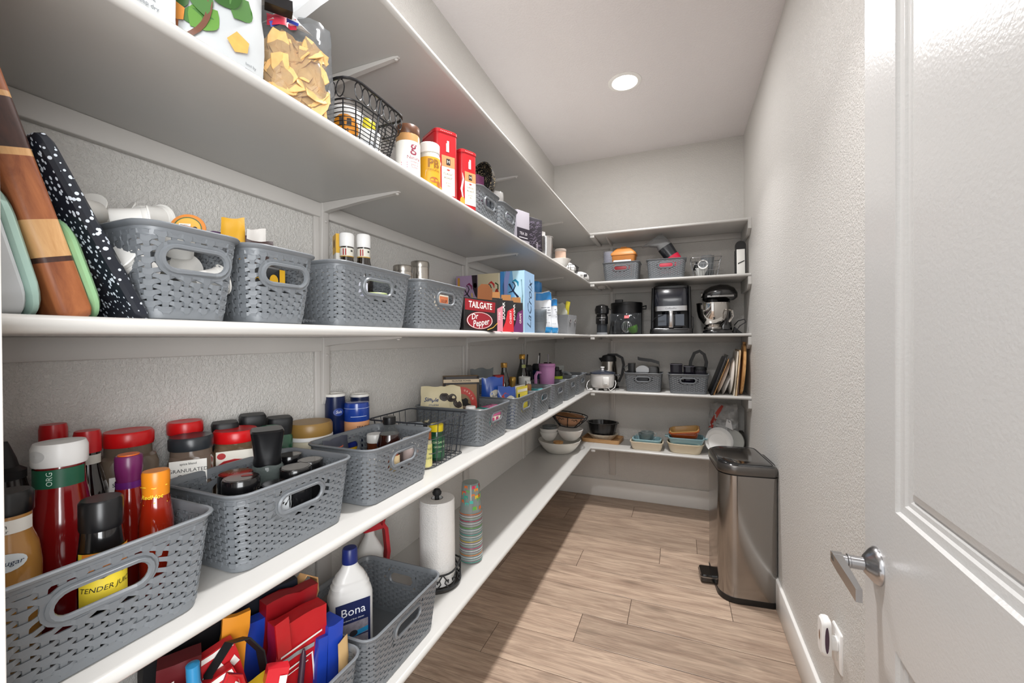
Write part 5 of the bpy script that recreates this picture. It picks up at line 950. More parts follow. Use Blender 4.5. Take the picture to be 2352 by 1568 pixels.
G().lathe([(.0008, -.065), (.013, -.065), (.013, .065), (.0008, .065)], 18, M=Matrix.Translation((0, .0, .0)) @ Matrix.Rotation(R(90), 4, 'Y')).obj('roll', m('#cfd0ce', .6), t)
for i in range(3): G().tube([(-.06+.03*i, .0, .0135), (-.02+.03*i, .0, .0135)], .0012, 5).obj('stripe', m('#8b8d90', .6), t)
carton('red_pack', 'red packet seen through the left basket handle', -.415, 3.285, Z4+.006, -90, .13, .03, .11, '#8c1f26')
t = T('hand_vacuum', 'hand vacuum with a clear nose, dark body and red band', 'vacuum', (-.085, 3.335, Z4+.02), 0)
Mv = Matrix.Translation((.045, 0, .125)) @ Matrix.Rotation(R(-32), 4, 'Y')
G().rb([(-.02, .10, .085, .04), (.06, .105, .09, .042), (.115, .11, .09, .042)], 5, Mv).obj('dark_body', m('#1d2024', .25, coat=.5), t)
G().rb([(-.06, .09, .08, .038), (-.022, .106, .09, .042), (-.018, .106, .09, .042), (.03, .108, .092, .042)], 5, Mv).obj('red_band', m('#c01c3c', .3), t)
G().rb([(.115, .108, .088, .04), (.15, .10, .08, .03), (.195, .14, .06, .015, -.03), (.215, .17, .05, .01, -.05)], 4, Mv).obj('clear_nose', m('#d5d7d8', .06, clear=.6), t)
carton('red_pack', 'bright pink-red case seen through the right basket handle', -.075, 3.285, Z4+.006, -90, .15, .03, .108, '#c01f3c')
t = T('wire_basket', 'silver wire basket with glass parts on the upper back shelf', 'basket', (.175, 3.345, Z4), 0); wire_basket(t, .20, .18, .135, .05, m('#8f8f90', .3, .9), 7, 8, 3, .0013)
t = T('glass_jug', 'clear measuring jug in the silver wire basket', 'jug', (.188, 3.345, Z4+.006), 100)
G().lathe([(.0008, 0), (.036, 0), (.038, .004), (.046, .15), (.043, .15), (.035, .008), (.0008, .006)], 28).obj('glass', m('#d5dadd', .05, clear=.68), t); G().tube([(.045, 0, .13), (.075, 0, .125), (.07, 0, .06), (.04, 0, .05)], .005, 6).obj('handle', m('#d5dadd', .06, clear=.5), t)
t = T('strainer_disc', 'round glass disc with a white ring propped in the wire basket', 'disc', (.155, 3.275, Z4+.085), 0, rx=80); G().lathe([(.026, 0), (.034, 0), (.034, .008), (.026, .008), (.026, 0)], 28, c0=False, c1=False).obj('ring', m('#e6e6e4', .3), t); G().lathe([(.0008, .003), (.0258, .003), (.0258, .005), (.0008, .005)], 24).obj('glass', m('#c9cfd2', .05, clear=.5), t)
t = T('measuring_bowl', 'white measuring bowl at the bottom of the wire basket', 'bowl', (.150, 3.345, Z4+.006), 0); G().lathe([(.0008, 0), (.03, 0), (.05, .04), (.058, .062), (.055, .062), (.0008, .05)], 24).obj('bowl_body', m('#e2e3e0', .3), t)
t = T('blade_hub', 'black blade part leaning in the wire basket', 'blade', (.110, 3.330, Z4+.05), 0, ry=20); G().lathe([(.0008, 0), (.022, 0), (.024, .06), (.0008, .065)], 18).obj('hub', BLACK, t)
t = T('mandoline', 'white mandoline slicer with a rounded black top', 'slicer', (.400, 3.330, Z4), 0, rx=-4)
g = G(); ol = [(-.034, 0), (.034, 0), (.034, .20), *[(.0 + .034*math.cos(R(a)), .212 + .034*math.sin(R(a))) for a in range(0, 181, 20)], (-.034, .20)]
g.loft([[(x, y, z) for x, z in ol] for y in (.012, -.012)]); g.obj('black_frame', BLACK, t)
G().box(-.026, .026, -.017, -.012, .004, .185, .002).obj('white_plate', m('#e9e8e3', .35), t); G().loft([[(-.018, y, .078), (.022, y, .098), (.022, y, .104), (-.018, y, .086)] for y in (-.0172, -.0195)][::-1]).obj('blade', m('#1d1d1e', .3), t)
for i in range(14): G().box(-.0372, -.034, -.012, .010, .012+.012*i, .019+.012*i).obj('grip_rib', BLKM, t, smooth=0)
# ---------------------------------------------------------------- back wall, middle shelf
t = T('coffee_grinder', 'small black coffee grinder with a clear lower cup', 'grinder', (-.568, 3.300, Z3), 0)
G().lathe([(.0008, .002), (.040, .002), (.040, .085), (.0008, .085)], 28).obj('clear_cup', m('#5a6068', .06, clear=.5), t); G().lathe([(.036, 0), (.043, .002), (.043, .014), (.041, .016)], 28).obj('cup_foot', m('#d5d8dc', .1, clear=.4), t)
G().lathe([(.0008, .083), (.046, .083), (.047, .09), (.047, .14), (.042, .150), (.042, .158), (.052, .165), (.055, .195), (.046, .225), (.02, .236), (.0008, .237)], 32).obj('motor_body', m('#101012', .2, coat=.5), t)
G().lathe([(.0472, .128), (.0476, .130), (.0476, .134), (.0472, .136)], 30, c0=False, c1=False).obj('chrome_line', m('#a9a9aa', .2, 1), t); dec(t, 'lettering', m('#c9c9ca', .3), cyl(.0475, -80, 0), [s_text('burr mill', .011, 0, .115)], .001)
G().tube([(.04, .02, .21), (.075, .02, .19), (.078, .02, .12), (.06, .025, .05), (.055, .03, .008)], .0035, 6).obj('cord', BLKM, t)
t = T('stock_pot', 'black pot with a clip lid behind the clear bag', 'pot', (-.395, 3.440, Z3), 0)
G().lathe([(.0008, 0), (.112, 0), (.118, .006), (.122, .235), (.0008, .236)], 40).obj('pot_body', m('#141416', .4), t); G().lathe([(.123, .232), (.124, .236), (.122, .252), (.08, .258), (.0008, .259)], 40).obj('lid', m('#101012', .4), t); G().box(-.075, -.015, -.125, -.09, .245, .272, .004).obj('lid_clip', BLKM, t)
G().tube([(.12, 0, .22), (.15, -.01, .225), (.15, -.02, .20), (.121, -.02, .20)], .006, 6).obj('side_handle', BLKM, t)
ob, mp_ = pouch('clear_bag', 'clear plastic bag holding whisk attachments', 'bag', -90, (-.385, 3.270, Z3+.001), .235, .158, .085, m('#c9ced2', .08, clear=.86), 0, .012, 95, .5, 12, 10)
dec(ob, 'red_sticker', m('#c8474a', .4), mp_, [s_rect(-.005, .030, .120, .142, 2, 2)], .004)
t = T('whisk', 'balloon whisk heads inside the clear bag', 'whisk', (-.375, 3.262, Z3+.012), 0)
g = G()
for k in range(7):
    a = k*pi/7; g.tube([(.036*math.sin(R(b))*math.cos(a), .022*math.sin(R(b))*math.sin(a), .046-.044*math.cos(R(b))) for b in range(0, 361, 24)], .0024, 5)
g.obj('wires', m('#e3e3e3', .2, .9), t)
G().lathe([(.0008, .0), (.012, .0), (.014, .004), (.0008, .006)], 14).obj('hub', m('#d0d0d0', .3), t)
t = T('green_bowl', 'small bright green bowl in the clear bag', 'bowl', (-.315, 3.275, Z3+.008), 0, ry=-25); G().lathe([(.0008, 0), (.02, .002), (.038, .03), (.042, .055), (.040, .055), (.034, .03), (.0008, .008)], 22).obj('bowl_body', m('#5f9a2c', .35), t)
t = T('black_attachment', 'black mixer attachment at the left of the clear bag', 'attachment', (-.450, 3.275, Z3+.006), 15); G().rb([(0, .06, .035, .012), (.05, .07, .04, .015), (.10, .05, .03, .012)], 4).obj('attachment_body', m('#17181b', .2, coat=.5), t)
t = T('coffee_maker', 'black drip coffee maker with a steel band and carafe handle', 'coffee maker', (-.060, 3.385, Z3), 0)
G().rb([(0, .295, .255, .03), (.01, .300, .26, .035), (.038, .29, .255, .03), (.042, .28, .25, .03)], 5).obj('base', m('#121214', .25, coat=.3), t)
G().rb([(.04, .275, .10, .02, 0, .07), (.345, .262, .10, .02, 0, .07)], 4).obj('back_column', m('#101012', .3), t)
for sx_ in (-1, 1): G().rb([(.040, .026, .20, .01, sx_*.130, .015), (.20, .024, .20, .01, sx_*.128, .015), (.345, .022, .21, .01, sx_*.124, .01)], 3).obj('side_post', m('#0f0f11', .3), t)
G().rb([(.205, .228, .215, .03, 0, -.012), (.330, .232, .225, .035, 0, -.012), (.338, .23, .22, .035, 0, -.01)], 5).obj('water_tank', m('#191c25', .15, coat=.6), t)
G().rb([(.336, .245, .235, .04, 0, -.008), (.352, .245, .235, .04, 0, -.008), (.362, .21, .20, .04, 0, -.005)], 5).obj('lid', m('#0e0e10', .3), t)
G().rb([(.170, .226, .20, .02, 0, -.020), (.206, .226, .20, .02, 0, -.020)], 4).obj('steel_band', m('#b5b5b6', .28, 1.0), t); dec(t, 'lettering', m('#6b6b6c', .4), face(-90, (0, -.120, 0)), [s_text('CoffeeBar', .020, 0, .188, 0, .2)], .0008)
G().lathe([(.0008, .045), (.074, .045), (.084, .055), (.088, .09), (.080, .13), (.066, .155), (.066, .165), (.0008, .166)], 32, cy=-.02).obj('carafe', m('#2c3038', .05, coat=.8), t)
G().rb([(.048, .032, .022, .006, 0, -.130), (.060, .034, .028, .008, 0, -.136), (.150, .030, .026, .008, 0, -.134), (.168, .034, .05, .008, 0, -.118)], 4).obj('carafe_handle', m('#b9b9ba', .25, 1.0), t)
for sx_ in (-1, 1): dec(t, 'carafe_window', m('#434952', .12), face(-90, (0, -.1085, 0)), [s_rect(sx_*.060-.030, sx_*.060+.030, .062, .145)], .0005)
G().tube([(-.10, -.115, .05), (-.095, -.118, .058), (-.03, -.120, .052), (.03, -.120, .052), (.095, -.118, .058), (.10, -.115, .05)], .003, 6).obj('hot_plate_edge', m('#3b3b3d', .25, .6), t)
G().tube([(.13, -.06, .14), (.150, -.09, .12), (.152, -.11, .06), (.145, -.09, .012)], .004, 7).obj('cord', BLKM, t); G().tube([(-.13, -.11, .09), (-.11, -.125, .12), (-.05, -.132, .142)], .003, 6).obj('cord_loop', BLKM, t)
t = T('stand_mixer', 'black stand mixer with a polished steel bowl', 'mixer', (.255, 3.365, Z3), 0)
BM = m('#111113', .18, coat=.7); SB_ = m('#cfcbc6', .09, 1.0, var=.01)
G().rb([(0, .19, .155, .06), (.008, .20, .165, .07), (.022, .195, .16, .07), (.032, .16, .14, .06)], 6).obj('base', BM, t)
G().rb([(.028, .10, .075, .03, .05, .045), (.10, .075, .065, .03, .055, .05), (.22, .07, .07, .03, .05, .045), (.245, .09, .08, .03, .04, .03)], 5).obj('column', BM, t)
hd = [(-.115, .022, .268), (-.10, .042, .278), (-.06, .054, .290), (0, .060, .296), (.05, .058, .294), (.09, .046, .286), (.112, .02, .278)]
G().loft([[(x + .015, .0 + r*.95*math.cos(R(a)), z + r*math.sin(R(a))*1.02) for a in range(0, 360, 20)] for x, r, z in hd]).obj('motor_head', BM, t)
G().lathe([(.040, .222), (.046, .226), (.046, .246), (.034, .256)], 28, cx=-.035).obj('planet_ring', m('#1a1a1c', .2, .4), t)
G().lathe([(.0008, 0), (.019, 0), (.021, .004), (.019, .010), (.0008, .011)], 22).obj('hub_knob', m('#bdbbb8', .2, 1), t, (-.100, -.01, .285), (0, R(-90), 0)); G().lathe([(.0008, 0), (.006, 0), (.006, .014), (.0008, .015)], 12).obj('speed_knob', BLACK, t, (-.045, -.055, .275), (R(90), 0, 0))
G().loft([[(x, -.0605 + .02*abs(x-.01)*2.2, z0) for x, z0 in ((x_, .262), (x_, .275))] for x_ in (-.07, -.04, 0, .04, .08, .10)], False, False, closed=False).obj('trim_band', m('#8c8a88', .25, .9), t); dec(t, 'lettering', m('#e5e5e5', .3), face(-90, (-.03, -.0625, 0)), [s_text('KitchenAid', .014, 0, .2685, 0, 0, .02)], .001)
BP = [(.0008, .044), (.060, .044), (.062, .05), (.050, .058), (.070, .075), (.098, .12), (.108, .17), (.110, .215), (.113, .218), (.113, .222), (.108, .222), (.104, .17), (.092, .12), (.06, .075), (.0008, .066)]
G().lathe(BP, 44, cx=-.030).obj('steel_bowl', SB_, t); G().lathe([(.0008, .032), (.062, .032), (.064, .036), (.062, .045), (.0008, .046)], 30, cx=-.03).obj('bowl_foot', m('#a9a6a2', .15, 1), t)
G().tube([(.07, -.06, .17), (.085, -.09, .16), (.088, -.095, .12), (.07, -.065, .085)], .007, 8).obj('bowl_handle', SB_, t)
G().tube([(.11, .02, .06), (.13, -.02, .09), (.165, -.05, .10), (.175, -.05, .08), (.14, -.03, .055), (.115, -.04, .02), (.12, -.02, .006)], .0035, 7).obj('cord', BLKM, t)
G().loft([[(x, y, z) for x, z in ((.10, .0), (.165, .0), (.15, .012), (.11, .05))] for y in (.0, .05)]).obj('back_foot', BLKM, t)
# ---------------------------------------------------------------- back wall, second shelf
t = T('rice_cooker', 'white rice cooker with a glass lid and trailing white cord', 'rice cooker', (-.565, 3.300, Z2), 0)
RW = m('#dcdbd9', .3, coat=.3)
G().lathe([(.0008, .014), (.060, .014), (.080, .022), (.090, .045), (.094, .115), (.094, .128), (.0008, .129)], 40).obj('body', RW, t)
for a in (-120, -60, 60, 120): G().rb([(0, .02, .014, .004), (.018, .03, .02, .005)], 2, Matrix.Translation((.065*math.cos(R(a)), .065*math.sin(R(a)), 0))).obj('foot', m('#bdbcba', .4), t)
G().lathe([(.098, .127), (.100, .131), (.098, .138), (.06, .150), (.02, .156), (.0008, .157)], 40).obj('glass_lid', m('#3a404e', .08, coat=.8), t)
G().lathe([(.0008, .155), (.012, .155), (.012, .162), (.009, .167), (.016, .172), (.016, .180), (.0008, .182)], 20).obj('lid_knob', WHT, t)
for sx_ in (-1, 1): G().box(sx_*.112-.022, sx_*.112+.022, -.02, .02, .112, .124, .004).obj('side_handle', m('#2c2d31', .35), t)
G().box(.018, .066, -.098, -.070, .040, .105, .006).obj('control_panel', m('#e6e5e2', .35), t); G().box(.030, .052, -.102, -.096, .05, .062, .002).obj('switch', m('#c9c8c6', .35), t)
WC = m('#ecebe8', .4)
G().tube([(.098, .0, .075), (.112, -.06, .06), (.106, -.082, .03), (.075, -.090, .005), (.055, -.085, .025), (.045, -.090, .03)], .0028, 6).obj('cord', WC, t)
G().tube([(-.098, .0, .075), (-.108, -.05, .06), (-.112, -.072, .03), (-.10, -.088, .010), (-.085, -.080, .006)], .0028, 6).obj('cord', WC, t); G().box(-.088, -.064, -.088, -.072, .0, .016, .002).obj('plug', WC, t)
t = T('kettle', 'steel and black electric kettle behind the rice cooker', 'kettle', (-.540, 3.462, Z2), 0)
G().lathe([(.0008, 0), (.070, 0), (.072, .006), (.070, .02), (.066, .14), (.058, .22), (.0008, .222)], 36).obj('steel_body', m('#b3aea6', .25, 1), t)
G().lathe([(.059, .215), (.060, .24), (.05, .262), (.02, .270), (.0008, .271)], 32).obj('lid', BLKM, t); G().loft([[(-.052, y*.6, .20), (-.052, y*.6, .245), (-.082, y*.3, .243), (-.078, y*.3, .232)] for y in (-.03, .03)]).obj('spout', BLKM, t)
G().ribbon([(-.01, 0, .268), (.06, 0, .270), (.105, 0, .245), (.118, 0, .19), (.105, 0, .11), (.078, 0, .05)], (0, .032, 0), .018).obj('handle', BLKM, t)
G().lathe([(.0008, 0), (.078, 0), (.080, .012), (.072, .018)], 32, c1=True).obj('base', BLKM, t)
carton('appliance_block', 'dark appliance block under the silver cover in the left basket', -.265, 3.315, Z2+.006, -90, .088, .09, .140, '#2a2c2f', 'appliance part')
t = C.objects[-1]
t = T('appliance_cover', 'silver arched appliance cover between black parts', 'appliance part', (-.262, 3.315, Z2+.147), 0); G().loft([[(-.046+.092*i/8, y, .050*math.sin(pi*(.12+.76*i/8))**.6) for i in range(9)] + [(.046, y, 0), (-.046, y, 0)] for y in (-.04, .04)]).obj('cover', m('#a9abad', .35, .7), t)
t = T('sandwich_press', 'black handled press standing at the right of the left basket', 'appliance part', (-.203, 3.365, Z2+.006), 0)
G().rb([(0, .11, .09, .02), (.165, .115, .09, .02), (.18, .10, .08, .02)], 4).obj('press_body', m('#141416', .3), t); G().loft([[(x, y, z+dz) for y, dz in ((-.025, 0), (.025, 0), (.025, .022), (-.025, .022))] for x, z in ((-.10, .232), (-.09, .225), (.0, .215), (.055, .198), (.06, .17))]).obj('handle', BLACK, t)
t = T('square_part', 'square black part at the left end of the left basket', 'appliance part', (-.345, 3.330, Z2+.006), 0, ry=0); G().rb([(0, .035, .09, .005), (.205, .050, .09, .005)], 2).obj('part_body', m('#17181a', .3), t); G().tube([(-.02, -.03, .15), (-.045, -.04, .14), (-.055, -.04, .17), (-.03, -.03, .19)], .004, 6).obj('loop', BLKM, t)
CG = m('#4e4a57', .06, clear=.6)
def cup_box(label, x, y, w_, d_, h, mt=CG):
    t = T('blender_cup', label, 'cup', (x, y, Z2+.006), 0); G().rb([(0, w_*.85, d_*.85, .012), (h, w_, d_, .014), (h, w_-.006, d_-.006, .012), (.005, w_*.85-.006, d_*.85-.006, .01)], 4).obj('cup_body', mt, t); G().rb([(h-.004, w_+.008, d_+.008, .016), (h, w_+.008, d_+.008, .016), (h, w_, d_, .014), (h-.004, w_, d_, .014), (h-.004, w_+.008, d_+.008, .016)], 4, c0=False, c1=False).obj('lip', m('#77737f', .1, clear=.3), t); return t
cup_box('square smoky clear container at the left of the right basket', -.025, 3.330, .085, .10, .205)
cup_box('darker smoky container in the middle of the right basket', .062, 3.345, .075, .10, .190, m('#221e2a', .08, clear=.35))
t = T('blender_jar', 'smoky blender jar with a curved black handle on its lid', 'blender jar', (.135, 3.350, Z2+.006), 0)
G().lathe([(.0008, 0), (.038, 0), (.046, .165), (.0008, .168)], 28).obj('jar', m('#5b5862', .06, clear=.5), t); G().lathe([(.048, .163), (.049, .168), (.046, .185), (.0008, .186)], 28).obj('lid', BLKM, t)
G().ribbon([(-.065, 0, .18), (-.06, 0, .225), (-.035, 0, .285), (.0, 0, .300), (.03, 0, .275), (.045, 0, .22), (.04, 0, .18)], (0, .03, 0), .022).obj('handle', BLKM, t)
def plate(nm, label, x, y, lean, r, th, mt, cat='plate', square=False, h=.28, prof=None):
    o = T(nm, label, cat, (x, y, Z2), 0, None, 0, lean)
    if square: G().rb([(0, th*.8, r*2, th*.3), (.006, th, r*2, th*.4), (h-.02, th, r*2, th*.4), (h, th*.7, r*2-.03, th*.3)], 2, None, th/2, 0).obj('board', mt, o)
    else: G().lathe(prof or [(.0008, 0), (r*.55, 0), (r*.62, .003), (r*.98, .016), (r, .019), (r*.97, .021), (r*.60, .008), (.0008, .006)], 40, M=Matrix.Translation((0, 0, r)) @ Matrix.Rotation(R(90), 4, 'Y')).obj('plate_body', mt, o)
    return o
plate('baking_sheet', 'black baking sheet leaning to the right beside the grey basket', .197, 3.370, 20, .15, .010, m('#16161a', .4), 'tray', True, .285)
plate('speckled_tray', 'black speckled tray leaning behind the baking sheet', .2085, 3.385, 20.4, .14, .007, speckmat('tray_speck', '#151517', '#8f8a80', 220, .32, .35), 'tray', True, .30)
WP = m('#e6e0d8', .3, coat=.3); OAK = woodmat('oak_board', '#b07a42', '#d9a86c', 2, 5, 9)
plate('wooden_board', 'thin tan board leaning beside the speckled tray', .2175, 3.370, 20.6, .13, .006, OAK, 'board', True, .275)
plate('dinner_plate', 'white plate leaning on the thin tan board', .230, 3.370, 20, .125, .0, WP)
plate('dinner_plate', 'greyish plate tilted low in front of the white ones', .262, 3.330, 20, .085, .0, m('#aaa6a2', .3))
plate('dinner_plate', 'off-white plate standing near the middle of the upright stack', .310, 3.350, 6, .13, .0, WP)
plate('serving_tray', 'cream tray standing upright right of the off-white plate', .344, 3.380, 5, .14, .007, m('#dcd2c2', .35), 'tray', True, .31)
plate('serving_tray', 'tan edged tray standing upright beside the cream tray', .355, 3.385, 5, .14, .011, woodmat('tan_tray', '#b99a72', '#d9c3a0', 2, 5, 8), 'tray', True, .32)
plate('serving_tray', 'slim pinkish tray behind the round wooden board', .376, 3.42, 4, .11, .006, m('#b59c98', .4), 'tray', True, .25)
t = T('round_board', 'long wooden board standing at the right end of the shelf', 'board', (.388, 3.345, Z2), 0, None, 0, 4)
G().loft([[(x, .0 + .12*math.cos(R(a)), .18 + .178*math.sin(R(a))) for a in range(0, 360, 15)] for x in (.0, .016)] ).obj('board', OAK, t)
G().box(.0, .016, -.02, .02, .355, .375, .004).obj('grip_end', OAK, t)
# ---------------------------------------------------------------- lowest shelf, left run
t = T('paper_towel_holder', 'black scrollwork paper towel holder with a central rod', 'holder', (-.782, 1.235, Z1), 0)
G().lathe([(.0008, 0), (.075, 0), (.077, .004), (.077, .010), (.0008, .012)], 36).obj('base', m('#2b2724', .4), t); G().lathe([(.0008, .01), (.008, .01), (.008, .300), (.0145, .304), (.016, .312), (.010, .322), (.0008, .324)], 18).obj('rod', BLKM, t)
g = G(); rad = .079
for zz in (.014, .062): g.tube([(rad*math.cos(R(a)), rad*math.sin(R(a)), zz + (.018*max(0, math.cos(R(a-20)))**8 if zz > .03 else 0)) for a in range(-120, 91, 10)], .0032, 6)
for k in range(11):
    a0 = -115+20*k; s = 1 if k % 2 else -1
    g.tube([(rad*math.cos(R(a0+da*s)), rad*math.sin(R(a0+da*s)), zz) for da, zz in ((-9, .016), (-2, .022), (5, .034), (2, .044), (-5, .042), (-4, .034), (4, .050), (9, .060))], .0022, 5)
for a in (-120, 90): g.tube([(rad*math.cos(R(a)), rad*math.sin(R(a)), zz) for zz in (.006, .04, .075)], .0035, 6)
g.obj('scroll_band', BLKM, t)
for a in (-60, 60, 180): G().lathe([(.0008, -.0), (.008, 0), (.008, .006), (.0008, .006)], 12).obj('foot', BLKM, t, (.068*math.cos(R(a)), .068*math.sin(R(a)), 0))
t = T('paper_towel_roll', 'white paper towel roll on the black holder', 'paper towel', (-.782, 1.235, Z1+.0125), 0)
tw = m('#e8e6e3', .85, bump=.6, bscale=220, var=.02)
G().lathe([(.019, 0), (.060, 0), (.061, .002), (.060, .276), (.058, .279), (.019, .279), (.019, 0)], 44, c0=False, c1=False).obj('roll', tw, t)
G().lathe([(.0192, .0), (.0208, .0), (.0208, .2795), (.0192, .2795)], 24, c0=False, c1=False).obj('cardboard_core', m('#3a2d22', .8), t)
G().loft([[((.0612+.012*max(0, (i-4)/10)**1.3)*math.cos(R(-130+9*i)), (.0612+.012*max(0, (i-4)/10)**1.3)*math.sin(R(-130+9*i)), z) for i in range(9)] for z in (.004, .275)], False, False, closed=False).obj('loose_sheet', tw, t)
t = T('cup_stack', 'tall stack of clear cups printed with bright squares', 'cups', (-.742, 1.408, Z1), 0)
rc = random.Random(9); CC = ['#e8742a', '#c82a4a', '#63b04a', '#3fb8a8', '#e0c23a', '#d8456a', '#f08a3a', '#2aa890']
cupc = m('#e6f0ee', .08, clear=.62)
nst = 22; HT = .006 + (nst-1)*.0085 + .112
for i in range(nst):
    zz = HT - i*.0085
    G().lathe([(.0415, zz-.112), (.0430, zz-.1105), (.0430, zz-.107), (.0405, zz-.106), (.0325, zz-.002), (.031, zz)], 28, c0=False, c1=(i == 0)).obj('cup', m(['#dff0ea', '#f0dfe6', '#e6ecd8', '#d8ecf0'][i % 4], .1, clear=.55), t)
for i in range(nst):
    zz = HT - i*.0085 - .110
    if zz > .004: G().lathe([(.0432, zz), (.0438, zz+.0015), (.0432, zz+.003)], 24, c0=False, c1=False).obj('cup_rim', m([CC[(i*3) % 8], '#e8ecea', '#b9c9c2'][i % 3], .25, clear=.25), t)
for q in range(36):
    a = -130+rc.random()*180; z0 = HT-.010-rc.random()*.085; s = .006+.003*rc.random()
    dec(t, 'square_print', m(CC[q % 8], .4), cyl(.0318 + (HT-z0)/.104*.008, a, z0), [s_rect(-s, s, -s*.9, s*.9)], .0008+.0002*(q % 5))
t = T('cleaner_bottle', 'white cleaner bottle with a navy cap and label, standing in a grey bin', 'bottle', (-.795, .838, Z1+.007), -34)
G().rb([(0, .058, .100, .02), (.005, .064, .108, .024), (.176, .064, .108, .024), (.192, .062, .100, .024), (.196, .059, .094, .024), (.205, .060, .093, .024), (.209, .055, .085, .022), (.217, .056, .083, .022), (.221, .050, .074, .02), (.229, .050, .070, .02), (.243, .038, .048, .018), (.256, .032, .034, .016), (.262, .030, .030, .015)], 6).obj('body', m('#e3e2df', .35), t)
G().lathe([(.0008, .258), (.019, .258), (.0195, .262), (.0185, .292), (.016, .296), (.0008, .297)], 26).obj('cap', m('#1c2a6e', .35), t)
mp = face(0, (.0322, 0, 0)); NV = m('#1b2450', .4); o = dec(t, 'label', NV, mp, [s_rect(-.042, .042, .012, .172)], .0006); mq = face(-90, (0, -.0542, 0)); dec(t, 'label', NV, mq, [s_rect(-.018, .018, .012, .168)], .0006)
dec(o, 'lettering', m('#eef0f4', .4), mp, [s_text('Bona', .030, 0, .148), s_text('hardwood floor cleaner', .0055, 0, .128)], .0012); dec(o, 'blue_band', m('#2a93c8', .4), mp, [s_poly([(-.036, .078), (.036, .088), (.036, .100), (-.036, .090)])], .0016)
dec(o, 'photo', m('#8d8791', .5, var=.6, vscale=90), mp, [s_rect(-.036, .036, .085, .120), s_rect(-.036, .036, .016, .082)], .0012); dec(o, 'photo_shape', m('#2d2b33', .5), mp, [s_rect(-.01, .004, .03, .06), s_rect(.016, .028, .02, .05), s_disc(.0, .092, .01, .008, 12)], .0018)
dec(t, 'lettering', m('#cfd4e2', .4), mq, [s_text('floors', .008, 0, .145), s_text('everyday', .006, 0, .135)], .0012)
t = T('spray_bottle', 'red and white trigger bottle standing behind the grey bin', 'bottle', (-.962, 1.105, Z1), -30)
G().rb([(0, .05, .08, .02), (.006, .054, .085, .022), (.14, .054, .085, .022), (.19, .03, .032, .014), (.21, .028, .028, .013)], 5).obj('body', m('#d9d7d3', .35), t); G().ribbon([(0, .03, .235), (0, .052, .20), (0, .060, .12), (0, .05, .06)], (.03, 0, 0), .012).obj('red_handle', m('#b2202a', .35), t); G().rb([(.205, .03, .07, .01, 0, .01), (.24, .03, .09, .01, 0, .01)], 3).obj('trigger_head', m('#b2202a', .35), t)
dec(t, 'label', m('#b2202a', .4), face(0, (.027, 0, 0)), [s_rect(-.02, .02, .05, .12)], .0006)
# bags packed in the near bin
def bag(name, label, a, o, W, H, D, mt, tilt=0, seed=0, amp=.004, cat='shopping bag', top_wave=.006):
    an = R(a); r = Vector((-math.sin(an), math.cos(an), 0)); n0 = Vector((math.cos(an), math.sin(an), 0)); up = Vector((0, 0, 1))*math.cos(R(tilt)) + r*math.sin(R(tilt)); rt = r*math.cos(R(tilt)) - Vector((0, 0, 1))*math.sin(R(tilt)); o = Vector(o)
    t = T(name, label, cat, o, 0)
    def P(x, y, d): return rt*(x + nz(0, y*20, 1, seed)*amp) + up*(y*(1 + top_wave/H*nz(x*30, 0, 4, seed))) + n0*(d + nz(x*25, y*25, 2, seed)*amp)
    g = G(); nx, ny = 8, 10; rings = []
    for j in range(ny+1):
        y = H*j/ny; k = 1 - .10*(j/ny); row = []
        for i in range(nx+1): row.append(P(-W/2+W*i/nx, y, D/2*k))
        for i in range(nx, -1, -1): row.append(P(-W/2+W*i/nx, y, -D/2*k))
        rings.append(row)
    g.loft(rings).obj('folded_body', mt, t)
    return t, (lambda x, y, d: P(x, y, D/2*(1-.10*y/H) + d))
RB = m('#b3141c', .35, var=.15, coat=.2, bump=.3, bscale=40); BB = m('#1d3fa8', .35, var=.15, coat=.2, bump=.3, bscale=40)
t, mp = bag('shopping_bag', 'red folded shopping bag with a white framed print', -14, (-.745, .628, Z1+.006), .105, .265, .040, RB, 2, 1)
dec(t, 'print', m('#e6dcd6', .45), mp, [s_stroke([(-.045, .205), (.040, .215)], .004), s_stroke([(-.045, .17), (.022, .18), (.026, .10)], .004), s_stroke([(-.045, .160), (.014, .168)], .002)], .0025); dec(t, 'print', m('#8f8f90', .45), mp, [s_rect(-.045, .025, .190, .198, 4, 1)], .0022)
G().ribbon([Vector(mp(-.035, .25, -.01)), Vector(mp(-.045, .275, .01)), Vector(mp(-.05, .285, .015)), Vector(mp(-.045, .22, .016))], (.0, .03, .0), .003).obj('strap', RB, t)
t, mp = bag('shopping_bag', 'dark red folded bag standing behind the framed one', -14, (-.80, .640, Z1+.006), .11, .285, .035, m('#8e1018', .4, var=.2), 4, 2)
t, mp = bag('shopping_bag', 'blue quilted bag at the far end of the near bin', -8, (-.726, .689, Z1+.006), .036, .215, .055, BB, 3, 3, .004)
t, mp = bag('shopping_bag', 'second blue quilted bag tucked by the first', -8, (-.728, .657, Z1+.006), .022, .200, .05, BB, 3, 4, .003)
t, mp = bag('insulated_bag', 'dark navy insulated bag with a tan strap at the back of the bin', -20, (-.855, .640, Z1+.006), .13, .290, .05, m('#10141f', .45), 0, 5)
G().ribbon([(.02, .055, .25), (.035, .078, .285), (.045, .098, .27), (.04, .105, .235), (.03, .10, .20)], (.022, .0, .0), .004).obj('tan_strap', m('#c99b68', .6), t)
t, mp = bag('shopping_bag', 'bright blue bag glimpsed behind the red ones', -15, (-.815, .585, Z1+.006), .08, .262, .03, BB, 0, 6)
PB_ = m('#c22028', .4, var=.1)
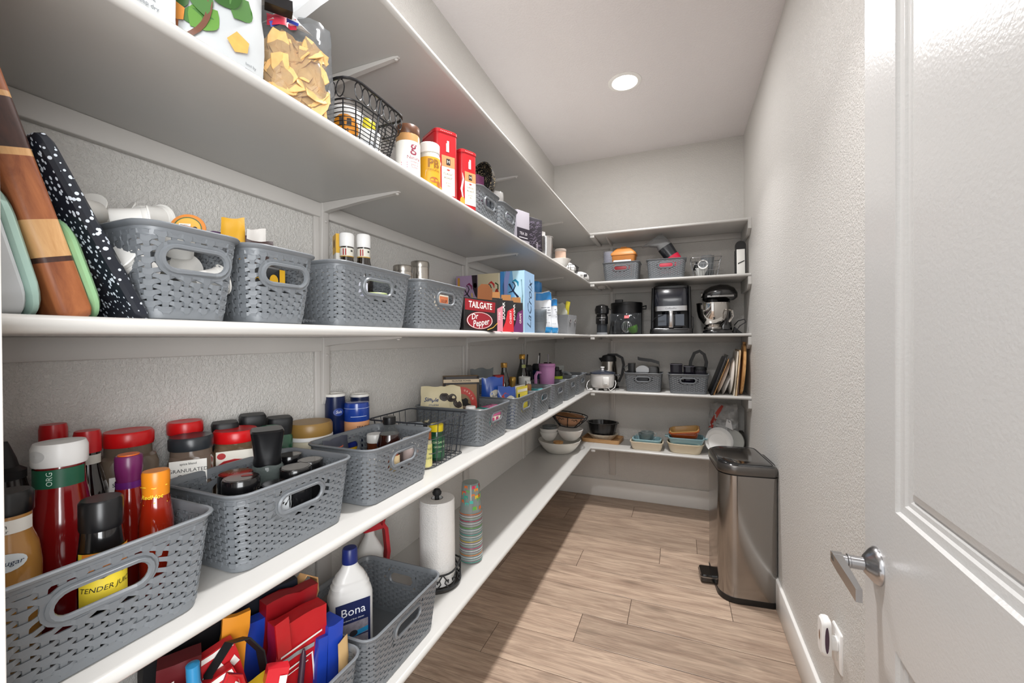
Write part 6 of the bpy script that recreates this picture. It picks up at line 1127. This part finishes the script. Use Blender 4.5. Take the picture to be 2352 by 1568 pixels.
for i, (lb, x, y, tl, h) in enumerate((('red and white patterned folded bag, front of three', -.708, .548, -26, .225), ('red and white patterned folded bag, middle of three', -.735, .540, -20, .255), ('red and white patterned folded bag, rear of three', -.762, .535, -14, .285))):
    t, mp = bag('paper_bag', lb, -20, (x, y, Z1+.006), .095, h, .020, PB_ if i else m('#d8cfc0', .6), tl, 10+i, .003)
    dec(t, 'white_pattern', m('#efe8e2', .5), mp, [s_rect(-.045, .045, h-.010, h-.001, 6, 1)] + [s_poly([(-.035+.022*k, h-.03-.006*(k % 2)), (-.025+.022*k, h-.022-.006*(k % 2)), (-.020+.022*k, h-.038-.006*(k % 2)), (-.030+.022*k, h-.048)]) for k in range(4)] + [s_poly([(-.03+.022*k, h-.07), (-.018+.022*k, h-.062), (-.016+.022*k, h-.085)]) for k in range(3)], .002)
    dec(t, 'white_side', m('#d9cfbf', .6), mp, [s_rect(-.045, .047, .03, h-.10, 4, 3)], .0024)
t, mp = bag('orange_folder', 'orange yellow upright sleeve among the red bags', -25, (-.80, .505, Z1+.006), .045, .315, .012, m('#d98a1c', .5), 6, 21)
t = T('blue_tube', 'light blue tube bottle standing among the bags', 'tube', (-.745, .446, Z1+.006), 0, None, 4, 3); G().lathe([(.0008, 0), (.011, 0), (.012, .004), (.012, .27), (.0095, .285), (.0095, .315), (.0008, .318)], 18).obj('tube_body', m('#2a86b8', .2, coat=.6), t); G().lathe([(.0122, .06), (.0125, .062), (.0125, .20), (.0122, .202)], 18, c0=False, c1=False).obj('label', m('#7cc0dc', .3), t)
t = T('black_strap', 'black strap arching over the orange sleeve', 'strap', (-.765, .500, Z1+.006), 0); G().ribbon([(.0, -.045+.02, .16), (.0, -.03, .25), (.01, -.0, .290), (.02, .025, .285), (.03, .045, .25), (.035, .05, .20)], (.016, .004, 0), .003).obj('strap_band', BLKM, t)
t, mp = bag('yellow_cloth', 'folded yellow cloth at the front of the near bin', -12, (-.690, .512, Z1+.006), .06, .235, .03, m('#d8b322', .6, var=.1), 0, 23, .005, 'cloth')
dec(t, 'brown_print', m('#6a4a1c', .6), mp, [s_stroke([(-.02, .17), (0, .21), (.015, .225)], .004)], .003)
t, mp = bag('red_wrap', 'glossy red wrap at the near corner of the bin', -30, (-.705, .445, Z1+.006), .06, .275, .04, m('#b0121e', .25, coat=.5), -12, 24, .008, 'wrapping')
G().tube([(.02, -.01, .26), (.03, .0, .30), (.03, .02, .28), (.03, .03, .24), (.02, .035, .22)], .004, 6).obj('curl', RB, t)
t, mp = bag('red_wrap', 'red and white folded wrap beside the glossy one', -30, (-.690, .478, Z1+.006), .035, .262, .02, m('#c01a28', .3, coat=.4), 12, 25, .004, 'wrapping'); dec(t, 'white_edge', m('#ece6e2', .4), mp, [s_rect(.004, .016, .10, .25, 2, 4)], .002)
t, mp = bag('shopping_bag', 'black bag standing at the wall side of the near bin', -12, (-.862, .500, Z1+.006), .150, .300, .03, m('#0d0e12', .5), 0, 31)
t, mp = bag('red_wrap', 'deep red wrap filling the near end of the bin', -30, (-.80, .447, Z1+.006), .06, .29, .04, m('#5e0c14', .4), 0, 26, .006, 'wrapping')
for i, (lb, hx, x, y, tl) in enumerate((('teal crayon-like stick behind the yellow cloth', '#2a8aa0', -.702, .600, 12), ('yellow crayon-like stick beside the teal one', '#d8c22a', -.694, .588, 18), ('dark crayon-like stick beside the yellow one', '#3a2030', -.704, .585, -8))):
    t = T('crayon', lb, 'stick', (x, y, Z1+.006), 0, None, tl, 0); G().lathe([(.0008, 0), (.006, 0), (.006, .20), (.002, .215)], 10).obj('stick', m(hx, .4), t)
pouch('tan_packet', 'tan paper packet at the far corner of the near bin', 'packet', 0, (-.690, .705, Z1+.02), .03, .16, .012, m('#c9a673', .6), 0, .003, 27)
# ---------------------------------------------------------------- lowest shelf, far corner and back run
def bowl(name, label, x, y, z, r, h, mt, cat='bowl', foot=.5, th=.004, n=40, extra=None):
    t = T(name, label, cat, (x, y, z), 0)
    G().lathe([(.0008, 0), (r*foot, 0), (r*(foot+.06), .004), (r*.80, h*.38), (r*.95, h*.75), (r, h-.002), (r-th*.5, h), (r-th, h-.003), (r*.93-th, h*.75), (r*.76-th, h*.40), (r*foot-th, .008), (.0008, .007)], n).obj('bowl_body', mt, t); return t
CRM = m('#e3dfd6', .25, coat=.3)
bowl('serving_bowl', 'big off-white shallow bowl at the corner, holding smaller bowls', -.835, 3.005, Z1, .158, .092, CRM, foot=.55)
t = T('candle', 'small cream candle with a wooden lid standing in the big bowl', 'candle', (-.822, 2.925, Z1+.030), 0); G().lathe([(.0008, 0), (.03, 0), (.034, .004), (.034, .052), (.0008, .053)], 26).obj('candle_jar', m('#d8d0c0', .35), t); G().lathe([(.0008, .052), (.036, .052), (.036, .064), (.0008, .065)], 26).obj('wooden_lid', OAK, t)
bowl('small_bowl', 'white small bowl at the left, lower of two nested', -.915, 3.000, Z1+.080, .070, .068, m('#e6e4df', .2, coat=.4))
bowl('small_bowl', 'white small bowl nested in its left twin', -.915, 3.000, Z1+.104, .070, .068, m('#e2e0dc', .2, coat=.4))
bowl('mixing_bowl', 'white mixing bowl under the scrollwork basket', -.765, 3.045, Z1+.086, .098, .080, m('#e6e4df', .2, coat=.4))
t = T('measuring_cup', 'clear small bowl resting in the nested white ones', 'bowl', (-.91, 3.0, Z1+.128), 0); G().lathe([(.0008, 0), (.03, 0), (.048, .03), (.056, .06), (.053, .06), (.045, .03), (.0008, .006)], 24).obj('glass', m('#b9bfc0', .06, clear=.5), t)
t = T('scroll_basket', 'black scrollwork metal basket holding tan wooden slats, tilted on the bowls', 'basket', (-.790, 3.085, Z1+.180), 10, None, 0, 6)
g = G(); g.tube([(.140*math.cos(R(a)), .125*math.sin(R(a)), .085) for a in range(0, 360, 12)], .0042, 6, True); g.tube([(.07*math.cos(R(a)), .06*math.sin(R(a)), .0) for a in range(0, 360, 15)], .0035, 6, True)
for k in range(8):
    a = R(45*k); c, s = math.cos(a), math.sin(a); g.tube([(.07*c, .06*s, 0), (.10*c, .088*s, .03), (.13*c, .115*s, .06), (.140*c, .125*s, .085)], .0032, 5)
    for sg in (1, -1):
        pts = []
        for u in range(13):
            q = u/12*2*pi*.8; rad_ = .026*(1-u/16); aa = a + sg*(.26 + .0) + sg*rad_*math.cos(q)*7*.9; f = .045 + rad_*math.sin(q)*1.15
            pts.append(((.07+.82*f)*math.cos(aa), (.06+.76*f)*math.sin(aa), f))
        g.tube(pts, .0026, 5)
g.obj('scrollwork', BLKM, t)
G().lathe([(.0008, .006), (.055, .006), (.10, .04), (.118, .078), (.113, .078), (.095, .042), (.0008, .012)], 28).obj('liner', m('#b98c6c', .6), t)
t = T('wooden_disc', 'tan wooden disc lying in the scrollwork basket', 'disc', (-.800, 3.095, Z1+.236), 0, None, 4, 14); G().lathe([(.0008, 0), (.095, 0), (.097, .004), (.095, .010), (.0008, .011)], 36).obj('wood_disc', woodmat('tan_disc', '#8a5c34', '#b17f50', 0, 6, 8), t)
t = T('wooden_tray', 'tan wooden tray under the pie dish at the corner', 'tray', (-.592, 3.455, Z1), -4)
G().rb([(0, .30, .195, .02), (.006, .31, .20, .024), (.030, .31, .20, .024), (.030, .295, .185, .018), (.012, .29, .18, .016)], 4).obj('tray_body', woodmat('tray_wood', '#b98a58', '#d2a878', 0, 6, 8), t)
t = T('pie_dish', 'cream fluted pie dish under the black cake pan', 'dish', (-.592, 3.452, Z1+.013), 0); G().lathe([(.0008, 0), (.075, 0), (.080, .004), (.118, .045), (.124, .050), (.118, .050), (.078, .010), (.0008, .007)], 72, fl=lambda u: .022*math.cos(u*2*pi*18), sx=1, sy=.76).obj('dish_body', m('#dcd2bf', .3), t)
t = T('bundt_pan', 'black fluted ring cake pan stacked on the cream pie dish', 'cake pan', (-.592, 3.450, Z1+.040), 0)
G().lathe([(.020, .095), (.018, .03), (.03, .008), (.06, .002), (.09, .010), (.105, .05), (.118, .108), (.130, .110), (.130, .114), (.115, .114), (.101, .052), (.086, .014), (.06, .007), (.034, .012), (.024, .03), (.024, .095), (.020, .095)], 60, fl=lambda u: .018*math.cos(u*2*pi*15), sx=1, sy=.8, c0=False, c1=False).obj('pan_body', m('#121214', .3, coat=.3), t)
def dish(name, label, x, y, z, W, D, H, mt, rz=0, rc=.03, ry=0, lip=.006, taper=.88, handles=False, rx=0):
    t = T(name, label, 'dish', (x, y, z), rz, None, rx, ry)
    G().rb([(0, W*taper-.01, D*taper-.01, rc*.7), (.006, W*taper, D*taper, rc*.8), (H-.008, W, D, rc), (H-.006, W+lip, D+lip, rc), (H, W+lip, D+lip, rc), (H, W-.010, D-.010, rc*.9), (H-.01, W-.014, D-.014, rc*.9), (.009, W*taper-.018, D*taper-.018, rc*.7)], 5).obj('dish_body', mt, t)
    if handles:
        for sg in (1, -1): G().rb([(H-.012, .012, D*.35, .005, sg*(W/2+.014)), (H-.002, .030, D*.42, .012, sg*(W/2+.012))], 4).obj('lug_handle', mt, t)
    return t
CR2 = m('#dccdb0', .25, coat=.3); BLU = m('#8fb6bd', .25, coat=.4)
dish('baking_dish', 'cream rectangular baking dish under a blue dish, left of two stacks', -.235, 3.325, Z1, .235, .16, .062, m('#dacbb2', .3, coat=.2))
dish('baking_dish', 'pale blue dish with glass bowls in it, nested in the left cream dish', -.235, 3.328, Z1+.020, .205, .135, .058, m('#9cc3cb', .2, coat=.5))
t = T('glass_cup', 'clear glass measuring cup in the pale blue dish', 'measuring cup', (-.240, 3.315, Z1+.034), 0); G().lathe([(.0008, 0), (.038, 0), (.042, .004), (.055, .070), (.060, .082), (.056, .082), (.050, .07), (.038, .009), (.0008, .008)], 32).obj('glass', m('#bcd2d4', .04, clear=.6), t); G().tube([(-.054, 0, .07), (-.075, 0, .07), (-.07, 0, .03), (-.045, 0, .02)], .004, 6).obj('handle', m('#bcd2d4', .04, clear=.4), t)
t = T('glass_cup', 'smaller clear glass cup nested in the measuring cup', 'measuring cup', (-.232, 3.315, Z1+.058), 0); G().lathe([(.0008, 0), (.034, 0), (.044, .05), (.048, .072), (.045, .072), (.040, .05), (.0008, .008)], 32).obj('glass', m('#cfdcdc', .04, clear=.55), t); G().tube([(.044, 0, .065), (.068, 0, .065), (.062, 0, .03), (.04, 0, .02)], .0035, 6).obj('handle', m('#cfdcdc', .04, clear=.4), t)
dish('casserole_dish', 'cream oval-cornered casserole at the bottom of the right stack', .035, 3.330, Z1, .250, .185, .072, CR2, 0, .07, taper=.84)
dish('casserole_dish', 'blue-grey casserole with lug handles in the right stack', .040, 3.332, Z1+.050, .240, .175, .064, m('#86abb3', .25, coat=.4), 0, .03, handles=True, taper=.86)
t = dish('loaf_dish', 'amber glass loaf dish tilted on top of the right stack', .035, 3.325, Z1+.112, .205, .13, .055, m('#9c4414', .08, coat=.8), -4, .03, ry=-8, taper=.86, rx=11)
t = dish('loaf_dish', 'tan dish nested in the amber loaf dish', .036, 3.326, Z1+.121, .195, .118, .050, m('#b08a52', .25, coat=.4), -4, .03, ry=-8, taper=.86, rx=11)
for i, (lb, y, z, r) in enumerate((('white paper plate facing out, front of the leaning stack', 3.312, .004, .088), ('white paper plate, second in the leaning stack', 3.329, .006, .092), ('white paper plate, rearmost in the leaning stack', 3.346, .008, .095))):
    t = T('paper_plate', lb, 'plate', (.258+.006*i, y, Z1), 14, None, -20, 0)
    G().lathe([(.0008, 0), (r*.72, 0), (r*.80, .008), (r, .012), (r, .014), (r*.78, .010), (r*.70, .003), (.0008, .0025)], 40, M=Matrix.Translation((0, .0, r)) @ Matrix.Rotation(R(90), 4, 'X')).obj('plate_body', m('#e6e5e2', .5), t)
t = T('pot_lid', 'pale grey lid standing on edge behind the paper plates', 'pan lid', (.348, 3.40, Z1), -28, None, -8, 0); G().lathe([(.0008, 0), (.08, 0), (.086, .006), (.086, .018), (.0008, .019)], 36, M=Matrix.Translation((0, 0, .086)) @ Matrix.Rotation(R(90), 4, 'X')).obj('lid_body', m('#aeb0ac', .35), t)
carton('dark_box', 'dark box in the right corner behind the pale lid', .395, 3.46, Z1, -90, .075, .09, .150, '#2a2723')
ob, mp_ = pouch('plastic_bag', 'clear plastic bag with a red edge piled in the right corner', 'bag', -105, (.300, 3.465, Z1+.135), .20, .215, .10, m('#cfcfce', .15, clear=.22), 0, .026, 97, 1.0, 18, 18)
dec(ob, 'red_edge', m('#b84a40', .4), mp_, [s_stroke([(-.085, .02), (-.07, .07), (-.045, .12), (-.02, .17), (-.005, .20)], [.03, .03, .028, .024, .016])], .004); dec(ob, 'white_print', m('#e6e6e6', .3), mp_, [s_poly([(.02, .05), (.075, .04), (.06, .10), (.03, .11)])], .005)
carton('plate_pack', 'white carton under the plastic bag', .300, 3.475, Z1, -90, .13, .10, .13, '#c9c7c2')
# ---------------------------------------------------------------- trash can
t = T('trash_can', 'tall brushed steel step trash can with a black lid top and pedal', 'trash can', (.298, 2.560, 0), 6)
def can(z, k=0.0, kd=0.0, sh=0.0): # D-shaped plan, rounded front towards -x
    W, D = .262-k, .395-kd; P = []
    for cx, cy, r, a0 in ((W/2-.03, -D/2+.03, .03, -90), (W/2-.03, D/2-.03, .03, 0), (-W/2+.085, D/2-.085, .085, 90), (-W/2+.085, -D/2+.085, .085, 180)):
        for i in range(8): a = R(a0+90*i/7); P.append((cx+r*math.cos(a)+sh, cy+r*math.sin(a), z))
    return P
STC = bpy.data.materials.new('brushed_steel'); STC.use_nodes = True
nt = STC.node_tree; b = nt.nodes['Principled BSDF']; b.inputs['Metallic'].default_value = 1; b.inputs['Base Color'].default_value = lin('#a09d9a'); b.inputs['Roughness'].default_value = .24
b.inputs['Anisotropic'].default_value = .75; b.inputs['Anisotropic Rotation'].default_value = .25; tg = nt.nodes.new('ShaderNodeTangent'); tg.direction_type = 'RADIAL'; tg.axis = 'Z'; nt.links.new(tg.outputs[0], b.inputs['Tangent']); tc = nt.nodes.new('ShaderNodeTexCoord'); mpn = nt.nodes.new('ShaderNodeMapping'); mpn.inputs['Scale'].default_value = (3, 3, 260); nn = nt.nodes.new('ShaderNodeTexNoise'); nn.inputs['Scale'].default_value = 3
nt.links.new(tc.outputs['Object'], mpn.inputs['Vector']); nt.links.new(mpn.outputs[0], nn.inputs['Vector']); mrn = nt.nodes.new('ShaderNodeMapRange'); mrn.inputs['To Min'].default_value = .11; mrn.inputs['To Max'].default_value = .17; nt.links.new(nn.outputs['Fac'], mrn.inputs['Value']); nt.links.new(mrn.outputs[0], b.inputs['Roughness'])
G().loft([can(.030), can(.646)]).obj('steel_body', STC, t, smooth=30)
G().loft([can(0, .006, .006), can(.004, -.004, -.004), can(.030, -.004, -.004), can(.032, .004, .004)]).obj('base_ring', m('#0f0f10', .35), t, smooth=50)
G().loft([can(.644, .006, .006), can(.652, .006, .006)]).obj('gap_ring', m('#0b0b0c', .5), t)
G().loft([can(.652, -.002, -.002), can(.655, -.006, -.006), can(.688, -.006, -.006), can(.696, .002, .002)]).obj('lid_rim', m('#6f6c69', .3, .9), t, smooth=50)
G().loft([can(.6955, .006, .006), can(.700, .012, .012), can(.705, .05, .05), can(.706, .12, .14)]).obj('lid_top', m('#121213', .1, coat=.9), t, smooth=60)
G().tube([(x, y, z+.0035) for x, y, z in can(.700, .03, .03)], .0016, 5, True).obj('lid_groove', m('#2a2a2b', .3), t)
G().box(.128, .150, -.11, .11, .02, .690, .008).obj('hinge_back', m('#141518', .4), t)
G().rb([(.012, .085, .105, .012, -.158), (.040, .088, .108, .016, -.158), (.050, .080, .10, .014, -.158)], 4).obj('pedal', m('#0d0d0e', .15, coat=.8), t); G().rb([(.034, .0895, .1095, .016, -.158), (.039, .0895, .1095, .016, -.158)], 4, c0=False, c1=False).obj('pedal_trim', m('#a5a5a6', .25, 1), t)
for y in (-.13, .13): G().lathe([(.0008, -.0), (.012, 0), (.012, .003), (.0008, .003)], 12).obj('foot', BLKM, t, (.08, y, 0))
# ---------------------------------------------------------------- outlet and night light on the right wall
t = T('wall_outlet', 'white wall outlet plate low on the right wall', 'outlet', (XR, 1.558, .385), 0)
G().rb([(0, .122, .080, .004), (.003, .122, .080, .004), (.006, .116, .074, .004)], 3, Matrix.Rotation(R(-90), 4, 'Y')).obj('plate', WHT, t)
for z in (.020, -.020):
    G().rb([(.0055, .034, .028, .008), (.0070, .034, .028, .008)], 3, Matrix.Translation((0, 0, z)) @ Matrix.Rotation(R(-90), 4, 'Y')).obj('socket', m('#e2e1de', .35), t)
t = T('night_light', 'white plug-in night light with a dark purple oval sensor', 'night light', (XR-.007, 1.545, .405), 0)
G().rb([(0, .036, .030, .008), (.020, .04, .032, .01)], 4, Matrix.Rotation(R(-90), 4, 'Y')).obj('plug_body', WHT, t)
G().rb([(.020, .110, .048, .014, .018), (.026, .116, .052, .018, .018), (.038, .114, .050, .018, .018), (.044, .10, .040, .014, .018)], 5, Matrix.Rotation(R(-90), 4, 'Y')).obj('shell', WHT, t)
dec(t, 'sensor', m('#4a3344', .2, coat=.5), face(-90, (-.032, -.0262, .018)), [s_disc(0, 0, .0055, .040, 20)], .001)
dec(t, 'amber_slot', m('#8a5a2a', .3), face(180, (-.0445, 0, .018)), [s_disc(0, 0, .004, .016, 14)], .001)
GRP = {'storage_basket': None, 'spice_jar': 'spice jars along the wall', 'spice_shaker': 'square spice shakers along the wall', 'shaker_jar': 'black shaker jars in the second basket', 'soy_sauce_bottle': 'soy sauce bottles at the wall', 'hot_sauce_bottle': 'hot sauce bottles in the first basket', 'salt_canister': 'salt canisters at the wall', 'spice_bottle': 'small spice bottles', 'white_lidded_jar': 'jars in the syrup basket',
       'snack_bag': 'blue snack bags', 'oil_bottle': 'oil bottles with gold caps', 'black_tumbler': 'black tumblers by the wall', 'cutting_board': 'cutting boards leaning at the door end', 'coffee_pod': 'coffee pods in the narrow basket', 'wrapper': 'snack wrappers', 'extract_bottle': 'extract bottles', 'steel_canister': 'stainless canisters', 'water_carton': 'sparkling drink cartons side by side', 'soda_carton': 'soda cartons on the middle shelf', 'paper_bag': 'folded paper bags',
       'food_pouch': 'food pouches on the upper shelf', 'food_tub': 'white tubs in the wire basket', 'yellow_lidded_jar': 'yellow lidded jars', 'coffee_tin': 'red coffee tins', 'cup_stack': 'stacks of plastic cups', 'red_pack': 'red packs in back baskets', 'blender_cup': 'smoky blender cups', 'dinner_plate': 'upright plates', 'serving_tray': 'upright trays', 'shopping_bag': 'shopping bags packed in the near bin', 'red_wrap': 'red wraps in the near bin', 'crayon': 'crayon-like sticks',
       'small_bowl': 'small white bowls', 'baking_dish': 'rectangular baking dishes', 'casserole_dish': 'casserole dishes', 'loaf_dish': 'loaf dishes', 'glass_cup': 'glass measuring cups', 'paper_plate': 'paper plates', 'corner_shelf': 'white corner shelves', 'downlight': 'ceiling downlights', 'zip_bag': 'clear zip bags', 'label_carton': 'cartons inside the wide baskets'}
for o in list(C.objects):
    if o.parent is None and o.get('label') and not o.get('group') and not o.get('kind'):
        q = GRP.get(o.name.split('.')[0])
        if q: o['group'] = q
